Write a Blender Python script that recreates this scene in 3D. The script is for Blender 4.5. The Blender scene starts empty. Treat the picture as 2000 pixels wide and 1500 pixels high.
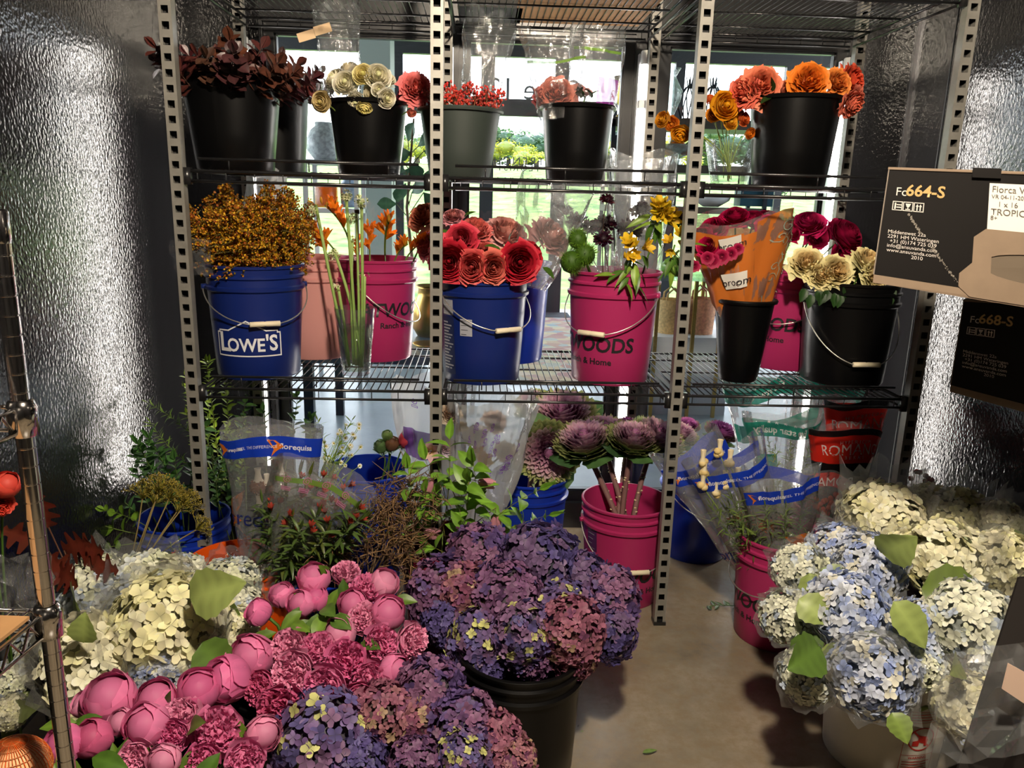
import bpy, math, random
import numpy as np
from mathutils import Vector, Matrix, Quaternion

S = bpy.context.scene
COL = S.collection
PI = math.pi
# ------------------------------------------------------------------ camera, world, exposure
F_PX = 1521.0
H_CAM = 1.42
_dn = np.array([832-1000, 7038-750, F_PX]); _dn /= np.linalg.norm(_dn)
_dp = np.array([940-1000, 382-750, F_PX]); _dp -= _dn*_dp.dot(_dn); _dp /= np.linalg.norm(_dp)
RW = np.stack([np.cross(_dn, _dp), _dp, -_dn])      # rows: world X (right), Y (depth), Z (up) in lens coordinates
cam = bpy.data.cameras.new('camera'); camo = bpy.data.objects.new('camera', cam); COL.objects.link(camo)
cam.sensor_fit = 'HORIZONTAL'; cam.sensor_width = 36.0; cam.lens = 36.0*F_PX/2000.0
cam.clip_start = 0.02; cam.clip_end = 500
_cx = Vector(RW[:, 0]); _cy = Vector(-RW[:, 1]); _cz = Vector(-RW[:, 2])
_m = Matrix((_cx, _cy, _cz)).transposed().to_4x4(); _m.translation = (0, 0, H_CAM)
camo.matrix_world = _m
S.camera = camo

def ray(x, y):
    return RW @ np.array([x-1000.0, y-750.0, F_PX])
def at(x, y, Y):                    # the point of the place at depth Y seen in that direction
    v = ray(x, y); v = v*(Y/v[1]); return Vector((v[0], v[1], v[2]+H_CAM))
def atz(x, y, z):                   # the point on a level surface of height z
    v = ray(x, y); v = v*((z-H_CAM)/v[2]); return Vector((v[0], v[1], v[2]+H_CAM))
def mpp(x, y, Y):                   # metres per pixel at that depth
    v = ray(x, y); return np.linalg.norm(v*(Y/v[1]))/math.sqrt(F_PX**2+(x-1000)**2+(y-750)**2)

W = bpy.data.worlds.new('sky'); S.world = W; W.use_nodes = True
nt = W.node_tree; bgn = nt.nodes['Background']
tc = nt.nodes.new('ShaderNodeTexCoord'); sep = nt.nodes.new('ShaderNodeSeparateXYZ'); rmp = nt.nodes.new('ShaderNodeValToRGB')
nt.links.new(tc.outputs['Generated'], sep.inputs[0]); nt.links.new(sep.outputs['Z'], rmp.inputs[0]); nt.links.new(rmp.outputs[0], bgn.inputs[0])
rmp.color_ramp.elements[0].position = 0.0; rmp.color_ramp.elements[0].color = (0.92, 0.97, 1.0, 1)
rmp.color_ramp.elements[1].position = 1.0; rmp.color_ramp.elements[1].color = (0.55, 0.74, 1.0, 1)
bgn.inputs[1].default_value = 6.0

S.view_settings.view_transform = 'Standard'; S.view_settings.look = 'None'
S.view_settings.exposure = 0.2; S.view_settings.gamma = 1.0; S.view_settings.use_curve_mapping = False
S.cycles.transparent_max_bounces = 16
S.cycles.max_bounces = 5; S.cycles.diffuse_bounces = 2; S.cycles.glossy_bounces = 3; S.cycles.transmission_bounces = 2
S.cycles.sample_clamp_indirect = 6.0
S.cycles.caustics_reflective = False; S.cycles.caustics_refractive = False

# ------------------------------------------------------------------ object helpers
def tag(o, label=None, cat=None, group=None, kind=None):
    if label: o['label'] = label
    if cat: o['category'] = cat
    if group: o['group'] = group
    if kind: o['kind'] = kind
    return o
def thing(name, label, cat, loc=(0, 0, 0), group=None, rz=0.0):
    o = bpy.data.objects.new(name, None); COL.objects.link(o)
    o.location = loc; o.rotation_euler = (0, 0, rz); o.empty_display_size = 0.05
    return tag(o, label, cat, group)
def obj(name, me, parent=None, loc=(0, 0, 0), color=None, quat=None, scale=None):
    o = bpy.data.objects.new(name, me); COL.objects.link(o)
    o.location = loc
    if parent is not None: o.parent = parent
    if color is not None: o.color = (*color, 1)
    if quat is not None: o.rotation_mode = 'QUATERNION'; o.rotation_quaternion = quat
    if scale is not None: o.scale = scale if hasattr(scale, '__len__') else (scale,)*3
    return o
def struct(name, me, loc=(0, 0, 0)):
    return tag(obj(name, me, None, loc), kind='structure')
def aim(d, spin=0.0):
    d = Vector(d).normalized()
    q = Vector((0, 0, 1)).rotation_difference(d)
    return q @ Quaternion((0, 0, 1), spin)
ORD = ['first','second','third','fourth','fifth','sixth','seventh','eighth','ninth','tenth','eleventh','twelfth','thirteenth','fourteenth','fifteenth','sixteenth','seventeenth','eighteenth','nineteenth','twentieth']

class MB:
    """collects shapes into one mesh, with a colour for every vertex"""
    def __init__(s): s.v = []; s.f = []; s.c = []; s.m = []; s.n = 0
    def add(s, vs, fs, col=(1, 1, 1), mat=0):
        b = s.n
        vs = [tuple(map(float, p)) for p in vs]
        s.v += vs; s.n += len(vs)
        s.f += [tuple(i+b for i in f) for f in fs]
        if hasattr(col[0], '__len__'): s.c += [tuple(map(float, k)) for k in col]
        else: s.c += [tuple(map(float, col))]*len(vs)
        s.m += [mat]*len(fs)
        return s
    def grid(s, P, col=(1, 1, 1), mat=0, closed=False):
        P = np.asarray(P, float); a, b = P.shape[:2]
        fs = []
        for i in range(a-1):
            for j in range(b if closed else b-1):
                j2 = (j+1) % b
                fs.append((i*b+j, i*b+j2, (i+1)*b+j2, (i+1)*b+j))
        if hasattr(col, 'ndim') and col.ndim == 3: col = col.reshape(-1, 3).tolist()
        return s.add(P.reshape(-1, 3).tolist(), fs, col, mat)
    def box(s, x0, x1, y0, y1, z0, z1, col=(1, 1, 1), mat=0):
        v = [(x, y, z) for z in (z0, z1) for y in (y0, y1) for x in (x0, x1)]
        return s.add(v, [(0, 2, 3, 1), (4, 5, 7, 6), (0, 1, 5, 4), (2, 6, 7, 3), (0, 4, 6, 2), (1, 3, 7, 5)], col, mat)
    def tube(s, pts, r, n=6, col=(1, 1, 1), mat=0, cap=True):
        pts = [Vector(p) for p in pts]; k = len(pts)
        rs = r if hasattr(r, '__len__') else [r]*k
        rows = []; prev = None
        for i, p in enumerate(pts):
            t = (pts[min(i+1, k-1)]-pts[max(i-1, 0)])
            t = t.normalized() if t.length > 1e-9 else Vector((0, 0, 1))
            if prev is None: a = t.orthogonal().normalized()
            else:
                a = prev-t*prev.dot(t); a = a.normalized() if a.length > 1e-6 else t.orthogonal().normalized()
            prev = a; bb = t.cross(a)
            rows.append([tuple(p+(a*math.cos(2*PI*j/n)+bb*math.sin(2*PI*j/n))*rs[i]) for j in range(n)])
        b0 = s.n
        s.grid(np.array(rows), col if not hasattr(col[0], '__len__') else np.repeat(np.array(col)[:, None, :], n, 1), mat, closed=True)
        if cap:
            s.f.append(tuple(range(b0+n-1, b0-1, -1))); s.m.append(mat)
            e = b0+(k-1)*n; s.f.append(tuple(range(e, e+n))); s.m.append(mat)
        return s
    def lathe(s, prof, n=40, col=(1, 1, 1), mat=0, c=(0, 0, 0), sx=1.0, sy=1.0):
        rows = [[(c[0]+r*sx*math.cos(2*PI*j/n), c[1]+r*sy*math.sin(2*PI*j/n), c[2]+z) for j in range(n)] for r, z in prof]
        return s.grid(np.array(rows), col, mat, closed=True)
    def blob(s, c, r, n=8, m=6, col=(1, 1, 1), mat=0, q=None):
        r = r if hasattr(r, '__len__') else (r, r, r)
        prof = []
        for i in range(m+1):
            t = PI*i/m
            row = [(math.sin(t)*math.cos(2*PI*j/n)*r[0], math.sin(t)*math.sin(2*PI*j/n)*r[1], -math.cos(t)*r[2]) for j in range(n)]
            if q is not None: row = [tuple(q @ Vector(p)) for p in row]
            prof.append([(p[0]+c[0], p[1]+c[1], p[2]+c[2]) for p in row])
        return s.grid(np.array(prof), col, mat, closed=True)
    def merge(s, o, M=None, tint=None):
        vs = o.v if M is None else [tuple(M @ Vector(p)) for p in o.v]
        b = s.n; s.v += vs; s.n += len(vs)
        s.f += [tuple(i+b for i in f) for f in o.f]; s.m += o.m
        s.c += o.c if tint is None else [(a*tint[0], b_*tint[1], c*tint[2]) for a, b_, c in o.c]
        return s
    def build(s, name, *mats, smooth=True):
        me = bpy.data.meshes.new(name); me.from_pydata(s.v, [], s.f)
        for m in mats: me.materials.append(m)
        if s.v:
            at_ = me.color_attributes.new('Col', 'FLOAT_COLOR', 'POINT')
            arr = np.ones((len(s.v), 4), np.float32); arr[:, :3] = np.array(s.c, np.float32)
            at_.data.foreach_set('color', arr.ravel())
        me.polygons.foreach_set('material_index', s.m)
        me.polygons.foreach_set('use_smooth', [smooth]*len(s.f))
        me.update(); return me
def edge_split(me, ang=35):
    """sharp edges above the angle keep their crease"""
    me.set_sharp_from_angle(angle=math.radians(ang)); return me

# ------------------------------------------------------------------ materials (all node based)
_M = {}
def srgb(r, g, b):
    f = lambda c: (c/255/12.92) if c/255 <= 0.04045 else ((c/255+0.055)/1.055)**2.4
    return (f(r), f(g), f(b))
def new_mat(name):
    m = bpy.data.materials.new(name); m.use_nodes = True
    return m, m.node_tree, m.node_tree.nodes['Principled BSDF']
def bump(nt, b, scale, strength, dist=0.01, detail=2.0, coord='Object'):
    t = nt.nodes.new('ShaderNodeTexCoord'); n = nt.nodes.new('ShaderNodeTexNoise'); bm = nt.nodes.new('ShaderNodeBump')
    n.inputs['Scale'].default_value = scale; n.inputs['Detail'].default_value = detail
    bm.inputs['Strength'].default_value = strength; bm.inputs['Distance'].default_value = dist
    nt.links.new(t.outputs[coord], n.inputs['Vector']); nt.links.new(n.outputs['Fac'], bm.inputs['Height']); nt.links.new(bm.outputs[0], b.inputs['Normal'])
    return n, bm
def plain(name, col, rough=0.5, metal=0.0, spec=0.5, bmp=None, vary=0.0, vscale=8.0, coat=0.0, trans=0.0):
    if name in _M: return _M[name]
    m, nt, b = new_mat(name)
    b.inputs['Base Color'].default_value = (*col, 1); b.inputs['Roughness'].default_value = rough
    b.inputs['Metallic'].default_value = metal; b.inputs['Specular IOR Level'].default_value = spec
    b.inputs['Coat Weight'].default_value = coat; b.inputs['Coat Roughness'].default_value = 0.08
    if bmp: bump(nt, b, *bmp)
    if vary:
        t = nt.nodes.new('ShaderNodeTexCoord'); n = nt.nodes.new('ShaderNodeTexNoise'); r = nt.nodes.new('ShaderNodeValToRGB')
        n.inputs['Scale'].default_value = vscale; n.inputs['Detail'].default_value = 4
        r.color_ramp.elements[0].position = 0.3; r.color_ramp.elements[1].position = 0.7
        r.color_ramp.elements[0].color = (*[c*(1-vary) for c in col], 1); r.color_ramp.elements[1].color = (*[min(1, c*(1+vary)) for c in col], 1)
        nt.links.new(t.outputs['Object'], n.inputs['Vector']); nt.links.new(n.outputs['Fac'], r.inputs[0]); nt.links.new(r.outputs[0], b.inputs['Base Color'])
    _M[name] = m; return m
def tinted(name, rough=0.55, sheen=0.0, transl=0.25, spec=0.35, bmp=None):
    """petal or leaf: vertex colour x object colour, with light shining through"""
    if name in _M: return _M[name]
    m, nt, b = new_mat(name)
    a = nt.nodes.new('ShaderNodeAttribute'); a.attribute_name = 'Col'
    oi = nt.nodes.new('ShaderNodeObjectInfo'); mx = nt.nodes.new('ShaderNodeMix'); mx.data_type = 'RGBA'; mx.blend_type = 'MULTIPLY'; mx.inputs[0].default_value = 1
    nt.links.new(a.outputs['Color'], mx.inputs[6]); nt.links.new(oi.outputs['Color'], mx.inputs[7])
    nt.links.new(mx.outputs[2], b.inputs['Base Color']); b.inputs['Roughness'].default_value = rough
    b.inputs['Specular IOR Level'].default_value = spec
    if bmp: bump(nt, b, *bmp)
    if transl > 0:
        tr = nt.nodes.new('ShaderNodeBsdfTranslucent'); ms = nt.nodes.new('ShaderNodeMixShader'); ms.inputs[0].default_value = transl
        nt.links.new(mx.outputs[2], tr.inputs[0]); out = nt.nodes['Material Output']
        nt.links.new(b.outputs[0], ms.inputs[1]); nt.links.new(tr.outputs[0], ms.inputs[2]); nt.links.new(ms.outputs[0], out.inputs[0])
    _M[name] = m; return m
def film(name, tint=(1, 1, 1), gloss=0.10, haze=0.05, rough=0.12, bscale=60.0, bstr=0.4, edge=0.35, hcol=(0.9, 0.93, 0.95)):
    """clear plastic: lets light straight through, glossy creases, a little milky haze"""
    if name in _M: return _M[name]
    m, nt, b = new_mat(name); nt.nodes.remove(b); out = nt.nodes['Material Output']
    T = nt.nodes.new('ShaderNodeBsdfTransparent'); T.inputs[0].default_value = (*tint, 1)
    G = nt.nodes.new('ShaderNodeBsdfGlossy'); G.inputs['Roughness'].default_value = rough
    D = nt.nodes.new('ShaderNodeBsdfDiffuse'); D.inputs[0].default_value = (*hcol, 1)
    TL = nt.nodes.new('ShaderNodeBsdfTranslucent'); TL.inputs[0].default_value = (*hcol, 1)
    hz = nt.nodes.new('ShaderNodeMixShader'); hz.inputs[0].default_value = 0.5
    nt.links.new(D.outputs[0], hz.inputs[1]); nt.links.new(TL.outputs[0], hz.inputs[2])
    t = nt.nodes.new('ShaderNodeTexCoord'); n = nt.nodes.new('ShaderNodeTexNoise'); bm = nt.nodes.new('ShaderNodeBump')
    n.inputs['Scale'].default_value = bscale; n.inputs['Detail'].default_value = 3; n.inputs['Distortion'].default_value = 1.5
    bm.inputs['Strength'].default_value = bstr; bm.inputs['Distance'].default_value = 0.01
    nt.links.new(t.outputs['Object'], n.inputs['Vector']); nt.links.new(n.outputs['Fac'], bm.inputs['Height']); nt.links.new(bm.outputs[0], G.inputs['Normal'])
    lw = nt.nodes.new('ShaderNodeLayerWeight'); lw.inputs[0].default_value = 0.35
    ma = nt.nodes.new('ShaderNodeMath'); ma.operation = 'MULTIPLY_ADD'; ma.inputs[1].default_value = edge; ma.inputs[2].default_value = gloss; ma.use_clamp = True
    nt.links.new(lw.outputs['Fresnel'], ma.inputs[0])
    m1 = nt.nodes.new('ShaderNodeMixShader'); m1.inputs[0].default_value = haze
    nt.links.new(T.outputs[0], m1.inputs[1]); nt.links.new(hz.outputs[0], m1.inputs[2])
    m2 = nt.nodes.new('ShaderNodeMixShader'); nt.links.new(ma.outputs[0], m2.inputs[0]); nt.links.new(m1.outputs[0], m2.inputs[1]); nt.links.new(G.outputs[0], m2.inputs[2])
    nt.links.new(m2.outputs[0], out.inputs[0]); _M[name] = m; return m
def printed(name, col, alpha=0.9, rough=0.3):
    """ink on clear film: coloured, partly see-through"""
    if name in _M: return _M[name]
    m, nt, b = new_mat(name); out = nt.nodes['Material Output']
    b.inputs['Base Color'].default_value = (*col, 1); b.inputs['Roughness'].default_value = rough
    TL = nt.nodes.new('ShaderNodeBsdfTranslucent'); TL.inputs[0].default_value = (*col, 1)
    T = nt.nodes.new('ShaderNodeBsdfTransparent'); ms = nt.nodes.new('ShaderNodeMixShader'); ms.inputs[0].default_value = 0.35
    m2 = nt.nodes.new('ShaderNodeMixShader'); m2.inputs[0].default_value = alpha
    nt.links.new(b.outputs[0], ms.inputs[1]); nt.links.new(TL.outputs[0], ms.inputs[2])
    nt.links.new(T.outputs[0], m2.inputs[1]); nt.links.new(ms.outputs[0], m2.inputs[2]); nt.links.new(m2.outputs[0], out.inputs[0])
    _M[name] = m; return m
def emit(name, col, st):
    if name in _M: return _M[name]
    m, nt, b = new_mat(name); nt.nodes.remove(b); e = nt.nodes.new('ShaderNodeEmission')
    e.inputs[0].default_value = (*col, 1); e.inputs[1].default_value = st; nt.links.new(e.outputs[0], nt.nodes['Material Output'].inputs[0])
    _M[name] = m; return m

PETAL = tinted('petal', 0.55, transl=0.22)
LEAF = tinted('leaf', 0.42, transl=0.22, spec=0.5, bmp=(60, 0.15, 0.002))
STEM = tinted('stem', 0.55, transl=0.0)
GLOSSY = tinted('glossy_berry', 0.22, transl=0.0, spec=0.6)
BLACKWALL = None
DARKMETAL = plain('black_coated_wire', (0.012, 0.012, 0.013), 0.28, spec=0.6)
FRAMEBLK = plain('black_door_frame', (0.014, 0.015, 0.017), 0.32, spec=0.6)
STEEL = plain('galvanised_steel', (0.26, 0.25, 0.225), 0.45, metal=0.4, vary=0.12, vscale=30)
CHROME = plain('chrome', (0.75, 0.72, 0.70), 0.12, metal=1.0)
WIREM = plain('zinc_wire', (0.65, 0.63, 0.58), 0.35, metal=0.9)
GRIP = plain('ivory_plastic', srgb(226, 214, 186), 0.45)
WHITEP = plain('white_plastic', (0.8, 0.8, 0.78), 0.4)
INKW = plain('white_ink', (0.72, 0.73, 0.76), 0.5)
INKK = plain('black_ink', (0.012, 0.010, 0.012), 0.45)
CELLO = film('cellophane', gloss=0.10, haze=0.11, rough=0.07, bscale=60, bstr=1.0, edge=0.35)
CLEAR = film('clear_sleeve', gloss=0.08, haze=0.15, rough=0.14, bscale=22, bstr=0.9, edge=0.6)
GLASS = film('window_glass', gloss=0.008, haze=0.0, rough=0.0, bstr=0.0, edge=0.5)
VGLASS = film('vase_glass', tint=(0.985, 0.995, 0.99), gloss=0.05, haze=0.03, rough=0.03, bscale=14, bstr=0.25, edge=0.55)
# ------------------------------------------------------------------ the cold room: shell
XL, XR, YB, YG, ZC = -1.20, 1.69, -1.5, 3.20, 2.62
def stucco():
    m, nt, b = new_mat('black_embossed_wall')
    b.inputs['Base Color'].default_value = (0.010, 0.010, 0.011, 1); b.inputs['Roughness'].default_value = 0.16; b.inputs['Specular IOR Level'].default_value = 0.55
    t = nt.nodes.new('ShaderNodeTexCoord'); mp = nt.nodes.new('ShaderNodeMapping'); n = nt.nodes.new('ShaderNodeTexNoise'); bm = nt.nodes.new('ShaderNodeBump')
    n.inputs['Scale'].default_value = 95; n.inputs['Detail'].default_value = 1.0; n.inputs['Roughness'].default_value = 0.5
    bm.inputs['Strength'].default_value = 0.40; bm.inputs['Distance'].default_value = 0.004
    mp.inputs['Scale'].default_value = (1, 1, 0.75)
    nt.links.new(t.outputs['Object'], mp.inputs[0]); nt.links.new(mp.outputs[0], n.inputs['Vector']); nt.links.new(n.outputs['Fac'], bm.inputs['Height']); nt.links.new(bm.outputs[0], b.inputs['Normal'])
    return m
STUCCO = stucco()
def concrete(name, c1, c2, c3, rough, gscale=1.0, spec=0.4):
    m, nt, b = new_mat(name)
    t = nt.nodes.new('ShaderNodeTexCoord')
    n1 = nt.nodes.new('ShaderNodeTexNoise'); n1.inputs['Scale'].default_value = 2.2*gscale; n1.inputs['Detail'].default_value = 8; n1.inputs['Roughness'].default_value = 0.65
    n2 = nt.nodes.new('ShaderNodeTexNoise'); n2.inputs['Scale'].default_value = 26*gscale; n2.inputs['Detail'].default_value = 6; n2.inputs['Roughness'].default_value = 0.7
    r1 = nt.nodes.new('ShaderNodeValToRGB'); r1.color_ramp.elements[0].position = 0.32; r1.color_ramp.elements[1].position = 0.68
    r1.color_ramp.elements[0].color = (*c1, 1); r1.color_ramp.elements[1].color = (*c2, 1)
    r2 = nt.nodes.new('ShaderNodeValToRGB'); r2.color_ramp.elements[0].position = 0.42; r2.color_ramp.elements[1].position = 0.62
    r2.color_ramp.elements[0].color = (0, 0, 0, 1); r2.color_ramp.elements[1].color = (0.75, 0.75, 0.75, 1)
    mx = nt.nodes.new('ShaderNodeMix'); mx.data_type = 'RGBA'; mx.inputs[7].default_value = (*c3, 1)
    for n in (n1, n2): nt.links.new(t.outputs['Object'], n.inputs['Vector'])
    nt.links.new(n1.outputs['Fac'], r1.inputs[0]); nt.links.new(n2.outputs['Fac'], r2.inputs[0])
    nt.links.new(r2.outputs[0], mx.inputs[0]); nt.links.new(r1.outputs[0], mx.inputs[6]); nt.links.new(mx.outputs[2], b.inputs['Base Color'])
    b.inputs['Roughness'].default_value = rough; b.inputs['Specular IOR Level'].default_value = spec
    bm = nt.nodes.new('ShaderNodeBump'); bm.inputs['Strength'].default_value = 0.12; bm.inputs['Distance'].default_value = 0.004
    nt.links.new(n2.outputs['Fac'], bm.inputs['Height']); nt.links.new(bm.outputs[0], b.inputs['Normal'])
    return m
FLOORM = concrete('sealed_concrete', srgb(104, 95, 80), srgb(154, 144, 126), srgb(128, 113, 90), 0.26, 1.0, 0.5)
FLATBLK = plain('black_panel', (0.011, 0.011, 0.012), 0.35, bmp=(90, 0.15, 0.002))

struct('floor', MB().box(XL, XR, YB, YG+0.08, -0.05, 0).build('floor', FLOORM, smooth=False))
struct('ceiling', MB().box(XL-0.05, XR+0.05, YB-0.05, YG+0.1, ZC, ZC+0.06).build('ceiling', FLATBLK, smooth=False))
wl = struct('wall_left', MB().box(XL-0.06, XL, YB-0.05, YG+0.1, -0.05, ZC).build('wall', STUCCO, smooth=False))
wr = struct('wall_right', MB().box(XR, XR+0.06, YB-0.05, YG+0.1, -0.05, ZC).build('wall', STUCCO, smooth=False))
struct('wall_rear', MB().box(XL, XR, YB-0.06, YB, -0.05, ZC).build('wall', FLATBLK, smooth=False))
bw = MB(); bw.box(XL, -0.845, YG, YG+0.09, 0, ZC); struct('wall_front_1', bw.build('wall', STUCCO, smooth=False))
bw = MB(); bw.box(1.435, XR, YG, YG+0.09, 0, ZC); struct('wall_front_2', bw.build('wall', STUCCO, smooth=False))
bw = MB(); bw.box(-0.845, 1.435, YG, YG+0.09, 2.035, ZC); struct('wall_front_3', bw.build('wall', FLATBLK, smooth=False))
# panel seams of the right wall and the corner strip
SEAM = plain('seam_metal', (0.18, 0.18, 0.19), 0.3, metal=0.8)
struct('trim_1', MB().box(XR-0.012, XR+0.001, YG-0.012, YG, 0, ZC).build('trim', SEAM, smooth=False))
struct('trim_2', MB().box(XR-0.0015, XR+0.001, 2.945, 2.951, 0, ZC).build('trim', plain('seam_black', (0.003, 0.003, 0.003), 0.5), smooth=False))
struct('trim_3', MB().box(XR-0.0015, XR+0.001, 1.72, 1.726, 0, ZC).build('trim', _M['seam_black'], smooth=False))
struct('trim_4', MB().box(-0.845, 1.435, YG-0.015, YG+0.09, 0, 0.115).build('trim', FRAMEBLK, smooth=False))
for i, x in enumerate((-0.122, 0.636)):
    w = (0.028, 0.05)[i]
    struct('trim_%d' % (5+i), MB().box(x-w, x+w, YG, YG+0.085, 0.115, 2.035).build('trim', FRAMEBLK, smooth=False))
struct('trim_7', MB().box(-0.845, -0.835, YG, YG+0.085, 0.115, 2.035).box(-0.845, -0.835, YG-0.012, YG+0.085, 0.115, 2.035).build('trim', FRAMEBLK, smooth=False))
struct('trim_8', MB().box(1.42, 1.436, YG-0.012, YG+0.085, 0.115, 2.035).build('trim', FRAMEBLK, smooth=False))
# three glazed doors
for i, (x0, x1) in enumerate(((-0.835, -0.15), (-0.094, 0.586), (0.686, 1.42))):
    root = bpy.data.objects.new('window_%d' % (i+1), None); COL.objects.link(root); root.location = (x0, YG, 0.115); tag(root, kind='structure')
    w = x1-x0; h = 2.035-0.115; t = 0.038
    for nm, b in (('frame_stile', (0, t, 0, h)), ('frame_stile', (w-t, w, 0, h)), ('frame_rail', (t, w-t, 0, t+0.008)), ('frame_rail', (t, w-t, h-t, h))):
        mb = MB(); mb.box(b[0], b[1], 0.012, 0.06, b[2], b[3])
        if nm == 'frame_stile':
            xm = b[1] if b[0] == 0 else b[0]; s = 1 if b[0] == 0 else -1
            mb.box(min(xm, xm+s*0.008), max(xm, xm+s*0.008), 0.022, 0.05, t, h-t)
        else:
            zm = b[3] if b[2] == 0 else b[2]; s = 1 if b[2] == 0 else -1
            mb.box(b[0], b[1], 0.022, 0.05, min(zm, zm+s*0.008), max(zm, zm+s*0.008))
        obj(nm, mb.build('door_frame', FRAMEBLK, smooth=False), root)
    obj('pane', MB().box(t, w-t, 0.034, 0.038, t, h-t).build('pane', GLASS, smooth=False), root)

# vertical LED tubes on the door posts
LEDM = emit('led_tube', (1.0, 0.93, 0.86), 29.0)
ALU = plain('led_channel', (0.72, 0.72, 0.74), 0.3, metal=0.6)
LEDX = (-0.90, -0.14, 0.622, 1.412)
LEDL = ('lit white tube lamp at the far left, behind the goldenrod', 'tube lamp hidden behind the second slotted post', 'lit white tube lamp between the middle and right glass doors', 'lit white tube lamp beside the bucket of orange roses')
for x, l in zip(LEDX, LEDL):
    r = thing('tube_lamp', l, 'lamp', (x, YG, 0.16), 'vertical tube lamps on the door posts')
    y = -0.035
    obj('tube', MB().lathe([(0.0165, 0.03), (0.0165, 1.76)], 16, c=(0, y, 0)).build('tube', LEDM), r)
    obj('channel', MB().box(-0.026, 0.026, -0.014, 0.0, 0.0, 1.80).box(-0.026, -0.022, -0.03, -0.014, 0.0, 1.80).box(0.022, 0.026, -0.03, -0.014, 0.0, 1.80).build('channel', ALU, smooth=False), r)
    for z in (0.0, 1.76):
        obj('end_cap', edge_split(MB().lathe([(0.0, 0), (0.019, 0), (0.021, 0.004), (0.021, 0.045), (0.018, 0.05), (0, 0.05)], 16, c=(0, y, z)).build('end_cap', WHITEP)), r)
    obj('clip', MB().box(-0.022, 0.022, -0.058, -0.012, 1.60, 1.63).build('clip', ALU, smooth=False), r)

# warm globe lamp on the ceiling over the aisle
def globe_lamp(loc, label, st):
    r = thing('ceiling_lamp', label, 'lamp', loc)
    obj('base', MB().lathe([(0, 0.0), (0.075, 0.0), (0.08, -0.015), (0.06, -0.05), (0, -0.05)], 24).build('base', WHITEP), r)
    obj('globe', MB().blob((0, 0, -0.13), (0.065, 0.065, 0.085), 20, 12).build('globe', emit('lamp_globe', (1.0, 0.85, 0.66), st)), r)
globe_lamp((0.25, 0.35, ZC), 'warm round globe lamp on the black ceiling', 1500.0)

# ------------------------------------------------------------------ shelving
POSTX = (-0.888, -0.133, 0.635, 1.410)
YF, YR = 2.40, 3.075
def post_mesh(zt, side, face=1):
    mb = MB(); w = 0.0185; sw = 0.0095; p = 0.0417; sh = 0.0205; t = 0.0022; d = 0.034
    mb.box(-w, -w+0.0085, 0, t, 0, zt); mb.box(w-0.0085, w, 0, t, 0, zt)
    z = 0.012; zprev = 0.0
    while z+sh < zt:
        mb.box(-w+0.0085, w-0.0085, 0, t, zprev, z); zprev = z+sh; z += p
    mb.box(-w+0.0085, w-0.0085, 0, t, zprev, zt)
    mb.box(-w, -w+t, t, d, 0, zt); mb.box(w-t, w, t, d, 0, zt)
    mb.box(-w, w, d-t, d, 0, zt, mat=1)  # added back plate, coloured dark for the shade behind the slots
    if face < 0: mb.v = [(x, -y, z) for x, y, z in mb.v]; mb.f = [tuple(reversed(f)) for f in mb.f]
    return mb.build('slotted_post', STEEL, plain('dark_post_inside', (0.02, 0.02, 0.02), 0.8), smooth=False)
pmF = post_mesh(2.45, 0); pmR = post_mesh(2.45, 0, 1)
PL = ('at the far left, by the embossed wall', 'between the left and middle bays', 'between the middle and right bays', 'at the far right, by the black boxes')
for i, x in enumerate(POSTX):
    for k, y in enumerate((YF-0.017, YR)):
        r = thing('slotted_post', '%s slotted steel shelf post %s' % (('front', 'rear')[k], PL[i]), 'post', (x, y, 0), 'slotted shelf posts')
        obj('upright', pmF if k == 0 else pmR, r)
        obj('foot', MB().box(-0.021, 0.021, -0.004, 0.037, 0, 0.012).build('foot', DARKMETAL, smooth=False), r)
WIRE_R = 0.0019
def rod(mb, a, b, r=0.004, n=6): mb.tube([a, b], r, n)
wire_cache = {}
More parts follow.
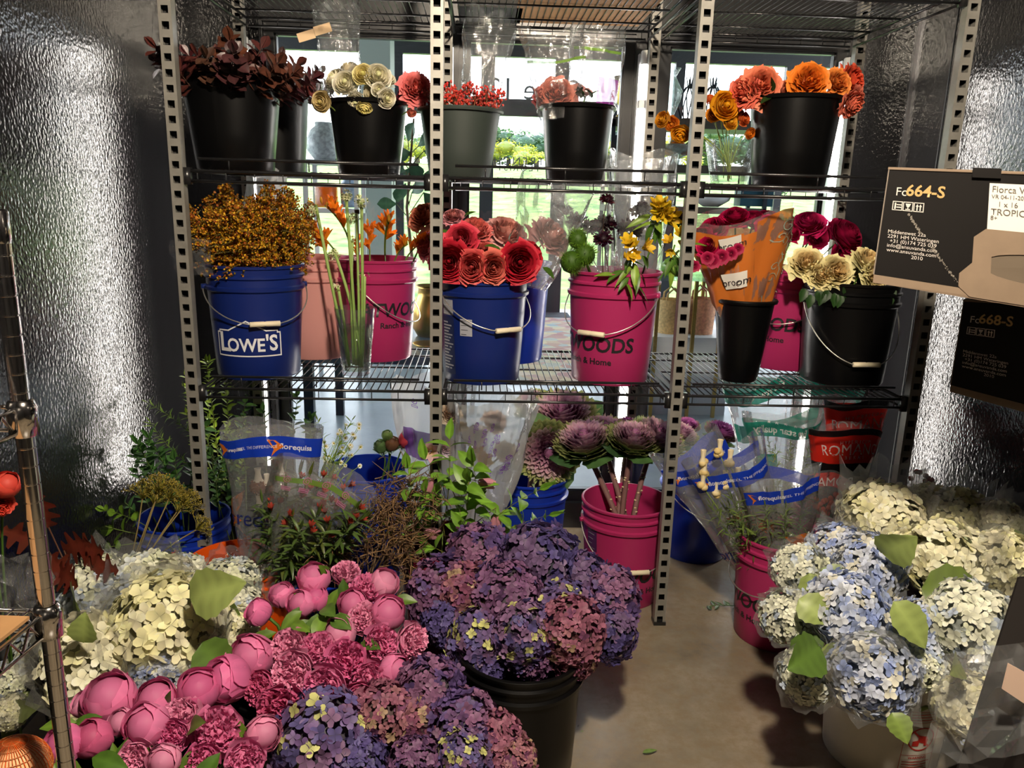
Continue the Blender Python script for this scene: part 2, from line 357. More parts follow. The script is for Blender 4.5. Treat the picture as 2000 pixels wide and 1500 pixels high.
def make_shelf(i, z, label):
    x0, x1 = POSTX[i]+0.024, POSTX[i+1]-0.024; w = x1-x0; d = YR-YF+0.02
    r = thing('wire_shelf', label, 'shelf', (x0, YF, z), 'black wire shelves')
    for nm, y in (('front_rail', 0.0), ('rear_rail', d)):
        mb = MB(); rod(mb, (0, y, -0.006), (w, y, -0.006), 0.0048, 8); rod(mb, (0.01, y, -0.034), (w-0.01, y, -0.034), 0.0042, 8)
        k = 0.03
        while k < w: rod(mb, (k, y, -0.036), (k, y, 0.0), 0.0016, 5); k += 0.083
        obj(nm, mb.build(nm, DARKMETAL), r)
    for x in (0.0, w):
        mb = MB(); rod(mb, (x, 0, -0.006), (x, d, -0.006), 0.0046, 8); rod(mb, (x, 0.01, -0.034), (x, d-0.01, -0.034), 0.004, 8)
        mb.box(x-0.012, x+0.012, -0.012, 0.012, -0.045, 0.004)
        obj('side_rail', mb.build('side_rail', DARKMETAL), r)
    mb = MB(); rod(mb, (0.03, 0.012, 0.030), (w-0.03, 0.012, 0.030), 0.0042, 8)
    for k in (0.12, w/2, w-0.12): rod(mb, (k, 0.012, 0.0), (k, 0.012, 0.03), 0.0022, 5)
    obj('front_lip', mb.build('front_lip', DARKMETAL), r)
    mb = MB()
    for y in (0.13, 0.35, 0.56): rod(mb, (0, y, -0.0065), (w, y, -0.0065), 0.0034)
    for k, y in enumerate((0.13, 0.35, 0.56)):
        obj('cross_bar', MB().tube([(0, y, -0.0065), (w, y, -0.0065)], 0.0034, 6).build('cross_bar', DARKMETAL), r)
    wm = wire_cache.setdefault('w', MB().tube([(0, 0, 0), (0, d, 0)], WIRE_R, 5).build('wire', DARKMETAL))
    n = int(w/0.0225)
    for k in range(1, n):
        obj('wire', wm, r, (k*w/n, 0, -0.0015))
ZM, ZU, ZT = 0.815, 1.472, 2.03
for i, bay in enumerate(('left', 'middle', 'right')):
    make_shelf(i, ZM, 'black wire shelf of the %s bay, the lower tier above the floor buckets' % bay)
    make_shelf(i, ZU, 'black wire shelf of the %s bay, the upper tier with buckets' % bay)
    make_shelf(i, ZT, 'black wire shelf of the %s bay, the topmost tier under the ceiling' % bay)
SU = ZU+0.001; SM = ZM+0.001
# things lying on the topmost shelf
r = thing('cardboard_sheet', 'flat brown cardboard sheet lying on the topmost middle shelf', 'cardboard', (0.33, 2.72, ZT+0.001))
obj('sheet', MB().box(-0.22, 0.23, -0.19, 0.33, 0, 0.006).build('sheet', plain('cardboard', srgb(170, 128, 84), 0.8, vary=0.12, vscale=14), smooth=False), r)
r = thing('foam_block', 'speckled black foam block lying on the topmost middle shelf', 'foam', (0.02, 2.95, ZT+0.001))
obj('block', MB().box(-0.11, 0.11, -0.12, 0.12, 0, 0.05).build('block', plain('speckled_foam', (0.02, 0.019, 0.017), 0.7, vary=0.95, vscale=240), smooth=False), r)
# ------------------------------------------------------------------ lettering
def text_pts(s, size, bold=False, align='CENTER', shear=0.0, space=1.0, xs=1.0):
    cu = bpy.data.curves.new('t', 'FONT'); cu.body = s; cu.size = size; cu.align_x = align; cu.align_y = 'CENTER'
    cu.resolution_u = 3; cu.shear = shear; cu.space_character = space
    if bold: cu.offset = size*0.022
    o = bpy.data.objects.new('t', cu); COL.objects.link(o)
    me = bpy.data.meshes.new_from_object(o)
    vs = [(v.co.x*xs, v.co.y) for v in me.vertices]; fs = [tuple(p.vertices) for p in me.polygons]
    bpy.data.objects.remove(o); bpy.data.curves.remove(cu); bpy.data.meshes.remove(me)
    return vs, fs
def add_text(mb, s, size, fn, **k):
    """letters mapped by fn(x, y) -> point"""
    col = k.pop('col', (1, 1, 1)); mat = k.pop('mat', 0); dx = k.pop('dx', 0.0); dy = k.pop('dy', 0.0)
    vs, fs = text_pts(s, size, **k)
    if vs: mb.add([tuple(fn(x+dx, y+dy)) for x, y in vs], fs, col, mat)
    return mb
def add_poly(mb, pts, fn, col=(1, 1, 1), mat=0, seg=0.02):
    """flat convex outline mapped by fn, cut fine enough to follow a curved surface"""
    P = [Vector((p[0], p[1])) for p in pts]
    if len(P) == 4:
        n = max(1, int(max((P[1]-P[0]).length, (P[2]-P[3]).length)/seg)); m = max(1, int(max((P[3]-P[0]).length, (P[2]-P[1]).length)/seg))
        g = [[tuple(fn(*((P[0]*(1-i/n)+P[1]*(i/n))*(1-j/m)+(P[3]*(1-i/n)+P[2]*(i/n))*(j/m)))) for i in range(n+1)] for j in range(m+1)]
        mb.grid(np.array(g), col, mat)
    else:
        mb.add([tuple(fn(*p)) for p in P], [tuple(range(len(P)))], col, mat)
    return mb
def stroke(mb, pts, w, fn, col=(1, 1, 1), mat=0):
    for a, b in zip(pts[:-1], pts[1:]):
        a = Vector(a); b = Vector(b); d = (b-a); L = d.length
        if L < 1e-6: continue
        d /= L; nn = Vector((-d.y, d.x))*w/2
        add_poly(mb, [a-nn-d*w/2, b-nn+d*w/2, b+nn+d*w/2, a+nn-d*w/2], fn, col, mat)
    return mb

# ------------------------------------------------------------------ buckets
def plastic(name, rgb, rough=0.33, transl=0.0, spec=0.5):
    if name in _M: return _M[name]
    m, nt, b = new_mat(name)
    b.inputs['Base Color'].default_value = (*srgb(*rgb), 1); b.inputs['Roughness'].default_value = rough; b.inputs['Specular IOR Level'].default_value = spec
    n, bm = bump(nt, b, 120, 0.05, 0.002)
    if transl:
        tr = nt.nodes.new('ShaderNodeBsdfTranslucent'); tr.inputs[0].default_value = (*srgb(*rgb), 1); ms = nt.nodes.new('ShaderNodeMixShader'); ms.inputs[0].default_value = transl
        nt.links.new(b.outputs[0], ms.inputs[1]); nt.links.new(tr.outputs[0], ms.inputs[2]); nt.links.new(ms.outputs[0], nt.nodes['Material Output'].inputs[0])
    _M[name] = m; return m
PINK = plastic('pink_plastic', (178, 46, 102), 0.33, 0.2)
BLUE = plastic('blue_plastic', (22, 52, 164), 0.30, 0.18)
NAVY = plastic('navy_plastic', (17, 35, 100), 0.33)
BLACKP = plastic('black_plastic', (8, 8, 9), 0.30, 0.0, 0.28)
GREYP = plastic('dark_green_grey_plastic', (52, 60, 56), 0.5, 0.05)
ORANGE = plastic('orange_plastic', (238, 92, 22), 0.33, 0.2)
WHITEB = plastic('white_bucket_plastic', (214, 210, 200), 0.4, 0.1)
MAROON = plastic('maroon_plastic', (110, 16, 44), 0.35, 0.1)
PEACH = plastic('peach_plastic', (226, 164, 158), 0.4, 0.3)
def pail_profile(rb, rt, h):
    r = lambda z: rb+(rt-rb)*z/h
    t = 0.003
    P = [(0, 0.004), (rb-0.012, 0.004), (rb-0.010, 0), (rb-0.004, 0.0), (rb, 0.006)]
    z1 = h*0.80
    P += [(r(h*0.3), h*0.3), (r(h*0.6), h*0.6), (r(z1-0.012), z1-0.012), (r(z1)+0.008, z1-0.006), (r(z1)+0.009, z1+0.004), (r(z1)+0.001, z1+0.008)]
    z2 = h*0.90
    P += [(r(z2)-0.001, z2-0.008), (r(z2)+0.006, z2-0.003), (r(z2)+0.006, z2+0.003), (r(z2)-0.001, z2+0.007), (r(h)-0.001, h-0.012), (r(h)+0.005, h-0.009), (r(h)+0.006, h-0.002), (r(h)+0.003, h), (r(h)-t, h)]
    P += [(r(z1)-t, z1), (r(h*0.5)-t, h*0.5), (rb-t, 0.01), (0, 0.008)]
    return P
def tub_profile(rb, rt, h):
    t = 0.003; r = lambda z: rb+(rt-rb)*z/h
    return [(0, 0.002), (rb-0.006, 0.0), (rb, 0.006), (r(h*0.4), h*0.4), (r(h*0.75), h*0.75), (r(h-0.012), h-0.012), (rt+0.008, h-0.012), (rt+0.010, h-0.005), (rt+0.007, h), (rt-t, h), (r(h*0.5)-t, h*0.5), (rb-t, 0.01), (0, 0.008)]
BUCKETS = {}
def bucket(key, name, label, x, y, z, rb, rt, h, mat, style='pail', mid=None, drop=0.16, grip=0.5, cat='bucket', tilt=(0, 0), group=None, ear=0.80):
    r = thing(name, label, cat, (x, y, z), group)
    if tilt != (0, 0): r.rotation_euler = (tilt[0], tilt[1], 0)
    prof = pail_profile(rb, rt, h) if style == 'pail' else tub_profile(rb, rt, h)
    obj('body', edge_split(MB().lathe(prof, 56).build('body', mat), 40), r)
    rad = lambda zz: rb+(rt-rb)*zz/h
    if mid is not None:
        a0 = math.radians(mid)-PI/2; ze = h*ear; pts = []
        N = 36
        for i in range(N+1):
            t = i/N; zz = ze-drop*math.sin(PI*t)**0.85
            rr = rad(zz)+0.013+0.012*math.sin(PI*t)
            pts.append((rr*math.cos(a0+PI*t), rr*math.sin(a0+PI*t), zz))
        hd = obj('handle', MB().tube(pts, 0.0021, 6).build('handle', WIREM), r)
        for i in (0, N):
            p = Vector(pts[i]); q = Vector((p.x, p.y, 0)).normalized()
            obj('ear', MB().tube([p-q*0.016, p+q*0.004], 0.009, 10).build('ear', mat), r)
        if grip is not None:
            k = int(grip*N); a = Vector(pts[k-3]); b = Vector(pts[k+3]); c = (a+b)/2; d = (b-a).normalized()
            obj('grip', MB().tube([c-d*0.047, c-d*0.046, c-d*0.004, c, c+d*0.004, c+d*0.046, c+d*0.047], [0.006, 0.0088, 0.0088, 0.0078, 0.0088, 0.0088, 0.006], 12).build('grip', GRIP), hd)
    BUCKETS[key] = (r, x, y, z, rb, rt, h)
    return r
def on_bucket(key, az, zc, off=0.0018):
    r, x, y, z, rb, rt, h = BUCKETS[key]; az = math.radians(az)
    def fn(u, v):
        zz = zc+v; rr = rb+(rt-rb)*zz/h
        a = az+u/rr
        return ((rr+off)*math.cos(a), (rr+off)*math.sin(a), zz)
    return fn
# lower tier
bucket('hard', 'bucket', 'royal blue bucket holding the goldenrod, white gabled logo on its front', -0.742, 2.612, SM, 0.134, 0.155, 0.368, NAVY, mid=-66, drop=0.108, group='five gallon buckets on the lower shelf')
bucket('peachb', 'bucket', 'pale pink bucket half hidden behind the goldenrod bucket', -0.615, 2.945, SM, 0.132, 0.150, 0.365, PEACH)
bucket('pk1', 'bucket', 'pink bucket of orange freesias behind the tall glass', -0.385, 2.920, SM, 0.128, 0.150, 0.368, PINK, mid=-20, drop=0.15, grip=None, group='five gallon buckets on the lower shelf')
bucket('bl2', 'bucket', 'dark blue bucket of red and pink roses with grey stickers', 0.010, 2.592, SM, 0.128, 0.149, 0.368, NAVY, mid=-58, drop=0.112, group='five gallon buckets on the lower shelf')
bucket('bl3', 'bucket', 'violet blue bucket standing behind the rose bucket', 0.112, 2.925, SM, 0.128, 0.150, 0.368, BLUE)
bucket('pk2', 'bucket', 'pink bucket of yellow alstroemeria with black lettering', 0.452, 2.612, SM, 0.130, 0.152, 0.372, PINK, mid=-124, drop=0.125, group='five gallon buckets on the lower shelf')
bucket('broom', 'flower_vase', 'tall black tapered vase holding the orange wrapped roses', 0.905, 2.620, SM, 0.066, 0.100, 0.285, BLACKP, 'tub', cat='vase')
bucket('pk3', 'bucket', 'pink bucket wedged behind the black vase and the black bucket', 1.165, 2.890, SM, 0.130, 0.152, 0.370, PINK, mid=-130, drop=0.12, grip=None)
bucket('blk', 'bucket', 'black bucket of cream roses with a white handle grip', 1.288, 2.655, SM, 0.138, 0.158, 0.350, BLACKP, mid=-88, drop=0.20)
# upper tier
def tub(key, label, rim, Y, hw, hb, zb=SU, mat=None, mid=None, yb=None):
    c = at(rim[0], rim[1], Y); s = mpp(rim[0], rim[1], Y); h = c.z-zb
    return bucket(key, 'flower_bucket', label, c.x, Y, zb, hb*s, hw*s, h, mat or BLACKP, 'tub', cat='bucket', mid=mid, drop=0.0, grip=None, group='black florist buckets on the upper shelf')
tub('u1', 'widest black florist bucket, under the dark burgundy foliage', (452, 154), 2.66, 93, 74)
tub('u2', 'black florist bucket half hidden behind the widest one', (535, 168), 2.97, 66, 54)
tub('u3', 'black florist bucket of cream ranunculus', (719, 199), 2.70, 76, 60)
tub('u4', 'grey green florist bucket of red pepper berries', (899, 214), 2.68, 79, 60, mat=GREYP)
tub('u5', 'black florist bucket with two clear zip bags of flowers', (1129, 208), 2.68, 70, 58)
tub('u6', 'black florist bucket of orange garden roses', (1556, 192), 2.68, 86, 70)
# on the floor
bucket('fpk', 'bucket', 'pink bucket of ornamental kale stems with black lettering', 0.540, 2.610, 0, 0.134, 0.156, 0.372, PINK, mid=-84, drop=0.14)
bucket('fbl', 'bucket', 'blue bucket standing behind the third slotted post', 0.905, 2.965, 0, 0.130, 0.150, 0.370, BLUE, mid=-60, drop=0.10)
bucket('fkb', 'bucket', 'blue bucket holding the kale beside the crinkled sleeves', 0.205, 2.86, 0, 0.130, 0.150, 0.370, BLUE)
bucket('fpb', 'bucket', 'pink bucket of blue banded sleeves beside the blue hydrangeas', 1.010, 2.335, 0, 0.126, 0.148, 0.368, PINK, mid=-150, drop=0.10, grip=None)
bucket('fmr', 'bucket', 'maroon bucket holding the red printed sleeves', 1.300, 2.58, 0, 0.130, 0.150, 0.370, MAROON)
bucket('fwh', 'bucket', 'white bucket of blue hydrangeas with a red warning label', 1.085, 1.76, 0, 0.138, 0.165, 0.37, WHITEB)
bucket('fbk', 'bucket', 'black bucket under the large purple hydrangea bunch', 0.118, 1.735, 0, 0.140, 0.155, 0.33, BLACKP)
bucket('for', 'bucket', 'orange bucket holding the printed clear sleeves', -0.695, 2.125, 0, 0.128, 0.150, 0.360, ORANGE)
bucket('frt', 'bucket', 'blue bucket of dried brown roots', -0.380, 2.115, 0, 0.130, 0.153, 0.360, BLUE)
bucket('fbd', 'bucket', 'bright blue bucket with a few green peony buds', -0.415, 2.83, 0, 0.130, 0.155, 0.40, BLUE, mid=-60, drop=0.02, grip=None)
bucket('flf', 'bucket', 'blue bucket of green foliage at the left wall', -0.99, 2.50, 0, 0.125, 0.145, 0.34, BLUE)
bucket('fmg', 'bucket', 'maroon bucket of leafy clematis behind the purple hydrangeas', -0.09, 2.30, 0, 0.128, 0.150, 0.350, MAROON)
bucket('fp1', 'bucket', 'dark bucket hidden under the upper bunch of pink peonies', -0.44, 1.62, 0, 0.120, 0.140, 0.33, BLACKP)
bucket('fp2', 'bucket', 'dark bucket hidden under the lower bunch of pink peonies', -0.66, 1.27, 0, 0.120, 0.140, 0.33, BLACKP)
bucket('fp3', 'bucket', 'dark bucket under the nearest purple hydrangeas', -0.20, 1.27, 0, 0.120, 0.140, 0.33, BLACKP)
bucket('fwl', 'bucket', 'dark bucket under the white hydrangeas at the left', -0.93, 1.78, 0, 0.130, 0.150, 0.34, BLACKP)
bucket('fwr', 'bucket', 'dark bucket under the cream hydrangeas at the right wall', 1.44, 2.02, 0, 0.125, 0.150, 0.36, BLACKP)

# print on the buckets
def gothic(key, az, zc, sc, cut=None):
    fn = on_bucket(key, az, zc); mb = MB()
    W_ = 0.0205*sc
    add_text(mb, 'ATWOODS', 0.068*sc, fn, bold=True, shear=0.12, xs=0.92)
    add_text(mb, 'Ranch & Home', 0.029*sc, fn, bold=True, dy=-0.055*sc, dx=0.0)
    obj('printed_lettering', mb.build('printed_lettering', INKK), BUCKETS[key][0])
gothic('pk2', -136, 0.135, 1.0); gothic('fpk', -70, 0.13, 1.05); gothic('fpb', -160, 0.15, 1.0); gothic('pk1', -40, 0.19, 1.0); gothic('pk3', -150, 0.17, 1.0)
def roof_logo(key, az, zc, s):
    fn = on_bucket(key, az, zc); mb = MB()
    pts = [(-0.105, -0.046), (-0.105, 0.030), (-0.096, 0.030), (-0.096, 0.037), (-0.060, 0.037), (0, 0.068), (0.060, 0.037), (0.096, 0.037), (0.096, 0.030), (0.105, 0.030), (0.105, -0.046), (-0.105, -0.046)]
    stroke(mb, [(a*s, b*s) for a, b in pts], 0.0042*s, fn)
    add_text(mb, 'L', 0.088*s, fn, bold=True, dx=-0.078*s, dy=-0.004*s)
    add_text(mb, 'OWE', 0.060*s, fn, bold=True, dx=-0.006*s, dy=-0.012*s, xs=0.86)
    add_text(mb, "'S", 0.072*s, fn, bold=True, dx=0.076*s, dy=-0.006*s, xs=0.85)
    obj('printed_logo', mb.build('printed_logo', INKW), BUCKETS[key][0])
roof_logo('hard', -88, 0.128, 1.0)
def sticker(key, az, zc, w, h, lines, bg, ink, lw=0.8):
    fn = on_bucket(key, az, zc, 0.0012); mb = MB()
    add_poly(mb, [(-w/2, -h/2), (w/2, -h/2), (w/2, h/2), (-w/2, h/2)], fn)
    s = obj('sticker', mb.build('sticker', bg), BUCKETS[key][0])
    fn2 = on_bucket(key, az, zc, 0.0022); mb = MB()
    for k in range(lines):
        y = h*0.40-h*0.8*k/max(1, lines-1); ww = w*lw*(0.5+0.5*((k*37) % 10)/10)
        add_poly(mb, [(-w*lw/2, y-h*0.012), (-w*lw/2+ww, y-h*0.012), (-w*lw/2+ww, y+h*0.012), (-w*lw/2, y+h*0.012)], fn2)
    if lines: obj('print_lines', mb.build('print_lines', ink), s)
GREYS = plain('grey_sticker', (0.34, 0.35, 0.40), 0.5); PAPER = plain('paper_label', srgb(212, 208, 200), 0.6); REDINK = plain('red_ink', srgb(178, 40, 34), 0.5)
DKB = plain('deep_blue_print', (0.006, 0.014, 0.07), 0.4)
sticker('bl2', -142, 0.25, 0.052, 0.05, 4, GREYS, INKW)
sticker('bl2', -142, 0.125, 0.055, 0.19, 16, DKB, GREYS, 0.9)
sticker('bl2', -112, 0.19, 0.042, 0.055, 4, GREYS, INKK)
sticker('pk3', -60, 0.08, 0.045, 0.045, 6, PAPER, INKK)
sticker('pk3', -66, 0.22, 0.06, 0.16, 14, plain('dark_pink_print', srgb(120, 16, 66), 0.4), PINK, 0.85)
sticker('fpk', -150, 0.25, 0.05, 0.09, 5, plain('violet_print', srgb(70, 26, 80), 0.4), GREYS)
def fire_label(key, az, zc):
    fn = on_bucket(key, az, zc, 0.0015); mb = MB()
    w, h = 0.085, 0.20
    stroke(mb, [(-w/2, -h/2), (w/2, -h/2), (w/2, h/2), (-w/2, h/2), (-w/2, -h/2)], 0.0012, fn)
    stroke(mb, [(-w/2, -0.028), (w/2, -0.028)], 0.0012, fn); stroke(mb, [(-w/2, 0.068), (w/2, 0.068)], 0.0012, fn)
    ring = [(0.033*math.cos(a), 0.020+0.033*math.sin(a)) for a in np.linspace(0, 2*PI, 33)]
    stroke(mb, ring, 0.0035, fn); stroke(mb, [(-0.023, 0.043), (0.023, -0.003)], 0.0045, fn)
    add_poly(mb, [(-0.022, 0.0), (-0.006, 0.0), (-0.004, 0.018), (-0.022, 0.014)], fn); add_poly(mb, [(-0.01, 0.012), (0.012, 0.006), (0.016, 0.026), (-0.008, 0.032)], fn)
    add_poly(mb, [(0.008, 0.0), (0.016, 0.0), (0.018, 0.02), (0.008, 0.02)], fn)
    add_text(mb, 'WARNING', 0.010, fn, bold=True, dy=-0.036)
    for k in range(6): stroke(mb, [(-0.036, -0.048-0.008*k), (0.034-0.006*(k % 3), -0.048-0.008*k)], 0.0022, fn)
    for k in range(3): stroke(mb, [(-0.036, 0.076+0.008*k), (0.034-0.006*(k % 2), 0.076+0.008*k)], 0.0022, fn)
    obj('warning_label', mb.build('warning_label', REDINK), BUCKETS[key][0])
fire_label('fwh', -84, 0.13)
# ------------------------------------------------------------------ flower and leaf builders
def lerp(a, b, t): return tuple(x*(1-t)+y*t for x, y in zip(a, b))
def petal_layers(mb, layers, rng, cin, cout, nu=5, nv=5, ruff=0.03, closep=0.0):
    for li, (n, r0, R, z0, z1, w, curl) in enumerate(layers):
        off = rng.uniform(0, 2*PI); c0 = lerp(cin, cout, li/max(1, len(layers)-1))
        for k in range(n):
            phi = off+2*PI*k/n+rng.uniform(-.15, .15); h = (z1-z0)*rng.uniform(0.92, 1.06); RR = R*rng.uniform(0.94, 1.06)
            P = np.zeros((nv, nu, 3)); Cc = np.zeros((nv, nu, 3)); sh = rng.uniform(0.9, 1.08)
            for i in range(nv):
                v = i/(nv-1); wp = 0.45+0.55*math.sin(PI*min(v, 0.72)/1.44)
                if v > 0.85: wp *= 0.84
                for j in range(nu):
                    u = 2*j/(nu-1)-1; a = phi+u*w*0.5*wp
                    if closep > 0:      # closing over like a ball
                        t = PI*(0.08+0.80*v*closep); r = R*math.sin(t)*(1+0.02*li); z = z0-(z1-z0)*0.5*math.cos(t)
                        r += rng.uniform(-ruff, ruff)*v*0.6
                    else:
                        r = r0+(RR-r0)*v**0.65; z = z0+h*v*(1-0.16*u*u*v)
                        e = max(0, (v-0.6)/0.4)**2
                        r += curl*e; z -= curl*0.45*e
                        r += rng.uniform(-ruff, ruff)*v; z += rng.uniform(-ruff, ruff)*v
                    P[i, j] = (r*math.cos(a), r*math.sin(a), z)
                    Cc[i, j] = [min(1, q*sh*(0.80+0.30*v)) for q in c0]
            mb.grid(P, Cc)
    return mb
def sepals(mb, R=0.3, n=5, col=(0.12, 0.22, 0.05)):
    for k in range(n):
        a = 2*PI*k/n
        mb.add([(0.08*math.cos(a-0.6), 0.08*math.sin(a-0.6), -0.05), (0.08*math.cos(a+0.6), 0.08*math.sin(a+0.6), -0.05), (R*math.cos(a), R*math.sin(a), -0.02+0.1*(k % 2))], [(0, 1, 2)], col)
    return mb
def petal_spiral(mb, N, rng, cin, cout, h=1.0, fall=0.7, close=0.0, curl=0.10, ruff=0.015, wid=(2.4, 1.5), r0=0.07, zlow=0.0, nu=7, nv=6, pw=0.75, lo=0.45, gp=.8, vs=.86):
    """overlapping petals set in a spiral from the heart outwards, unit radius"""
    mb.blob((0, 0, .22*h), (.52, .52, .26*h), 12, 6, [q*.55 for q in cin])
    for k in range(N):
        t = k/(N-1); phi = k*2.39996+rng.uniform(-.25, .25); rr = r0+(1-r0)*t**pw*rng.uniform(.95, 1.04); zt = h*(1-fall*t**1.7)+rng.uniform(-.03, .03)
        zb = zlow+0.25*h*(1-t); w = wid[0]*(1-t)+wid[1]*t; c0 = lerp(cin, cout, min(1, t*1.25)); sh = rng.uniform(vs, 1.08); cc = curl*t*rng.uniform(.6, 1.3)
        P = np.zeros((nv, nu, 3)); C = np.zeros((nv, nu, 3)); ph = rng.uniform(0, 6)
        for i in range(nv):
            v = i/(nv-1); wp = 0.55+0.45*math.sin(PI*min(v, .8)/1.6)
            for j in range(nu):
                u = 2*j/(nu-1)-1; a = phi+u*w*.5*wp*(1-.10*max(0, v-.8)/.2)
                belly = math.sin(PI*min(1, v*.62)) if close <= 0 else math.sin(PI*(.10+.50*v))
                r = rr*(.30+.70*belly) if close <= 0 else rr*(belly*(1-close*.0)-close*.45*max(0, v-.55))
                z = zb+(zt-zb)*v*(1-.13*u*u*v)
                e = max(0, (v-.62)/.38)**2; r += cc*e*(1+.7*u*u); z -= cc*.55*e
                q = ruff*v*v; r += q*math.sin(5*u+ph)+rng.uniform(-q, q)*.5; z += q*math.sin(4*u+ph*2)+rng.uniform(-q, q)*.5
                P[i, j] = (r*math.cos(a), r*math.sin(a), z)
                g = lo+(1.04-lo)*v**gp+(.10 if i == nv-1 else 0)  # petal bases darkened, painting in the shade between layers
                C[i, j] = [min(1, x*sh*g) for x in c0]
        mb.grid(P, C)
    return mb
def mk_rose(seed, cin=(0.8, 0.8, 0.8), cout=(1, 1, 1)):
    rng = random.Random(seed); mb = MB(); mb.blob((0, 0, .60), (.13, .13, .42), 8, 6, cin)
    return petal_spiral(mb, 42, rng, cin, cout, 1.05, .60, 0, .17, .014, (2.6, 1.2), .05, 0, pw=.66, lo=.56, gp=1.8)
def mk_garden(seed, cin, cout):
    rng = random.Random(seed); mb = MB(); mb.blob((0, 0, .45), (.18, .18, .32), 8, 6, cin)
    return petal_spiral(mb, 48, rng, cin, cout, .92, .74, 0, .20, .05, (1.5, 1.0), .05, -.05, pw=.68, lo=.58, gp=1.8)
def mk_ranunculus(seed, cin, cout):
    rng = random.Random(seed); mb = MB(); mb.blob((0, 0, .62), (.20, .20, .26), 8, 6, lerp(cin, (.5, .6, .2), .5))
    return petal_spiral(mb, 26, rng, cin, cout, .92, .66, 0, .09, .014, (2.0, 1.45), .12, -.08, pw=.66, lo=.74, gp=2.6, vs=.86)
def mk_peony_bud(seed, cin, cout):
    rng = random.Random(seed); mb = MB(); mb.blob((0, 0, .88), (.80, .80, .82), 14, 10, [q*.8 for q in cin])
    N = 13
    for k in range(N):
        phi = k*2.39996+rng.uniform(-.3, .3); R = .84+.17*k/N; w = rng.uniform(1.7, 2.3); top = rng.uniform(.74, .97)-.16*k/N; sh = rng.uniform(.74, 1.08); nu, nv = 8, 8; P = np.zeros((nv, nu, 3)); C = np.zeros((nv, nu, 3)); ph = rng.uniform(0, 6)
        for i in range(nv):
            v = i/(nv-1); th = PI*(.06+top*.86*v)
            for j in range(nu):
                u = 2*j/(nu-1)-1; a = phi+u*w*.5*(.55+.45*math.sin(PI*min(v, .7)/1.4))*(1-.25*max(0, v-.8)/.2)
                fl = .085*abs(u)**3+.12*max(0, v-.8)/.2*(.4+.6*abs(math.sin(2*u+ph)))
                r = R*math.sin(th)+fl*.8; z = .88-R*.98*math.cos(th)-.05*u*u*v+fl*.3
                P[i, j] = (r*math.cos(a), r*math.sin(a), z)
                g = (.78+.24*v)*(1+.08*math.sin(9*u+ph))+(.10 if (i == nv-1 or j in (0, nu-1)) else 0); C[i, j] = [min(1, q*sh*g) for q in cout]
        mb.grid(P, C)
    return mb
def mk_peony_open(seed, cin, cout):
    rng = random.Random(seed); mb = MB()
    mb.blob((0, 0, .55), (.62, .62, .50), 12, 8, [q*.75 for q in cin])
    petal_spiral(mb, 12, rng, cout, cout, .98, .40, 0, .10, .03, (1.7, 1.5), .70, -.05, pw=1.0, lo=.65)
    for k in range(150):      # ruffled heart
        a = rng.uniform(0, 2*PI); rr = 0.80*math.sqrt(rng.random()); z = 0.62+0.50*math.sqrt(max(0, 1-(rr/0.86)**2))+rng.uniform(-.05, .06)
        t = Vector((rr*math.cos(a), rr*math.sin(a), z)); w = rng.uniform(.08, .16); h = rng.uniform(.18, .32)
        d = Vector((math.cos(a)*0.9*rr, math.sin(a)*0.9*rr, 1)).normalized(); b = a+rng.uniform(-1.2, 1.2); s = Vector((-math.sin(b), math.cos(b), 0)).normalized(); n = d.cross(s)
        c = lerp(cin, cout, rng.random()); sh = rng.uniform(0.8, 1.12); f = lambda: rng.uniform(-.06, .06)
        P = [[tuple(t-d*h*0.6-s*w*0.5), tuple(t-d*h*0.6), tuple(t-d*h*0.6+s*w*0.5)], [tuple(t-s*w+n*f()), tuple(t+n*f()), tuple(t+s*w+n*f())], [tuple(t+d*h*0.45-s*w*0.8+n*f()), tuple(t+d*h*0.55+n*f()), tuple(t+d*h*0.45+s*w*0.8+n*f())]]
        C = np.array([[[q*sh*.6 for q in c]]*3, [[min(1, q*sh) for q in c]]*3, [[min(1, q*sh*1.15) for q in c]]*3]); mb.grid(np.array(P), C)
    return mb
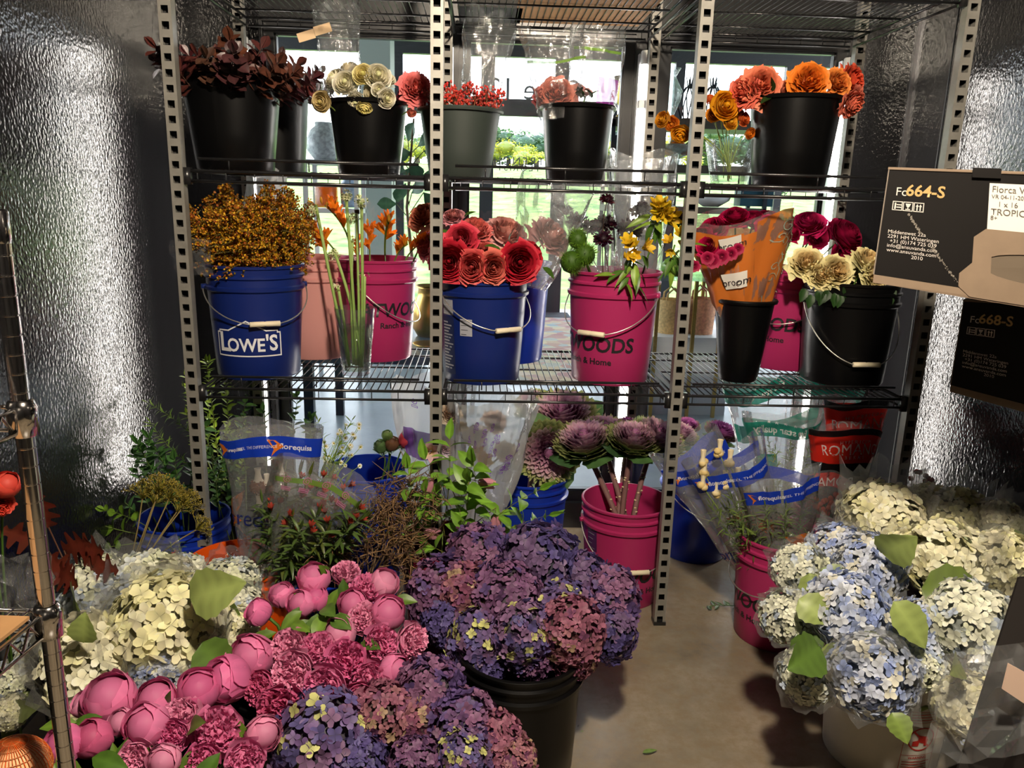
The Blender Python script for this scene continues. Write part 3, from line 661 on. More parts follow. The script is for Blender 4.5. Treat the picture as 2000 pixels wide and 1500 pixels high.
def mk_hydrangea(seed, pal, N=240, flat=0.85, fs=0.17):
    """a mop head of four-petalled florets, unit radius"""
    rng = random.Random(seed); mb = MB()
    core = lerp(pal[0], (0.05, 0.06, 0.04), 0.75)  # core coloured dark to paint shade into the gaps between florets
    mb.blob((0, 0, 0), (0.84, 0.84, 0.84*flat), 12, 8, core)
    lump = [(Vector((rng.gauss(0, 1), rng.gauss(0, 1), rng.gauss(0, 1))).normalized(), rng.uniform(-.10, .10)) for _ in range(6)]
    # drifts of colour over the head
    drift = [(Vector((rng.gauss(0, 1), rng.gauss(0, 1), rng.gauss(0, 1))).normalized(), rng.choice(pal)) for _ in range(4)]
    for k in range(N):
        zz = 1-1.72*(k+0.5)/N; a = k*2.39996+rng.uniform(-.2, .2); rr = math.sqrt(max(0, 1-zz*zz))
        n = Vector((rr*math.cos(a), rr*math.sin(a), zz)); R = 1+sum(w*max(0, n.dot(l))**3 for l, w in lump)+rng.uniform(-.05, .05)
        c = Vector((n.x, n.y, n.z*flat))*R
        n = (n+Vector((rng.gauss(0, .36), rng.gauss(0, .36), rng.gauss(0, .36)))).normalized()
        s = n.orthogonal().normalized(); s = Quaternion(n, rng.uniform(0, 6.28)) @ s; t = n.cross(s)
        base = rng.choice(pal)
        for l, pc in drift:
            if n.dot(l) > 0.55 and rng.random() < 0.75: base = pc
        f = fs*rng.uniform(0.8, 1.15)
        tw = rng.uniform(0, 1.5)
        for q in range(4):
            aa = q*PI/2+tw; d = s*math.cos(aa)+t*math.sin(aa); e = n.cross(d); sh = rng.uniform(0.74, 1.20); up = rng.uniform(-.10, .30)
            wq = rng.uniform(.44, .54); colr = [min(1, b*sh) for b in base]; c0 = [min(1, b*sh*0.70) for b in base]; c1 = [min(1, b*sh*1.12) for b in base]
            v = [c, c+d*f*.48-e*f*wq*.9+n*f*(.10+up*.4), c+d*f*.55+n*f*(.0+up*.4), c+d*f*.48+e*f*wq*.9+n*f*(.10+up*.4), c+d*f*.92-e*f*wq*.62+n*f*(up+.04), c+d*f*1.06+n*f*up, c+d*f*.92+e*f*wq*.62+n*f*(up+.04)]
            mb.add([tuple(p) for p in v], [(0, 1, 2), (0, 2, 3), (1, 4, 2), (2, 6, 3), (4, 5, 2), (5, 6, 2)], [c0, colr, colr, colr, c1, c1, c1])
    return mb
def leaf_grid(L, Wd, nL=7, shape='ovate', fold=0.25, droop=0.25, wav=0.0, rng=None, serr=0.0):
    """a leaf lying along +X from the origin, upper side +Z; returns points (nL,5,3)"""
    P = np.zeros((nL, 5, 3))
    for i in range(nL):
        t = i/(nL-1)
        if shape == 'ovate': w = math.sin(PI*t**0.72)**0.85
        elif shape == 'lance': w = math.sin(PI*t**0.85)**1.0*0.95
        elif shape == 'round': w = math.sin(PI*t**0.95)**0.6
        elif shape == 'obov': w = math.sin(PI*t**1.35)**0.8
        else: w = math.sin(PI*t)
        w = max(w, 0.03)*Wd/2
        if serr and 0 < i < nL-1: w *= 1+serr*(1 if i % 2 else -1)
        x = L*(t-droop*0.25*t*t); z = -droop*L*t*t
        for j in range(5):
            u = (j-2)/2
            P[i, j] = (x, u*w, z+fold*abs(u)*w+(wav*math.sin(7*t+u*3)*Wd if wav else 0))
    return P
def add_leaf(mb, M, L, Wd, col, rng, **k):
    P = leaf_grid(L, Wd, **k); a, b = P.shape[:2]
    Q = np.array([[tuple(M @ Vector(p)) for p in row] for row in P])
    sh = rng.uniform(0.75, 1.2)
    C = np.zeros((a, b, 3))
    for i in range(a):
        for j in range(b):
            C[i, j] = [min(1, q*sh*(1.3 if j == 2 else (1.08 if i % 2 else .88))) for q in col]
    mb.grid(Q, C)
def frame_at(p, d, up=(0, 0, 1), roll=0.0):
    """matrix with +X along d"""
    x = Vector(d).normalized(); z = Vector(up)-x*Vector(up).dot(x)
    z = z.normalized() if z.length > 1e-4 else x.orthogonal().normalized()
    y = z.cross(x); M = Matrix((x, y, z)).transposed().to_4x4(); M.translation = p
    return M @ Matrix.Rotation(roll, 4, 'X')
def curve_pts(p0, d, L, bend, n=8):
    """stem path starting at p0 along d and bending towards `bend`"""
    p = Vector(p0); d = Vector(d).normalized(); out = [p.copy()]
    for i in range(n):
        d = (d+Vector(bend)/n).normalized(); p = p+d*(L/n); out.append(p.copy())
    return out
def mk_branch(seed, L, nl, ll, lw, shape, col, scol, spread=0.9, droop=0.3, bend=(0.2, 0, -0.2), pair=True, r=0.0022, start=0.2, fold=0.25, wav=0.0, serr=0.0, nL=6, tip=True):
    """a leafy stem rising along +Z from the origin; returns (stem builder, leaf builder)"""
    rng = random.Random(seed); st = MB(); lf = MB()
    pts = curve_pts((0, 0, 0), (0, 0, 1), L, bend, 9)
    st.tube(pts, [r*(1-0.6*i/9) for i in range(10)], 5, scol)
    for k in range(nl):
        t = start+(1-start)*(k+0.5)/nl; i = min(8, int(t*9)); f = t*9-i; p = pts[i].lerp(pts[i+1], f); d = (pts[i+1]-pts[i]).normalized()
        for s in ((0, PI) if pair else (0,)):
            a = k*2.4+s+rng.uniform(-.4, .4); o = d.orthogonal().normalized(); o = Quaternion(d, a) @ o
            dd = (o*spread+d*rng.uniform(0.2, 0.9)).normalized(); sc = rng.uniform(0.75, 1.15)*(1.0-0.35*max(0, t-0.6))
            add_leaf(lf, frame_at(p, dd, d, rng.uniform(-.4, .4)), ll*sc, lw*sc, col, rng, shape=shape, droop=droop*rng.uniform(.4, 1.4), fold=fold, wav=wav, serr=serr, nL=nL)
    if tip:
        for k in range(2): add_leaf(lf, frame_at(pts[-1], pts[-1]-pts[-2]+Vector((rng.uniform(-.003, .003), rng.uniform(-.003, .003), 0)), (1, 0, 0), k*2), ll*.8, lw*.8, col, rng, shape=shape, droop=0.1, fold=fold, nL=nL)
    return st, lf
def mk_plume(seed, L=0.22):
    """goldenrod plume along +Z, base at the origin"""
    rng = random.Random(seed); mb = MB(); st = MB()
    st.tube(curve_pts((0, 0, 0), (0, 0, 1), L, (0.25, 0, 0), 6), 0.0016, 4, (0.16, 0.14, 0.04))
    ax = curve_pts((0, 0, 0), (0, 0, 1), L, (0.25, 0, 0), 12)
    pal = [srgb(206, 156, 24), srgb(194, 130, 18), srgb(176, 100, 22), srgb(222, 176, 40), srgb(150, 74, 24), srgb(130, 108, 24), srgb(110, 90, 26)]
    for k in range(44):
        t = 0.05+0.95*k/44; i = min(11, int(t*12)); p = ax[i]; a = k*2.4; ln = 0.075*(1.05-t)*rng.uniform(.6, 1.3)+0.012
        d = Vector((math.cos(a), math.sin(a), 0.75)).normalized(); br = curve_pts(p, d, ln, (0, 0, -0.5), 4)
        st.tube(br, 0.0007, 3, (0.18, 0.16, 0.05), cap=False)
        for j in range(int(10+ln*520)):
            q = br[rng.randint(0, 4)]+Vector((rng.gauss(0, .004), rng.gauss(0, .004), rng.gauss(0.002, .004))); s = rng.uniform(.0024, .0048)
            u = Vector((rng.gauss(0, 1), rng.gauss(0, 1), rng.gauss(0, 1))).normalized(); w = u.orthogonal().normalized(); x = u.cross(w)
            c = rng.choice(pal); c = lerp(c, (0.36, 0.10, 0.02), 0.55*max(0, t-0.55)/0.45*rng.random())
            mb.add([tuple(q+w*s), tuple(q+x*s), tuple(q-w*s), tuple(q-x*s), tuple(q+u*s*1.1)], [(0, 1, 4), (1, 2, 4), (2, 3, 4), (3, 0, 4)], c)
    return st, mb
def mk_kale(seed):
    """cupped head of frilled leaves, unit radius, facing +Z"""
    rng = random.Random(seed); mb = MB(); NR = 10; mb.blob((0, 0, .22), (.16, .16, .2), 8, 6, srgb(176, 110, 156))
    cin = srgb(168, 92, 146); cm = srgb(206, 160, 178); cg = srgb(150, 158, 104); cdg = srgb(70, 100, 58)
    for ring in range(NR):
        t = ring/(NR-1); n = 4+int(6*t); Rim = .12+.88*t**.8; zr = .42-.40*t**1.6
        for k in range(n):
            a = 2*PI*k/n+ring*.8+rng.uniform(-.2, .2); nu, nv = 13, 6; P = np.zeros((nv, nu, 3)); C = np.zeros((nv, nu, 3)); ph = rng.uniform(0, 6); w = 2*PI/n*1.25; zz = zr+rng.uniform(-.05, .05)
            for i in range(nv):
                v = i/(nv-1)
                for j in range(nu):
                    u = 2*j/(nu-1)-1; ru = (.05+.05*t)*v**3*(math.sin(u*12+ph)+.6*math.sin(u*21+ph*2)); r = Rim*(.12+.88*v**.85)+ru*.6+rng.uniform(-.012, .012)*v
                    aa = a+u*w*.5*(.45+.55*v); P[i, j] = (r*math.cos(aa), r*math.sin(aa), -.72+(zz+.72)*v**.9+ru*.7-.08*u*u*v)
                    if t < .45: c = lerp(cin, cm, t*2*v)
                    elif t < .75: c = lerp(lerp(cm, cin, .3), cg, v*.8*(t-.3)*2)
                    else: c = lerp(cdg, srgb(150, 160, 100), max(0, v-.5)*1.6)
                    if i == nv-1: c = lerp(c, srgb(226, 200, 206) if t < .7 else srgb(196, 196, 130), .5)
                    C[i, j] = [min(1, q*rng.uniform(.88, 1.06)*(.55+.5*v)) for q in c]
            mb.grid(P, C)
    return mb
def mk_spiky_ball(seed, n=420, c1=srgb(120, 160, 40), c2=srgb(74, 112, 28)):
    rng = random.Random(seed); mb = MB(); mb.blob((0, 0, 0), 0.72, 10, 8, lerp(c2, (0, 0, 0), .3))
    for k in range(n):
        zz = 1-2*(k+.5)/n; a = k*2.39996; r = math.sqrt(1-zz*zz); d = Vector((r*math.cos(a), r*math.sin(a), zz)); d = (d+Vector((rng.gauss(0, .15), rng.gauss(0, .15), rng.gauss(0, .15)))).normalized()
        o = d.orthogonal().normalized()*0.022; b = d*0.65; e = d*rng.uniform(.9, 1.08); c = lerp(c1, c2, rng.random())
        mb.add([tuple(b+o), tuple(b-o), tuple(e)], [(0, 1, 2)], c)
    return mb
def mk_scabiosa(seed, col=srgb(62, 12, 30)):
    rng = random.Random(seed); mb = MB(); mb.blob((0, 0, 0.1), (0.5, 0.5, 0.42), 10, 7, lerp(col, (0, 0, 0), .5))
    for k in range(90):
        zz = rng.uniform(-0.25, 1); a = rng.uniform(0, 6.28); r = math.sqrt(max(0, 1-zz*zz)); d = Vector((r*math.cos(a), r*math.sin(a), zz*0.8)); o = d.orthogonal().normalized(); o = Quaternion(d, rng.uniform(0, 6)) @ o; x = d.cross(o)
        L = rng.uniform(.75, 1.05); w = .13
        c = [q*rng.uniform(.6, 1.7) for q in col]
        mb.add([tuple(d*.4), tuple(d*L*.8+o*w), tuple(d*L+x*.06), tuple(d*L*.8-o*w)], [(0, 1, 2, 3)], c)
    return mb
def mk_alstro(seed, c1, c2, cs=srgb(120, 60, 10)):
    """open six-petalled trumpet along +Z, unit radius"""
    rng = random.Random(seed); mb = MB()
    for k in range(6):
        a = k*PI/3+rng.uniform(-.1, .1); nar = k % 2; L = 1.15; P = np.zeros((5, 3, 3)); C = np.zeros((5, 3, 3))
        for i in range(5):
            t = i/4; r = 0.08+0.85*t**1.3; z = 0.95*t**0.75; w = (0.42 if not nar else .30)*math.sin(PI*(0.12+.8*t))
            for j in range(3):
                u = j-1; P[i, j] = (r*math.cos(a)-u*w*math.sin(a), r*math.sin(a)+u*w*math.cos(a), z+(0.06 if u else 0))
                c = lerp(c1, c2, t); c = lerp(c, cs, .6) if nar and j == 1 and 1 < i < 4 else c
                C[i, j] = [min(1, q*rng.uniform(.9, 1.1)) for q in c]
        mb.grid(P, C)
    for k in range(5): mb.tube([(0, 0, .1), (0.1*math.cos(k), .1*math.sin(k), 0.8)], 0.018, 3, c2)
    return mb
def mk_freesia(seed, n=5):
    """arched spike of orange trumpets with buds, length about 1, along +Z"""
    rng = random.Random(seed); st = MB(); mb = MB(); pts = curve_pts((0, 0, 0), (0, 0, 1), 1.0, (0.9, 0, -.3), 8); st.tube(pts, .022, 5, srgb(96, 120, 40))
    fl = mk_alstro(seed, srgb(240, 160, 30), srgb(242, 110, 20), srgb(240, 150, 40))
    for k in range(n):
        i = 3+int(k*5/n); d = Vector((rng.uniform(-.5, .5), rng.uniform(-.7, .7), 1)); M = Matrix.Translation(pts[i]) @ aim(d).to_matrix().to_4x4() @ Matrix.Diagonal((.135, .135, .30, 1))
        mb.merge(fl, M)
    for k in range(3):
        i = 7+(k > 1); mb.blob(tuple(pts[i]+Vector((0.04*k, 0, .05+.03*k))), (.035, .035, .085), 6, 5, srgb(206, 150, 40))
    return st, mb
def berries(mb, rng, c, R, n, r, col, st=None, scol=(0.1, 0.08, 0.03)):
    for k in range(n):
        d = Vector((rng.gauss(0, 1), rng.gauss(0, 1), rng.gauss(0, .7))); d = d.normalized()*R*rng.random()**.4; p = Vector(c)+d
        mb.blob(p, r*rng.uniform(.8, 1.15), 7, 5, [min(1, q*rng.uniform(.75, 1.2)) for q in col])
        if st is not None: st.tube([Vector(c)-Vector((0, 0, R)), p], r*.12, 3, scol, cap=False)

# wrapped things: sleeves of clear film
def sleeve_fn(h, rb, rx, ry, seed=0, lean=(0, 0), crump=0.006, wave=0.012, flat=0.0):
    """surface of a tapered sleeve: f(a, t), a the angle, t the height share"""
    rng = random.Random(seed); ph = [rng.uniform(0, 6.28) for _ in range(8)]
    def fn(a, t):
        e = t**0.85; x = (rb+(rx-rb)*e)*math.cos(a); y = (rb+(ry-rb)*e)*math.sin(a)
        cr = crump*(math.sin(5*a+ph[0]+3*t)+0.7*math.sin(9*a+ph[1]-7*t)+0.6*math.sin(13*t+ph[2]+2*a)+.5*math.sin(17*a+ph[3]+11*t))
        rr = math.hypot(x, y)+1e-6
        x += x/rr*cr; y += y/rr*cr
        z = h*t+(wave*math.sin(2*a+ph[4])+wave*.6*math.sin(3*a+ph[5]))*t*t
        return Vector((x+lean[0]*t*t, y+lean[1]*t*t, z))
    return fn
def sleeve_mesh(fn, n=36, m=14, t0=0.0, t1=1.0, a0=0, a1=2*PI, off=0.0):
    closed = abs(a1-a0-2*PI) < 1e-6
    N = n if closed else n+1; rows = []
    for i in range(m+1):
        t = t0+(t1-t0)*i/m; row = []
        for j in range(N):
            a = a0+(a1-a0)*j/n; p = fn(a, t)
            if off:
                c = fn(a+PI, t); c = (p+c)/2; d = (p-c); d.z = 0
                p = p+d.normalized()*off
            row.append(tuple(p))
        rows.append(row)
    return MB().grid(np.array(rows), closed=closed)
def on_sleeve(fn, az, t, h, off=0.002):
    """flat design (u to the right, v up) laid on the sleeve around angle az and height share t"""
    az = math.radians(az); p0 = fn(az, t); cc = (p0+fn(az+PI, t))/2; R = math.hypot(p0.x-cc.x, p0.y-cc.y)
    du = (fn(az+0.02, t)-fn(az-0.02, t)).length/0.04
    def g(u, v):
        a = az+u/du; tt = t+v/h; p = fn(a, tt); c = (p+fn(a+PI, tt))/2; d = p-c; d.z = 0
        return p+d.normalized()*off
    return g
# ------------------------------------------------------------------ shared flower meshes (several of each kind, tinted per flower)
WHT = (1, 1, 1)
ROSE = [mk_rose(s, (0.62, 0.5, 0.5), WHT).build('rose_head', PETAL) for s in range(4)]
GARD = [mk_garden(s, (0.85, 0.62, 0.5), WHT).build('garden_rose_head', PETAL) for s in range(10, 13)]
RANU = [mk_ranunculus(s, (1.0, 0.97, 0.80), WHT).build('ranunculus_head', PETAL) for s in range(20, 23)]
PBUD = [mk_peony_bud(s, (0.9, 0.8, 0.85), WHT).build('peony_bud', PETAL) for s in range(30, 33)]
POPN = [mk_peony_open(s, (1.0, 0.86, 0.88), WHT).build('peony_head', PETAL) for s in range(40, 44)]
KALE = [mk_kale(s).build('kale_head', PETAL) for s in range(3)]
SPKY = mk_spiky_ball(5).build('spiky_ball', PETAL)
SCAB = [mk_scabiosa(s).build('scabiosa_head', PETAL) for s in range(2)]
ALST = [mk_alstro(s, srgb(190, 170, 30), srgb(236, 206, 40)).build('alstroemeria_bloom', PETAL) for s in range(2)]
GREEN = srgb(70, 104, 34); DGREEN = srgb(34, 62, 24); OLIVE = srgb(96, 112, 48); LIME = srgb(120, 150, 50)
TOCAM = (0, -1, 0.25)
CAMP = Vector((0, 0, H_CAM))
def stem_path(a, da, b):
    """from the head base a, leaving along -da, to the point b in the bucket"""
    a = Vector(a); b = Vector(b); da = Vector(da).normalized(); L = (b-a).length
    p1 = a-da*L*0.25; p2 = b+Vector((0, 0, L*0.35)); out = []
    for i in range(9):
        t = i/8; out.append(a*(1-t)**3+p1*3*t*(1-t)**2+p2*3*t*t*(1-t)+b*t**3)
    return out
RNG = random.Random(7)
def bucket_pt(key, spread=0.5, zf=0.12):
    r, x, y, z, rb, rt, h = BUCKETS[key]; a = RNG.uniform(0, 6.28); q = rb*spread*math.sqrt(RNG.random())
    return Vector((x+q*math.cos(a), y+q*math.sin(a), z+0.012+h*zf*RNG.random()))
def flower(name, label, cat, mesh, px, py, Y, dpx, d, color, key=None, group=None, cz=0.45, head='flower_head', sr=0.0028, scol=GREEN, squash=1.0, stem_b=None, leaf=None, mat_stem=None):
    P = at(px, py, Y); R = dpx*mpp(px, py, Y)/2; d = Vector(d).normalized()
    base = P-d*cz*R
    root = thing(name, label, cat, base, group)
    obj(head, mesh, root, (0, 0, 0), color, aim(d, RNG.uniform(0, 6.28)), (R, R, R*squash))
    b = stem_b if stem_b is not None else (bucket_pt(key) if key else None)
    if b is not None:
        pts = [p-base for p in stem_path(base+d*R*0.1, d, b)]
        obj('stem', MB().tube(pts, sr, 6, scol).build('stem', STEM), root)
    return root, base, R
def leaf_part(root, base, p, d, L, Wd, col, up=(0, -0.4, 1), roll=0.0, **k):
    """a single leaf as a part; p and base in place coordinates"""
    rng = random.Random(int(p[0]*9973+p[1]*313+p[2]*77)); mb = MB()
    add_leaf(mb, frame_at(Vector(p)-Vector(base), d, up, roll), L, Wd, col, rng, **k)
    return obj('leaf', mb.build('leaf', LEAF), root)
def bunch(name, cat, lab, group, items, key, mesh, d0, cz=0.45, head='flower_head', own=None, sr=0.0028, squash=1.0, scol=GREEN, where='from the left'):
    """items: (px, py, Y, size px, colour, [direction], [mesh list], [label])"""
    out = []; order = sorted(range(len(items)), key=lambda i: items[i][0]); rank = {i: k for k, i in enumerate(order)}
    for i, it in enumerate(items):
        px, py, Y, s, col = it[:5]; d = it[5] if len(it) > 5 and it[5] else d0; ms = it[6] if len(it) > 6 and it[6] else mesh
        label = it[7] if len(it) > 7 and it[7] else ('%s, %s %s' % (lab, ORD[rank[i]], where))
        m = ms[RNG.randrange(len(ms))] if isinstance(ms, list) else ms
        jd = (d[0]+RNG.uniform(-.15, .15), d[1]+RNG.uniform(-.1, .1), d[2]+RNG.uniform(-.1, .1))
        out.append(flower(name, label, cat, m, px, py, Y, s, jd, col, key, group, cz, head, sr, scol, squash))
    return out

# ---- lower shelf: roses in the dark blue bucket
RED = srgb(206, 36, 58); CORAL = srgb(240, 104, 104); SALM = srgb(244, 132, 116); PPK = srgb(240, 160, 160); PEA = srgb(226, 140, 112); PALE = srgb(246, 188, 186)
R_ = (0, -1, 0.2)
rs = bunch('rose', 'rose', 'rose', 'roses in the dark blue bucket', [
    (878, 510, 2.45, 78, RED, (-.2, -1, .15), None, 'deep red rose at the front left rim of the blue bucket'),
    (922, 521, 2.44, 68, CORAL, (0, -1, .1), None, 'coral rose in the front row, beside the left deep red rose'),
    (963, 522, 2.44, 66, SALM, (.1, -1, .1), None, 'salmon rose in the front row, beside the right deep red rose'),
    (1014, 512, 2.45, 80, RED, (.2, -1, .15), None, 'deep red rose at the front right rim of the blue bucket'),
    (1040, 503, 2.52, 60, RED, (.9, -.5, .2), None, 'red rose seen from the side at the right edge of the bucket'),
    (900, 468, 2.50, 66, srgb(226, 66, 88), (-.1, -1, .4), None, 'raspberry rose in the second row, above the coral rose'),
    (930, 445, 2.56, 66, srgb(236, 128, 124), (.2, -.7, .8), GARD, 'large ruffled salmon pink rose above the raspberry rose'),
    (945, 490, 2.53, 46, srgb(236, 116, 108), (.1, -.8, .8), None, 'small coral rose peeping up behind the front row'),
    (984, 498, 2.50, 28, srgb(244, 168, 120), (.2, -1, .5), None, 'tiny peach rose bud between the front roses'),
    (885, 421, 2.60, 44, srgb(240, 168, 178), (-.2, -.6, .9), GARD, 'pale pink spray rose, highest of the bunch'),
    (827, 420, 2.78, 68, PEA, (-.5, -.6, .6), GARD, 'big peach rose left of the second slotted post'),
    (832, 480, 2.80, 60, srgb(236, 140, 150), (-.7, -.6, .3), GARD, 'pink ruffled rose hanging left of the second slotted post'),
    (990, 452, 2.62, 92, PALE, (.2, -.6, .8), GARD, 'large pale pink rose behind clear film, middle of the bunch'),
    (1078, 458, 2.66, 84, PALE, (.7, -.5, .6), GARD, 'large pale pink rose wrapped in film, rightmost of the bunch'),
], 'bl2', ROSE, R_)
root, base, R = rs[5]
for (x, y, Y, dd, L, w) in ((905, 425, 2.57, (.6, -.3, .5), .05, .03), (875, 450, 2.57, (-.8, -.3, -.3), .07, .035), (975, 485, 2.50, (-.7, -.4, .3), .055, .028), (995, 470, 2.5, (.1, -.4, .9), .05, .022), (1060, 522, 2.5, (.8, -.3, -.5), .055, .03), (965, 480, 2.49, (.2, -.6, -.4), .05, .028)):
    leaf_part(root, base, at(x, y, Y), dd, L, w, GREEN, shape='ovate')

# ---- cream roses in the black bucket, magenta roses behind
CRM = srgb(246, 236, 178)
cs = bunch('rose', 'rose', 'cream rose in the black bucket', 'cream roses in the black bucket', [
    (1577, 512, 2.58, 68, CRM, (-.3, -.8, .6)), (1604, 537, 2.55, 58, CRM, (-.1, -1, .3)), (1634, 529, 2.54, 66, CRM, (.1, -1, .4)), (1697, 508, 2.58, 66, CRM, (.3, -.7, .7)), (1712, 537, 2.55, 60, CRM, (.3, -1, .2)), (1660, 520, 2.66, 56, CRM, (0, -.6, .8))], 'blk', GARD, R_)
root, base, R = cs[2]
for k in range(16):
    x = 1572+k*11.5; y = 560+RNG.uniform(-10, 16); leaf_part(root, base, at(x, y, 2.53), (RNG.uniform(-.5, .5), -.4, -.9), .05, .032, DGREEN, up=(0, -1, .3), shape='ovate', serr=.06)
MAG = srgb(214, 20, 92); MAG2 = srgb(180, 18, 78)
bunch('rose', 'rose', 'magenta rose above the orange wrap', 'magenta roses in the orange wrap', [
    (1366, 466, 2.62, 58, MAG, (-.6, -.5, .6)), (1392, 448, 2.66, 62, MAG, (-.5, -.5, .6)), (1384, 480, 2.56, 48, MAG, (-.6, -.7, .4)), (1436, 424, 2.66, 58, MAG, (-.1, -.6, .8)), (1472, 430, 2.66, 52, MAG2, (.1, -.6, .8)), (1502, 428, 2.68, 50, MAG2, (.2, -.5, .8)), (1507, 450, 2.58, 66, MAG, (.1, -1, .5)), (1545, 452, 2.66, 46, MAG, (.5, -.6, .6))], 'broom', ROSE, R_)
bunch('rose', 'rose', 'magenta rose standing behind the cream roses', 'magenta roses behind the cream roses', [
    (1578, 437, 2.80, 64, srgb(226, 40, 116), (-.3, -.5, .6)), (1597, 462, 2.78, 50, srgb(206, 30, 96), (0, -.9, .1)), (1652, 462, 2.78, 82, MAG2, (.4, -.6, .6)), (1652, 500, 2.76, 60, MAG2, (.1, -1, -.2))], 'pk3', ROSE, R_)

# ---- upper shelf: cream ranunculus, orange garden roses, orange ranunculus in a clear vase
IVR = srgb(255, 250, 230)
bunch('ranunculus', 'ranunculus', 'cream ranunculus in the black bucket', 'cream ranunculus on the upper shelf', [
    (652, 152, 2.72, 50, IVR, (-.6, -.6, .5)), (674, 160, 2.66, 52, IVR, (-.2, -1, .3)), (680, 132, 2.80, 44, srgb(236, 222, 188), (-.2, -.5, .9)), (709, 144, 2.64, 44, srgb(250, 236, 170), (0, -1, .3)), (739, 146, 2.64, 54, IVR, (.2, -1, .4)), (757, 152, 2.74, 40, IVR, (.5, -.6, .7)), (730, 184, 2.66, 44, srgb(236, 226, 196), (0, -.9, -.2)), (740, 175, 2.60, 30, IVR, (.2, -1, .1)), (694, 199, 2.58, 38, IVR, (-.2, -1, -.3)), (712, 213, 2.56, 32, srgb(250, 236, 160), (0, -.7, -.8)), (756, 192, 2.58, 40, IVR, (.4, -1, -.2)),
    (626, 199, 2.56, 42, srgb(222, 200, 146), (-.3, -1, -.2), None, 'yellowed ranunculus drooping left outside the black bucket')], 'u3', RANU, R_, cz=0.5, sr=0.002, scol=OLIVE)
bunch('garden_rose', 'rose', 'pink garden rose', 'pink roses between the ranunculus and the berries', [
    (811, 172, 2.66, 62, srgb(240, 130, 130), (.3, -1, .3), None, 'ruffled pink garden rose left of the second slotted post'), (792, 182, 2.72, 44, srgb(226, 90, 130), (-.5, -.7, .4), None, 'magenta pink rose half hidden beside the ruffled pink one'), (804, 222, 2.6, 19, srgb(226, 130, 110), (0, -.8, -.6), RANU, 'tiny peach bud drooping over the black bucket rim')], 'u3', GARD, R_, sr=0.0018)
ORG = srgb(244, 140, 70); ORP = srgb(240, 136, 100)
os_ = bunch('garden_rose', 'rose', 'orange garden rose', 'orange garden roses on the upper shelf', [
    (1487, 165, 2.62, 76, srgb(240, 138, 104), (-.1, -1, .3), None, 'peach orange garden rose left of the bucket middle'),
    (1450, 180, 2.64, 66, srgb(236, 118, 96), (-.7, -.8, .1), None, 'salmon garden rose, leftmost over the bucket rim'),
    (1532, 176, 2.70, 52, srgb(244, 156, 128), (0, -.8, .6), None, 'half hidden peach rose in the bucket middle'),
    (1581, 157, 2.60, 78, srgb(246, 140, 44), (0, -1, .35), None, 'brightest orange garden rose, wide open'),
    (1637, 160, 2.62, 58, srgb(242, 150, 70), (.2, -1, .4), None, 'orange and red garden rose beside the brightest one'),
    (1668, 158, 2.66, 64, srgb(236, 96, 66), (.6, -.8, .2), None, 'red orange garden rose, rightmost and upright'),
    (1668, 203, 2.58, 58, srgb(232, 128, 104), (.6, -.8, -.5), None, 'faded salmon rose drooping over the right rim')], 'u6', GARD, R_)
root, base, R = os_[2]
for (x, y, dd) in ((1508, 178, (-.1, -.4, .9)), (1545, 188, (.6, -.4, .3)), (1505, 190, (-.6, -.4, -.2))): leaf_part(root, base, at(x, y, 2.6), dd, .05, .026, DGREEN, shape='ovate')
ORR = srgb(246, 168, 30)
V2 = at(1425, 340, 2.75); V2.z = SU
vs = thing('glass_vase', 'clear glass vase of orange ranunculus behind the third post', 'vase', V2)
obj('body', edge_split(MB().lathe([(0, 0.0), (0.055, 0.0), (0.062, 0.008), (0.092, 0.150), (0.09, 0.150), (0.058, 0.015), (0, 0.012)], 40).build('body', VGLASS)), vs)
BUCKETS['v2'] = (vs, V2.x, V2.y, V2.z, 0.055, 0.09, 0.15)
bunch('ranunculus', 'ranunculus', 'orange ranunculus in the clear vase', 'orange ranunculus on the upper shelf', [
    (1292, 233, 2.62, 34, srgb(232, 160, 40), (-.8, -.7, .1)), (1312, 242, 2.62, 30, srgb(240, 140, 40), (-.4, -.8, -.3)), (1329, 264, 2.60, 40, ORR, (-.3, -.8, -.6)), (1396, 222, 2.72, 34, srgb(240, 150, 40), (-.3, -.9, .3)), (1419, 205, 2.64, 58, ORR, (.1, -1, .1)), (1443, 220, 2.7, 34, ORR, (.3, -.8, .4)), (1455, 232, 2.68, 28, srgb(226, 110, 50), (.4, -.9, .1)), (1466, 262, 2.66, 24, srgb(236, 130, 30), (.4, -.8, -.4)), (1386, 192, 2.8, 26, srgb(240, 120, 60), (-.2, -.7, .6)), (1428, 238, 2.66, 32, srgb(246, 180, 50), (.2, -.9, .1))], 'v2', RANU, R_, cz=0.5, sr=0.0017, scol=srgb(150, 170, 70))

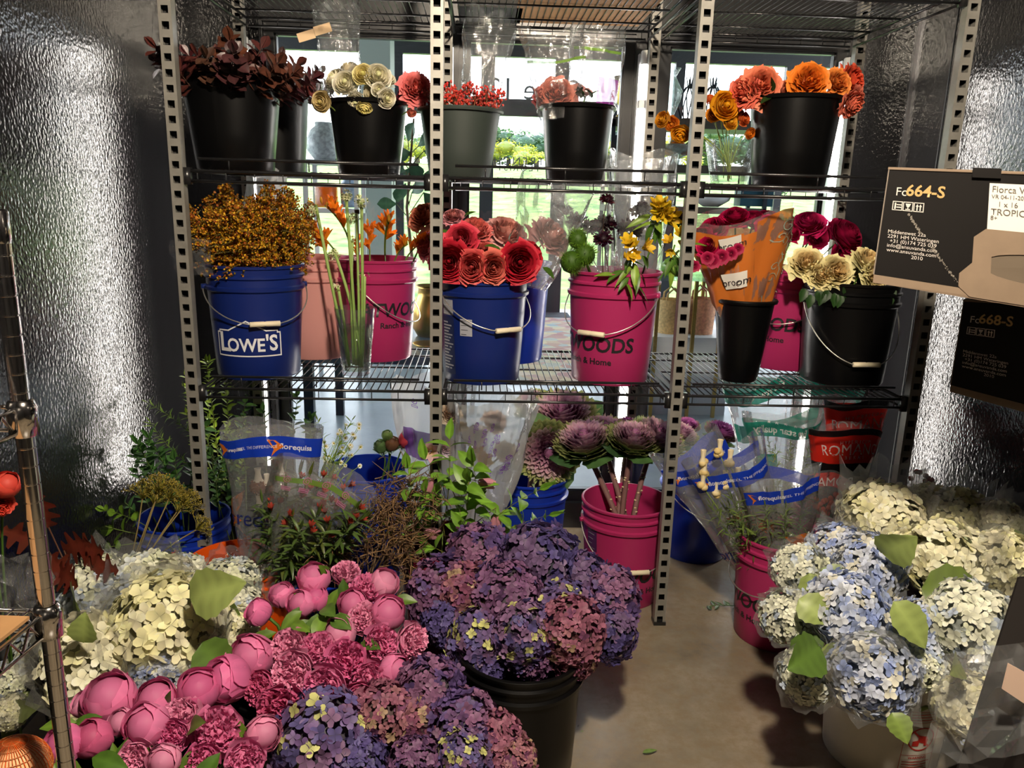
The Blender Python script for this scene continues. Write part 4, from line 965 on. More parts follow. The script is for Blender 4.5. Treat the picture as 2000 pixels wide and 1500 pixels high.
# ---- tall drinking glass with drooping pale stars
V1 = at(700, 718, 2.64); V1.z = SM; V1.x, V1.y = -0.415, 2.60
vg = thing('tall_glass', 'tall clear glass of green stems on the lower shelf', 'vase', V1)
obj('body', edge_split(MB().lathe([(0, 0.0), (0.042, 0.0), (0.046, 0.004), (0.068, 0.228), (0.0655, 0.229), (0.0445, 0.018), (0, 0.016)], 40).build('body', VGLASS)), vg)
WATER = film('water_body', tint=(0.93, 0.98, 0.86), gloss=0.02, haze=0.01, rough=0.02, bstr=0.0, edge=0.5)
obj('water', MB().lathe([(0, 0.018), (0.044, 0.019), (0.0605, 0.165), (0, 0.165)], 32).build('water', WATER), vg)
STARL = ['pale star flower head bent left over the goldenrod', 'tallest pale star flower stem, at the left in the glass', 'pale star flower stem with the rightmost head', 'pale star flower head hanging low among the freesias', 'bare green stem at the middle of the tall glass', 'short pale star flower stem just above the freesias', 'bare stem leaning left in the tall glass', 'bare stem leaning right in the tall glass']
for i, (hx, hy, hY, bx) in enumerate(((610, 412, 2.68, -.02), (676, 386, 2.62, .0), (706, 395, 2.60, .018), (690, 430, 2.70, .01), (688, 470, 2.66, -.01), (652, 500, 2.72, .022), (660, 560, 2.62, -.025), (712, 540, 2.62, .02))):
    P = at(hx, hy, hY); root = thing('star_of_bethlehem', STARL[i], 'flower', P, 'pale star flowers in the tall glass')
    b = V1+Vector((bx, RNG.uniform(-.02, .02), 0.03)); m = V1+Vector((bx*1.6-(.03 if i in (0, 5) else 0), 0, .22))
    top = P+Vector((0.012 if i in (0, 3) else 0, 0, 0.0)); pts = []
    for k in range(11):
        t = k/10; q = b*(1-t)**2+m*2*t*(1-t)+(top+Vector((0, 0, .02 if i in (0, 3, 5) else 0)))*t*t; pts.append(q-P)
    obj('stem', MB().tube(pts, 0.0052, 8, [lerp(srgb(96, 134, 44), srgb(150, 172, 96), k/10) for k in range(11)]).build('stem', STEM), root)
    mb = MB(); rng = random.Random(i)
    for k in range(22 if i not in (4, 6, 7) else 3):
        d = Vector((rng.gauss(0, 1), rng.gauss(0, 1), rng.gauss(0, .8))).normalized(); q = d*rng.uniform(.006, .022)+Vector((0, 0, .004)); o = d.orthogonal().normalized()
        for s in range(5):
            e = Quaternion(d, s*1.256) @ o; f = Quaternion(d, s*1.256+.5) @ o; g = Quaternion(d, s*1.256-.5) @ o
            mb.add([tuple(q), tuple(q+f*.005), tuple(q+e*.011+d*.003), tuple(q+g*.005)], [(0, 1, 2, 3)], srgb(236, 236, 190))
        mb.blob(tuple(q+d*.002), .0024, 5, 4, srgb(110, 130, 40))
    obj('flower_head', mb.build('flower_head', PETAL), root)
FRE = [mk_freesia(s) for s in (1, 2, 3)]
FRES = [a.build('stem', STEM) for a, b in FRE]; FREM = [b.build('bloom_spike', PETAL) for a, b in FRE]
for i, (x, y, Y, s, ang) in enumerate(((648, 506, 2.86, 74, -.5), (660, 492, 2.84, 80, -.3), (683, 466, 2.86, 88, -.1), (722, 506, 2.84, 76, .1), (752, 488, 2.86, 92, .0), (768, 510, 2.84, 70, .2), (790, 504, 2.84, 76, .3), (806, 502, 2.86, 80, .5), (700, 516, 2.84, 60, 0))):
    P = at(x, y+10, Y); sc = s*mpp(x, y, Y); o = thing('freesia', 'orange freesia spike in the pink bucket, %s from the left' % ORD[[0, 1, 2, 4, 5, 6, 7, 8, 3][i]], 'freesia', P, 'orange freesias in the pink bucket')
    q = aim((ang, -.25, 1), RNG.uniform(0, 6)); obj('stem', FRES[i % 3], o, quat=q, scale=sc); obj('bloom_spike', FREM[i % 3], o, quat=q, scale=sc)
    bp = bucket_pt('pk1')-P; obj('lower_stem', MB().tube([(0, 0, 0), tuple(bp*.5), tuple(bp)], .0018, 5, GREEN).build('lower_stem', STEM), o)

# ---- goldenrod in the logo bucket
PLM = [mk_plume(s) for s in (1, 2, 3, 4)]
PLS = [a.build('stem', STEM) for a, b in PLM]; PLF = [b.build('plume', PETAL) for a, b in PLM]
r_, bx, by, bz, rb, rt, bh = BUCKETS['hard']
for i in range(38):
    a = i*2.4; q = math.sqrt((i+.5)/38); d = Vector((math.cos(a)*q*0.85, math.sin(a)*q*0.7, 1.0)).normalized()
    base = Vector((bx+math.cos(a)*q*0.09, by+math.sin(a)*q*0.09, bz+bh-0.03)); sc = RNG.uniform(.72, 1.32)*(1.06-.16*q)
    o = thing('goldenrod_stem', 'golden orange goldenrod plume in the royal blue bucket', 'goldenrod', base, 'goldenrod stems in the royal blue bucket')
    qq = aim(d, a+PI); obj('stem', PLS[i % 4], o, quat=qq, scale=sc); obj('plume', PLF[i % 4], o, quat=qq, scale=(sc*.88, sc*.88, sc*1.05))['kind'] = 'stuff'
    if i % 2 == 0:
        e = Vector((bx, by, bz+.03))-base; obj('lower_stem', MB().tube([(0, 0, 0), tuple(e)], .002, 4, OLIVE).build('lower_stem', STEM), o)
# ---- dianthus balls, scabiosa, alstroemeria in the pink bucket
for i, (x, y, s, l) in enumerate(((1128, 468, 52, 'smallest green spiky ball flower, the highest of three'), (1142, 498, 58, 'green spiky ball flower at the right of the three'), (1116, 512, 62, 'green spiky ball flower nearest the bucket rim'))):
    flower('green_dianthus', l, 'flower', SPKY, x, y, 2.52+.03*(i == 0), s, (-.3, -.6, .8), (1, 1, 1), 'pk2', 'green spiky ball flowers', cz=0.0)
SC = [(1187, 386, 2.56, 34, 'dark burgundy pincushion flower on a tall bare stem'), (1180, 432, 2.66, 56, 'dark purple flower at the middle behind film'), (1152, 440, 2.70, 50, 'blackish flower behind the green spiky balls'), (1228, 442, 2.66, 62, 'widest dark purple flower, behind the yellow alstroemeria'), (1125, 425, 2.74, 48, 'dim dark flower far left behind film'), (1104, 408, 2.80, 36, 'faint dark flower at the film left edge'), (1250, 404, 2.70, 46, 'dark flower just under the shelf by the tube lamp'), (1322, 424, 2.72, 44, 'dark purple flower beside the third slotted post'), (1178, 462, 2.60, 46, 'lowest dark purple flower in the middle')]
for x, y, Y, s, l in SC: flower('scabiosa', l, 'flower', SCAB[RNG.randrange(2)], x, y, Y, s, (RNG.uniform(-.3, .3), -.5, .9), (1, 1, 1) if s < 40 else (.55, .5, .95), 'pk2', 'dark pincushion flowers', cz=0.3, sr=.0016, scol=srgb(70, 50, 40))
AL = [((1240, 492), 2.46, 5, 50, 'yellow alstroemeria hanging over the pink rim'), ((1285, 418), 2.54, 6, 60, 'yellow alstroemeria, highest cluster by the third post'), ((1318, 478), 2.52, 4, 44, 'yellow alstroemeria drooping behind the third slotted post'), ((1222, 520), 2.45, 2, 34, 'half closed alstroemeria bud at the left of the cluster')]
for i, ((x, y), Y, n, s, l) in enumerate(AL):
    P = at(x, y, Y); o = thing('alstroemeria', l, 'alstroemeria', P, 'yellow alstroemeria in the pink bucket'); rng = random.Random(50+i); mp = mpp(x, y, Y)
    bp = bucket_pt('pk2')-P; obj('stem', MB().tube([p for p in stem_path((0, 0, 0), (0, -.2, 1), bp)], .0028, 6, GREEN).build('stem', STEM), o)
    for k in range(n):
        d = Vector((rng.uniform(-1, 1), -.9, rng.uniform(-.6, .9))).normalized(); R = s*mp*.42*rng.uniform(.75, 1.1)
        obj('bloom', ALST[k % 2], o, d*0.012+Vector((rng.uniform(-.02, .02), 0, rng.uniform(-.015, .02))), quat=aim(d, rng.uniform(0, 6)), scale=(R*.8, R*.8, R), color=(1, rng.uniform(.8, 1), 1))
    mb = MB()
    for k in range(9 if i < 3 else 6):
        d = Vector((rng.uniform(-1, 1), rng.uniform(-.8, .1), rng.uniform(-1.0, .5))); q = Vector((rng.uniform(-.03, .03), .01, rng.uniform(-.06, .0)))
        lf = MB(); add_leaf(lf, frame_at(q, d, (0, -.5, 1), rng.uniform(-.8, .8)), rng.uniform(.06, .10), rng.uniform(.018, .030), GREEN if k % 3 else LIME, rng, shape='lance', droop=.35)
        obj('leaf', lf.build('leaf', LEAF), o)
# ------------------------------------------------------------------ hydrangeas
PUR = [srgb(118, 84, 130), srgb(136, 94, 136), srgb(152, 106, 144), srgb(106, 84, 140), srgb(130, 88, 122)]
IND = [srgb(88, 78, 136), srgb(100, 88, 148), srgb(114, 92, 146), srgb(124, 98, 140)]
MRN = [srgb(150, 88, 118), srgb(164, 102, 126), srgb(136, 82, 120), srgb(178, 122, 132), srgb(190, 160, 130)]
PUY = [srgb(112, 88, 136), srgb(100, 90, 146), srgb(196, 196, 126), srgb(128, 96, 132), srgb(98, 90, 142), srgb(110, 92, 140)]
CRE = [srgb(246, 240, 200), srgb(250, 246, 214), srgb(240, 236, 186), srgb(244, 238, 206)]
PBL = [srgb(214, 222, 224), srgb(232, 234, 214), srgb(190, 204, 226), srgb(226, 230, 200)]
BLU = [srgb(172, 188, 230), srgb(196, 208, 236), srgb(150, 168, 220), srgb(220, 226, 236), srgb(230, 228, 212), srgb(206, 214, 234)]
dim = lambda L: [tuple(q*.80 for q in c) for c in L]
PUR, IND, MRN = dim(PUR), dim(IND), dim(MRN)
HY = {}
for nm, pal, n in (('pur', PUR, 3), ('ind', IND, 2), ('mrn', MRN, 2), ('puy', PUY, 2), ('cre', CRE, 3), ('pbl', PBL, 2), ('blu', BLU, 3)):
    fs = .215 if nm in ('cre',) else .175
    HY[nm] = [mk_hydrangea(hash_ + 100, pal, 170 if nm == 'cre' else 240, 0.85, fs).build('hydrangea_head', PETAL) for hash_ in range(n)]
def mk_wrap(seed, lo=-0.9, hi=0.35, spikes=9, flare=0.5):
    """crinkled film cupped round a unit head, open and spiky at the top (+Z)"""
    rng = random.Random(seed); rows = []; n = 40; m = 12; ph = [rng.uniform(0, 6) for _ in range(6)]
    sp = [rng.uniform(0.3, 1.0) for _ in range(n)]
    for i in range(m+1):
        t = i/m; row = []
        for j in range(n):
            a = 2*PI*j/n; th = -PI/2+(PI/2+0.55)*min(1, t/0.75)
            R = 1.12+.05*math.sin(4*a+ph[0]+3*t)+.04*math.sin(9*a+ph[1]-5*t)+rng.uniform(-.025, .025)
            r = R*math.cos(th)+0.02; z = R*math.sin(th)*0.9
            if t > 0.75:
                e = (t-0.75)/0.25; f = flare*(0.5+0.5*math.sin(spikes*a*0.5+ph[2])**2)*sp[j]
                r += 0.20*e*f; z += e*(0.75*f+.06)
            row.append((r*math.cos(a), r*math.sin(a), z))
        rows.append(row)
    return MB().grid(np.array(rows), closed=True)
WRAP = [mk_wrap(s, flare=.7).build('plastic_wrap', CELLO, smooth=False) for s in range(4)]; WRAPF = [mk_wrap(s+9, flare=1.5, spikes=13).build('plastic_wrap', CELLO, smooth=False) for s in range(3)]
LFH = [srgb(118, 140, 66), srgb(140, 156, 88), srgb(84, 112, 46)]
def hydrangea(label, x, y, Y, s, kind, d, key, group, wrap=False, leaves=(), stem=True, squash=1.0):
    ms = HY[kind]; root, base, R = flower('hydrangea', label, 'hydrangea', ms[RNG.randrange(len(ms))], x, y, Y, s, d, (1, 1, 1), key if stem else None, group, cz=0.0, sr=0.005, scol=srgb(90, 110, 50), squash=squash)
    if wrap:
        obj('plastic_wrap', (WRAPF if key == 'fwr' else WRAP)[RNG.randrange(3)], root, (0, 0, 0), None, aim(d, RNG.uniform(0, 6)), R*1.02)
    for (lx, ly, dd, L, w) in leaves:
        P = at(lx, ly, Y-R*1.0)
        leaf_part(root, base, P, dd, L*1.1, w*1.1, RNG.choice(LFH), up=(0, -1, .5), shape='ovate', serr=.05, nL=11, wav=.02, droop=.2)
    return root
UPF = (0, -.55, .8)
G = 'purple hydrangeas in the black bucket'
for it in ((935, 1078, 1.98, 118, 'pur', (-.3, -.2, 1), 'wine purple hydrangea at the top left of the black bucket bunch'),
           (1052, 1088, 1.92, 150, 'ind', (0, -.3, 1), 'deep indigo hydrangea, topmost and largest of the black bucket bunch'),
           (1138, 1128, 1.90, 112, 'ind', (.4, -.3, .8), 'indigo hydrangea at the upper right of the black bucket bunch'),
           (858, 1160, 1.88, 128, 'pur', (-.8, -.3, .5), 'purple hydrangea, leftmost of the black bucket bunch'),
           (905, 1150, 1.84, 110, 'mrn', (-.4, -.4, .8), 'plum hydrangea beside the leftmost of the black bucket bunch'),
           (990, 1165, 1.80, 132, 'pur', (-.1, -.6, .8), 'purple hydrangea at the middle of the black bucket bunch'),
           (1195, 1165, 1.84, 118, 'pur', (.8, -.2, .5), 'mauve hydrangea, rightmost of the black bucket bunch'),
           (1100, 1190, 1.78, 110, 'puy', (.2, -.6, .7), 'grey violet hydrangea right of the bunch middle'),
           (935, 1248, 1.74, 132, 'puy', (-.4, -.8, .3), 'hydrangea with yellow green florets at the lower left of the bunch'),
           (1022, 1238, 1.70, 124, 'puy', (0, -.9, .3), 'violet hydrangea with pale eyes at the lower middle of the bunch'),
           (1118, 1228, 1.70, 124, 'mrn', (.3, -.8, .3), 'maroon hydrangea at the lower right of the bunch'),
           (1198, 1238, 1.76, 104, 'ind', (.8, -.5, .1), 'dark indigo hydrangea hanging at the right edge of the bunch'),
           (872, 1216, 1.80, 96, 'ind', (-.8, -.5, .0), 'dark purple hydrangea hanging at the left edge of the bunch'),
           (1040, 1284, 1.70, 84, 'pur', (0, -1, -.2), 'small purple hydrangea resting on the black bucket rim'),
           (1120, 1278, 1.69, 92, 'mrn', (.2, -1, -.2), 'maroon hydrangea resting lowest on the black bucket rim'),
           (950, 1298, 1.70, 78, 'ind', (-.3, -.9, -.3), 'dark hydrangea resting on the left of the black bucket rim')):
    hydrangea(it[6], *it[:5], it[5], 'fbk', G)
G = 'purple hydrangeas nearest the camera'
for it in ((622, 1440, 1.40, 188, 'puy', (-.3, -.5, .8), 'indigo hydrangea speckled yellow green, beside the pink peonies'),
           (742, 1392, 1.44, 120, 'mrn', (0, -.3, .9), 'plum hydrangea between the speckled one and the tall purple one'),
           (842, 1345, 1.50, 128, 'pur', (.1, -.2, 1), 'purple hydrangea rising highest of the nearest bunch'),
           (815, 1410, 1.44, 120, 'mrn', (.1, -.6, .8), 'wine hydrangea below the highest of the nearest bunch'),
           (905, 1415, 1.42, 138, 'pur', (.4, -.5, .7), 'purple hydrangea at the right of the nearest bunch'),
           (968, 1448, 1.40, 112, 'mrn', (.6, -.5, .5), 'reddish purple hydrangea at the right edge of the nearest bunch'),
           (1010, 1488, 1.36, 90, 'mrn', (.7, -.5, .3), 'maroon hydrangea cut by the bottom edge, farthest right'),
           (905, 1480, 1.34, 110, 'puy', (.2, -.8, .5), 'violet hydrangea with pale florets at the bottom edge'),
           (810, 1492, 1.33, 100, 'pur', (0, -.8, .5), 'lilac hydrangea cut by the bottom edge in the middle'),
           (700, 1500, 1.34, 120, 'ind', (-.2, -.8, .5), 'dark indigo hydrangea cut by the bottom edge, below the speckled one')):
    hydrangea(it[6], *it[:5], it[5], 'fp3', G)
G = 'white hydrangeas at the left'
for it in ((322, 1228, 1.72, 206, 'cre', (.1, -.7, .7), 'largest cream hydrangea of the left bunch, in clear film', 1, ((372, 1170, (.6, -.2, .3), .13, .10), (395, 1255, (.6, -.5, -.5), .11, .09))),
           (186, 1302, 1.66, 178, 'cre', (-.1, -.8, .6), 'cream hydrangea right beside the chrome post, in clear film', 1, ((165, 1255, (.1, -.2, .9), .07, .06),)),
           (180, 1150, 1.92, 140, 'pbl', (-.3, -.4, .9), 'bluish white hydrangea behind the chrome post with a broad leaf', 1, ((150, 1190, (.2, -.6, .3), .15, .13), (135, 1230, (-.3, -.5, -.6), .12, .09))),
           (285, 1150, 1.94, 150, 'pbl', (0, -.3, 1), 'pale blue white hydrangea at the back of the left bunch', 1, ()),
           (358, 1138, 1.98, 100, 'pbl', (.2, -.3, .9), 'small pale hydrangea behind the largest cream one', 0, ()),
           (450, 1138, 1.98, 108, 'pbl', (.3, -.2, 1), 'white hydrangea in front of the orange bucket', 1, ((420, 1180, (.4, -.6, .2), .13, .10), (400, 1200, (-.1, -.8, .2), .10, .08))),
           (468, 1190, 1.90, 92, 'pbl', (.6, -.5, .5), 'white hydrangea below the one by the orange bucket', 1, ()),
           (455, 1235, 1.82, 84, 'cre', (.5, -.7, .4), 'creamy white hydrangea left of the peony leaves', 1, ((430, 1275, (.4, -.6, -.6), .09, .07),)),
           (385, 1300, 1.68, 116, 'pbl', (.4, -.7, .3), 'greyish blue hydrangea between the cream one and the peonies', 1, ()),
           (310, 1330, 1.62, 100, 'blu', (.1, -.9, .0), 'shaded blue white hydrangea under the largest cream one', 1, ()),
           (158, 1388, 1.60, 84, 'cre', (0, -.9, -.2), 'cream hydrangea hanging low by the foot of the chrome post', 1, ()),
           (72, 1278, 1.80, 108, 'pbl', (-.5, -.6, .4), 'pale hydrangea seen through the wire rack', 1, ((60, 1350, (-.4, -.5, -.7), .12, .06),)),
           (18, 1330, 1.72, 80, 'pbl', (-.7, -.5, .2), 'pale hydrangea at the left picture edge under the rack', 0, ((30, 1390, (.5, -.5, .4), .12, .05),)),
           (20, 1390, 1.66, 64, 'cre', (-.7, -.6, .1), 'small white hydrangea at the left edge above the mesh bag', 1, ())):
    hydrangea(it[6], *it[:5], it[5], 'fwl', G, it[7], it[8])
G = 'blue hydrangeas in the white bucket'
for it in ((1700, 1316, 1.50, 152, 'blu', (-.1, -1, .2), 'blue hydrangea in a round of film over the white bucket label', 1, ((1742, 1392, (.3, -.8, -.6), .06, .05),)),
           (1655, 1190, 1.66, 156, 'blu', (-.2, -.5, .8), 'bluest and largest hydrangea, middle of the right bunch', 0, ((1705, 1232, (-.3, -.7, -.6), .09, .06), (1628, 1255, (-.2, -.5, -.9), .06, .05))),
           (1698, 1110, 1.80, 128, 'blu', (0, -.3, 1), 'blue hydrangea above the bluest one', 0, ((1722, 1080, (.2, -.6, .5), .10, .09),)),
           (1790, 1232, 1.60, 120, 'blu', (.2, -.7, .6), 'periwinkle hydrangea right of the bluest one', 0, ((1745, 1175, (.4, -.4, -.5), .11, .07),)),
           (1800, 1298, 1.54, 96, 'pbl', (.3, -.9, .2), 'white and blue hydrangea right of the filmed round one', 0, ()),
           (1545, 1205, 1.72, 104, 'pbl', (-.8, -.6, .3), 'pale blue hydrangea wrapped in film, leftmost over the pink bucket', 1, ((1558, 1240, (.2, -.8, -.2), .09, .07), (1560, 1170, (.6, -.6, -.3), .08, .07))),
           (1578, 1318, 1.58, 106, 'pbl', (-.6, -.9, .1), 'greyish hydrangea under a folded leaf at the lower left', 1, ((1600, 1262, (-.7, -.6, -.1), .10, .09),)),
           (1560, 1112, 1.86, 98, 'pbl', (-.5, -.4, .8), 'white hydrangea beside the pink bucket, at the upper left', 1, ((1580, 1120, (.1, -.7, -.6), .11, .08), (1605, 1110, (.5, -.6, -.4), .09, .08))),
           (1640, 1080, 1.90, 108, 'blu', (-.2, -.3, 1), 'faint blue hydrangea behind film at the back of the right bunch', 1, ()),
           (1893, 1215, 1.56, 158, 'pbl', (.2, -.8, .5), 'large pale cream and blue hydrangea right of the periwinkle one', 0, ((1905, 1315, (-.3, -.8, .0), .06, .05),)),
           (1945, 1310, 1.46, 118, 'pbl', (.3, -.9, .2), 'pale blue hydrangea behind the clear bag at the right edge', 1, ((1872, 1290, (-.5, -.8, .2), .08, .05),)),
           (1890, 1378, 1.40, 118, 'cre', (0, -1, -.1), 'greenish white hydrangea hanging right of the white bucket', 1, ()),
           (1925, 1440, 1.36, 84, 'pbl', (.1, -1, -.3), 'pale hydrangea in the clear bag at the lower right', 0, ())):
    hydrangea(it[6], *it[:5], it[5], 'fwh', G, it[7], it[8])
G = 'cream hydrangeas at the right wall'
for it in ((1722, 1015, 2.06, 150, 'cre', (-.2, -.4, .9), 'cream hydrangea in film below the red printed sleeve', 1, ()),
           (1848, 1098, 1.82, 146, 'cre', (.0, -.6, .8), 'cream hydrangea over the round green leaf', 0, ((1800, 1150, (.7, -.6, .1), .15, .13),)),
           (1815, 985, 2.16, 84, 'cre', (0, -.4, .9), 'yellowish hydrangea beside the tall cream one', 1, ()),
           (1878, 1012, 2.06, 116, 'cre', (.2, -.4, .9), 'cream hydrangea in the tallest film at the right wall', 1, ((1830, 1035, (.6, -.7, -.1), .13, .07),)),
           (1960, 1100, 1.78, 128, 'cre', (.3, -.7, .6), 'yellow cream hydrangea at the right edge', 1, ((1925, 1170, (-.2, -.7, -.5), .09, .06),)),
           (1958, 1022, 1.96, 92, 'cre', (.4, -.4, .8), 'cream hydrangea in film farthest right by the wall', 1, ((1930, 1045, (.6, -.6, .1), .11, .05),)),
           (1775, 1078, 1.90, 90, 'cre', (-.2, -.6, .7), 'half hidden cream hydrangea between blue and cream bunches', 0, ())):
    hydrangea(it[6], *it[:5], it[5], 'fwr', G, it[7], it[8])

# ------------------------------------------------------------------ peonies
PKA = srgb(244, 140, 190); PKB = srgb(238, 122, 178); PKC = srgb(250, 166, 204); PKD = srgb(220, 104, 152)
def big(L): return [(x, y, Y, s_*1.2)+tuple(r) for x, y, Y, s_, *r in L]
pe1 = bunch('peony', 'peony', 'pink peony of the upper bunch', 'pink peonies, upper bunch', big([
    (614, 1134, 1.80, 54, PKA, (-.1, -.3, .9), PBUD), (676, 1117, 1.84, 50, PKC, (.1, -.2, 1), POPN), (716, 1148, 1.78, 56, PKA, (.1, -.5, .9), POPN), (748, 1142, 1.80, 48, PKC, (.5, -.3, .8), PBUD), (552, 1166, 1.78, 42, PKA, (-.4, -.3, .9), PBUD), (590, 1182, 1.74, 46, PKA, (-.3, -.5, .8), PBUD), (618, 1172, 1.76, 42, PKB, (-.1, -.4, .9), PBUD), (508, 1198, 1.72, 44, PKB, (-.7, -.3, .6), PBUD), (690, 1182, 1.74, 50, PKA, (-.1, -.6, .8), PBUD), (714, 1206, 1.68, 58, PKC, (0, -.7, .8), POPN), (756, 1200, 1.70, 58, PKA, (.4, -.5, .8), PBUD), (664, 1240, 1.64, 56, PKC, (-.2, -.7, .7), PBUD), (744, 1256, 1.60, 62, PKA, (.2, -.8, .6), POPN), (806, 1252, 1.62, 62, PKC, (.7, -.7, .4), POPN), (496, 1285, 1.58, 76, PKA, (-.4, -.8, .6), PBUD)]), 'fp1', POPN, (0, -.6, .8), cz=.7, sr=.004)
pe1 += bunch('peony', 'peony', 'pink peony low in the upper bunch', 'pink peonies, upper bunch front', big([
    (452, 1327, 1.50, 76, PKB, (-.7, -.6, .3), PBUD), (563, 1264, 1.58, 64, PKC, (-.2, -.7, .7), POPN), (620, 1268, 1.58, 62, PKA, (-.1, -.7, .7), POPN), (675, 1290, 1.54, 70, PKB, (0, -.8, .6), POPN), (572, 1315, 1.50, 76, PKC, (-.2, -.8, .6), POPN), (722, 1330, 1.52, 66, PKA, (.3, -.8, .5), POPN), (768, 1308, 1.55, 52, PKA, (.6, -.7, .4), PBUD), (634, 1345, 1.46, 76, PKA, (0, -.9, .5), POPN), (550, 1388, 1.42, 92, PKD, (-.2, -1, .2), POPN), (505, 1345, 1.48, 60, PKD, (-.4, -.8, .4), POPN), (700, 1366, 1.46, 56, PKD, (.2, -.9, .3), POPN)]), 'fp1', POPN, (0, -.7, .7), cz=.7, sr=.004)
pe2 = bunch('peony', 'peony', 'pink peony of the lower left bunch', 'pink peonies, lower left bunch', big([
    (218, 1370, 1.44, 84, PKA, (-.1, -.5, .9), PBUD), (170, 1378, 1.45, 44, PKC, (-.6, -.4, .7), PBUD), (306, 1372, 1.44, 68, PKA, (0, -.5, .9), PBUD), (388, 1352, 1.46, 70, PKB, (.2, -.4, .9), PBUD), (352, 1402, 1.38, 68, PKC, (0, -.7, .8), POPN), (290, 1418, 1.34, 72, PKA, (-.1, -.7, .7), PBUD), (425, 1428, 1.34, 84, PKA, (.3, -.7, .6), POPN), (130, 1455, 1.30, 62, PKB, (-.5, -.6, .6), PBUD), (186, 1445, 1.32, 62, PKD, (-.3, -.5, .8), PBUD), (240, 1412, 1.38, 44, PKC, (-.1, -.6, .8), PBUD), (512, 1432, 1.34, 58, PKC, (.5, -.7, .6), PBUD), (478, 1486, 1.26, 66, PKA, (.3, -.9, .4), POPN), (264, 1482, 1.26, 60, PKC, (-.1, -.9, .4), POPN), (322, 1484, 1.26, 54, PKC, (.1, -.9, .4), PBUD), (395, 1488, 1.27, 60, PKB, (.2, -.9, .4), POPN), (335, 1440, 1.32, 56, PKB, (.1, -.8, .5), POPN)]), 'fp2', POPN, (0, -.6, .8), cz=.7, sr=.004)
def pleaves(lst, spots, col):
    for k, (x, y, Y, dd, L, w) in enumerate(spots):
        root, base, R = lst[k % len(lst)]
        leaf_part(root, base, at(x, y, Y), dd, L, w, col if k % 2 else lerp(col, LIME, .4), up=(0, -.6, .8), shape='lance', droop=.25)
pleaves(pe1, [(640, 1200, 1.70, (.2, -.5, -.7), .09, .04), (600, 1215, 1.68, (-.2, -.5, -.8), .09, .035), (655, 1205, 1.69, (.1, -.4, -.9), .10, .04), (565, 1215, 1.68, (-.3, -.5, -.7), .08, .035), (540, 1235, 1.64, (-.9, -.3, -.1), .08, .03), (630, 1235, 1.65, (.2, -.5, -.7), .08, .035), (640, 1125, 1.8, (-.1, -.4, .6), .05, .03), (705, 1255, 1.6, (.6, -.5, .2), .06, .03), (770, 1170, 1.74, (.9, -.2, .1), .06, .03), (580, 1190, 1.72, (-.5, -.4, -.7), .09, .03), (660, 1150, 1.76, (-.4, -.4, -.7), .08, .03), (670, 1130, 1.78, (.1, -.4, -.8), .09, .035), (605, 1155, 1.76, (-.8, -.3, .1), .04, .02), (620, 1220, 1.67, (.0, -.5, -.8), .09, .04), (520, 1225, 1.66, (.2, -.5, -.8), .07, .025), (770, 1350, 1.5, (.4, -.6, -.6), .10, .05)], GREEN)
pleaves(pe1, [(610+RNG.uniform(-45, 60), 1205+RNG.uniform(-20, 40), 1.66+RNG.uniform(-.02, .04), (RNG.uniform(-.7, .7), -.5, RNG.uniform(-.9, .3)), RNG.uniform(.06, .10), RNG.uniform(.028, .042)) for _ in range(22)], srgb(84, 116, 46))
pleaves(pe2, [(150, 1410, 1.36, (-.9, -.3, .1), .07, .03), (200, 1400, 1.37, (-.9, -.3, -.1), .07, .03), (370, 1425, 1.34, (.3, -.5, .6), .09, .04), (250, 1440, 1.3, (-.2, -.5, -.8), .12, .035), (455, 1400, 1.36, (.3, -.4, -.8), .09, .045), (330, 1380, 1.42, (.1, -.4, .8), .05, .02), (60, 1455, 1.28, (.8, -.4, -.3), .09, .03), (180, 1480, 1.24, (.9, -.4, .1), .08, .04), (110, 1480, 1.24, (.8, -.5, -.2), .08, .035), (430, 1470, 1.26, (-.5, -.6, -.5), .10, .04), (385, 1460, 1.28, (-.3, -.6, -.6), .09, .04), (300, 1455, 1.28, (-.5, -.4, -.7), .09, .03), (220, 1450, 1.30, (.3, -.5, -.7), .1, .03)], GREEN)
# ------------------------------------------------------------------ sleeves and bags of film
def CRINK_(): return _M.get('crinkled_film')
def bag(name, label, base, d, h, rb, rx, ry, film_m, seed, rz=0.0, crump=.005, wave=.012, lean=(0, 0), group=None, cat='sleeve', film_name='film', bands=(), prints=(), t0=0.0):
    """bands: (t0, t1, a0 deg, a1 deg, material); prints: (text, az deg, t, size, material, kwargs)"""
    base = Vector(base); o = thing(name, label, cat, base, group); o.rotation_mode = 'QUATERNION'; o.rotation_quaternion = aim(d) @ Quaternion((0, 0, 1), rz)
    fn = sleeve_fn(h, rb, rx, ry, seed, lean, crump, wave)
    f = obj(film_name, edge_split(sleeve_mesh(fn, 44, 16, t0).build(film_name, film_m), 50 if film_m is not CRINK_() else 8), o)
    for (u0, u1, a0, a1, m) in bands:
        obj('printed_band', sleeve_mesh(fn, 26, 4, u0, u1, math.radians(a0), math.radians(a1), .0018).build('printed_band', m), o)
    for (s, az, t, size, m, k) in prints:
        g = on_sleeve(fn, az, t, h, .0034); mb = MB()
        if callable(s): s(mb, g)
        else: add_text(mb, s, size, g, **k)
        obj('printed_text', mb.build('printed_text', m), o)
    return o, fn
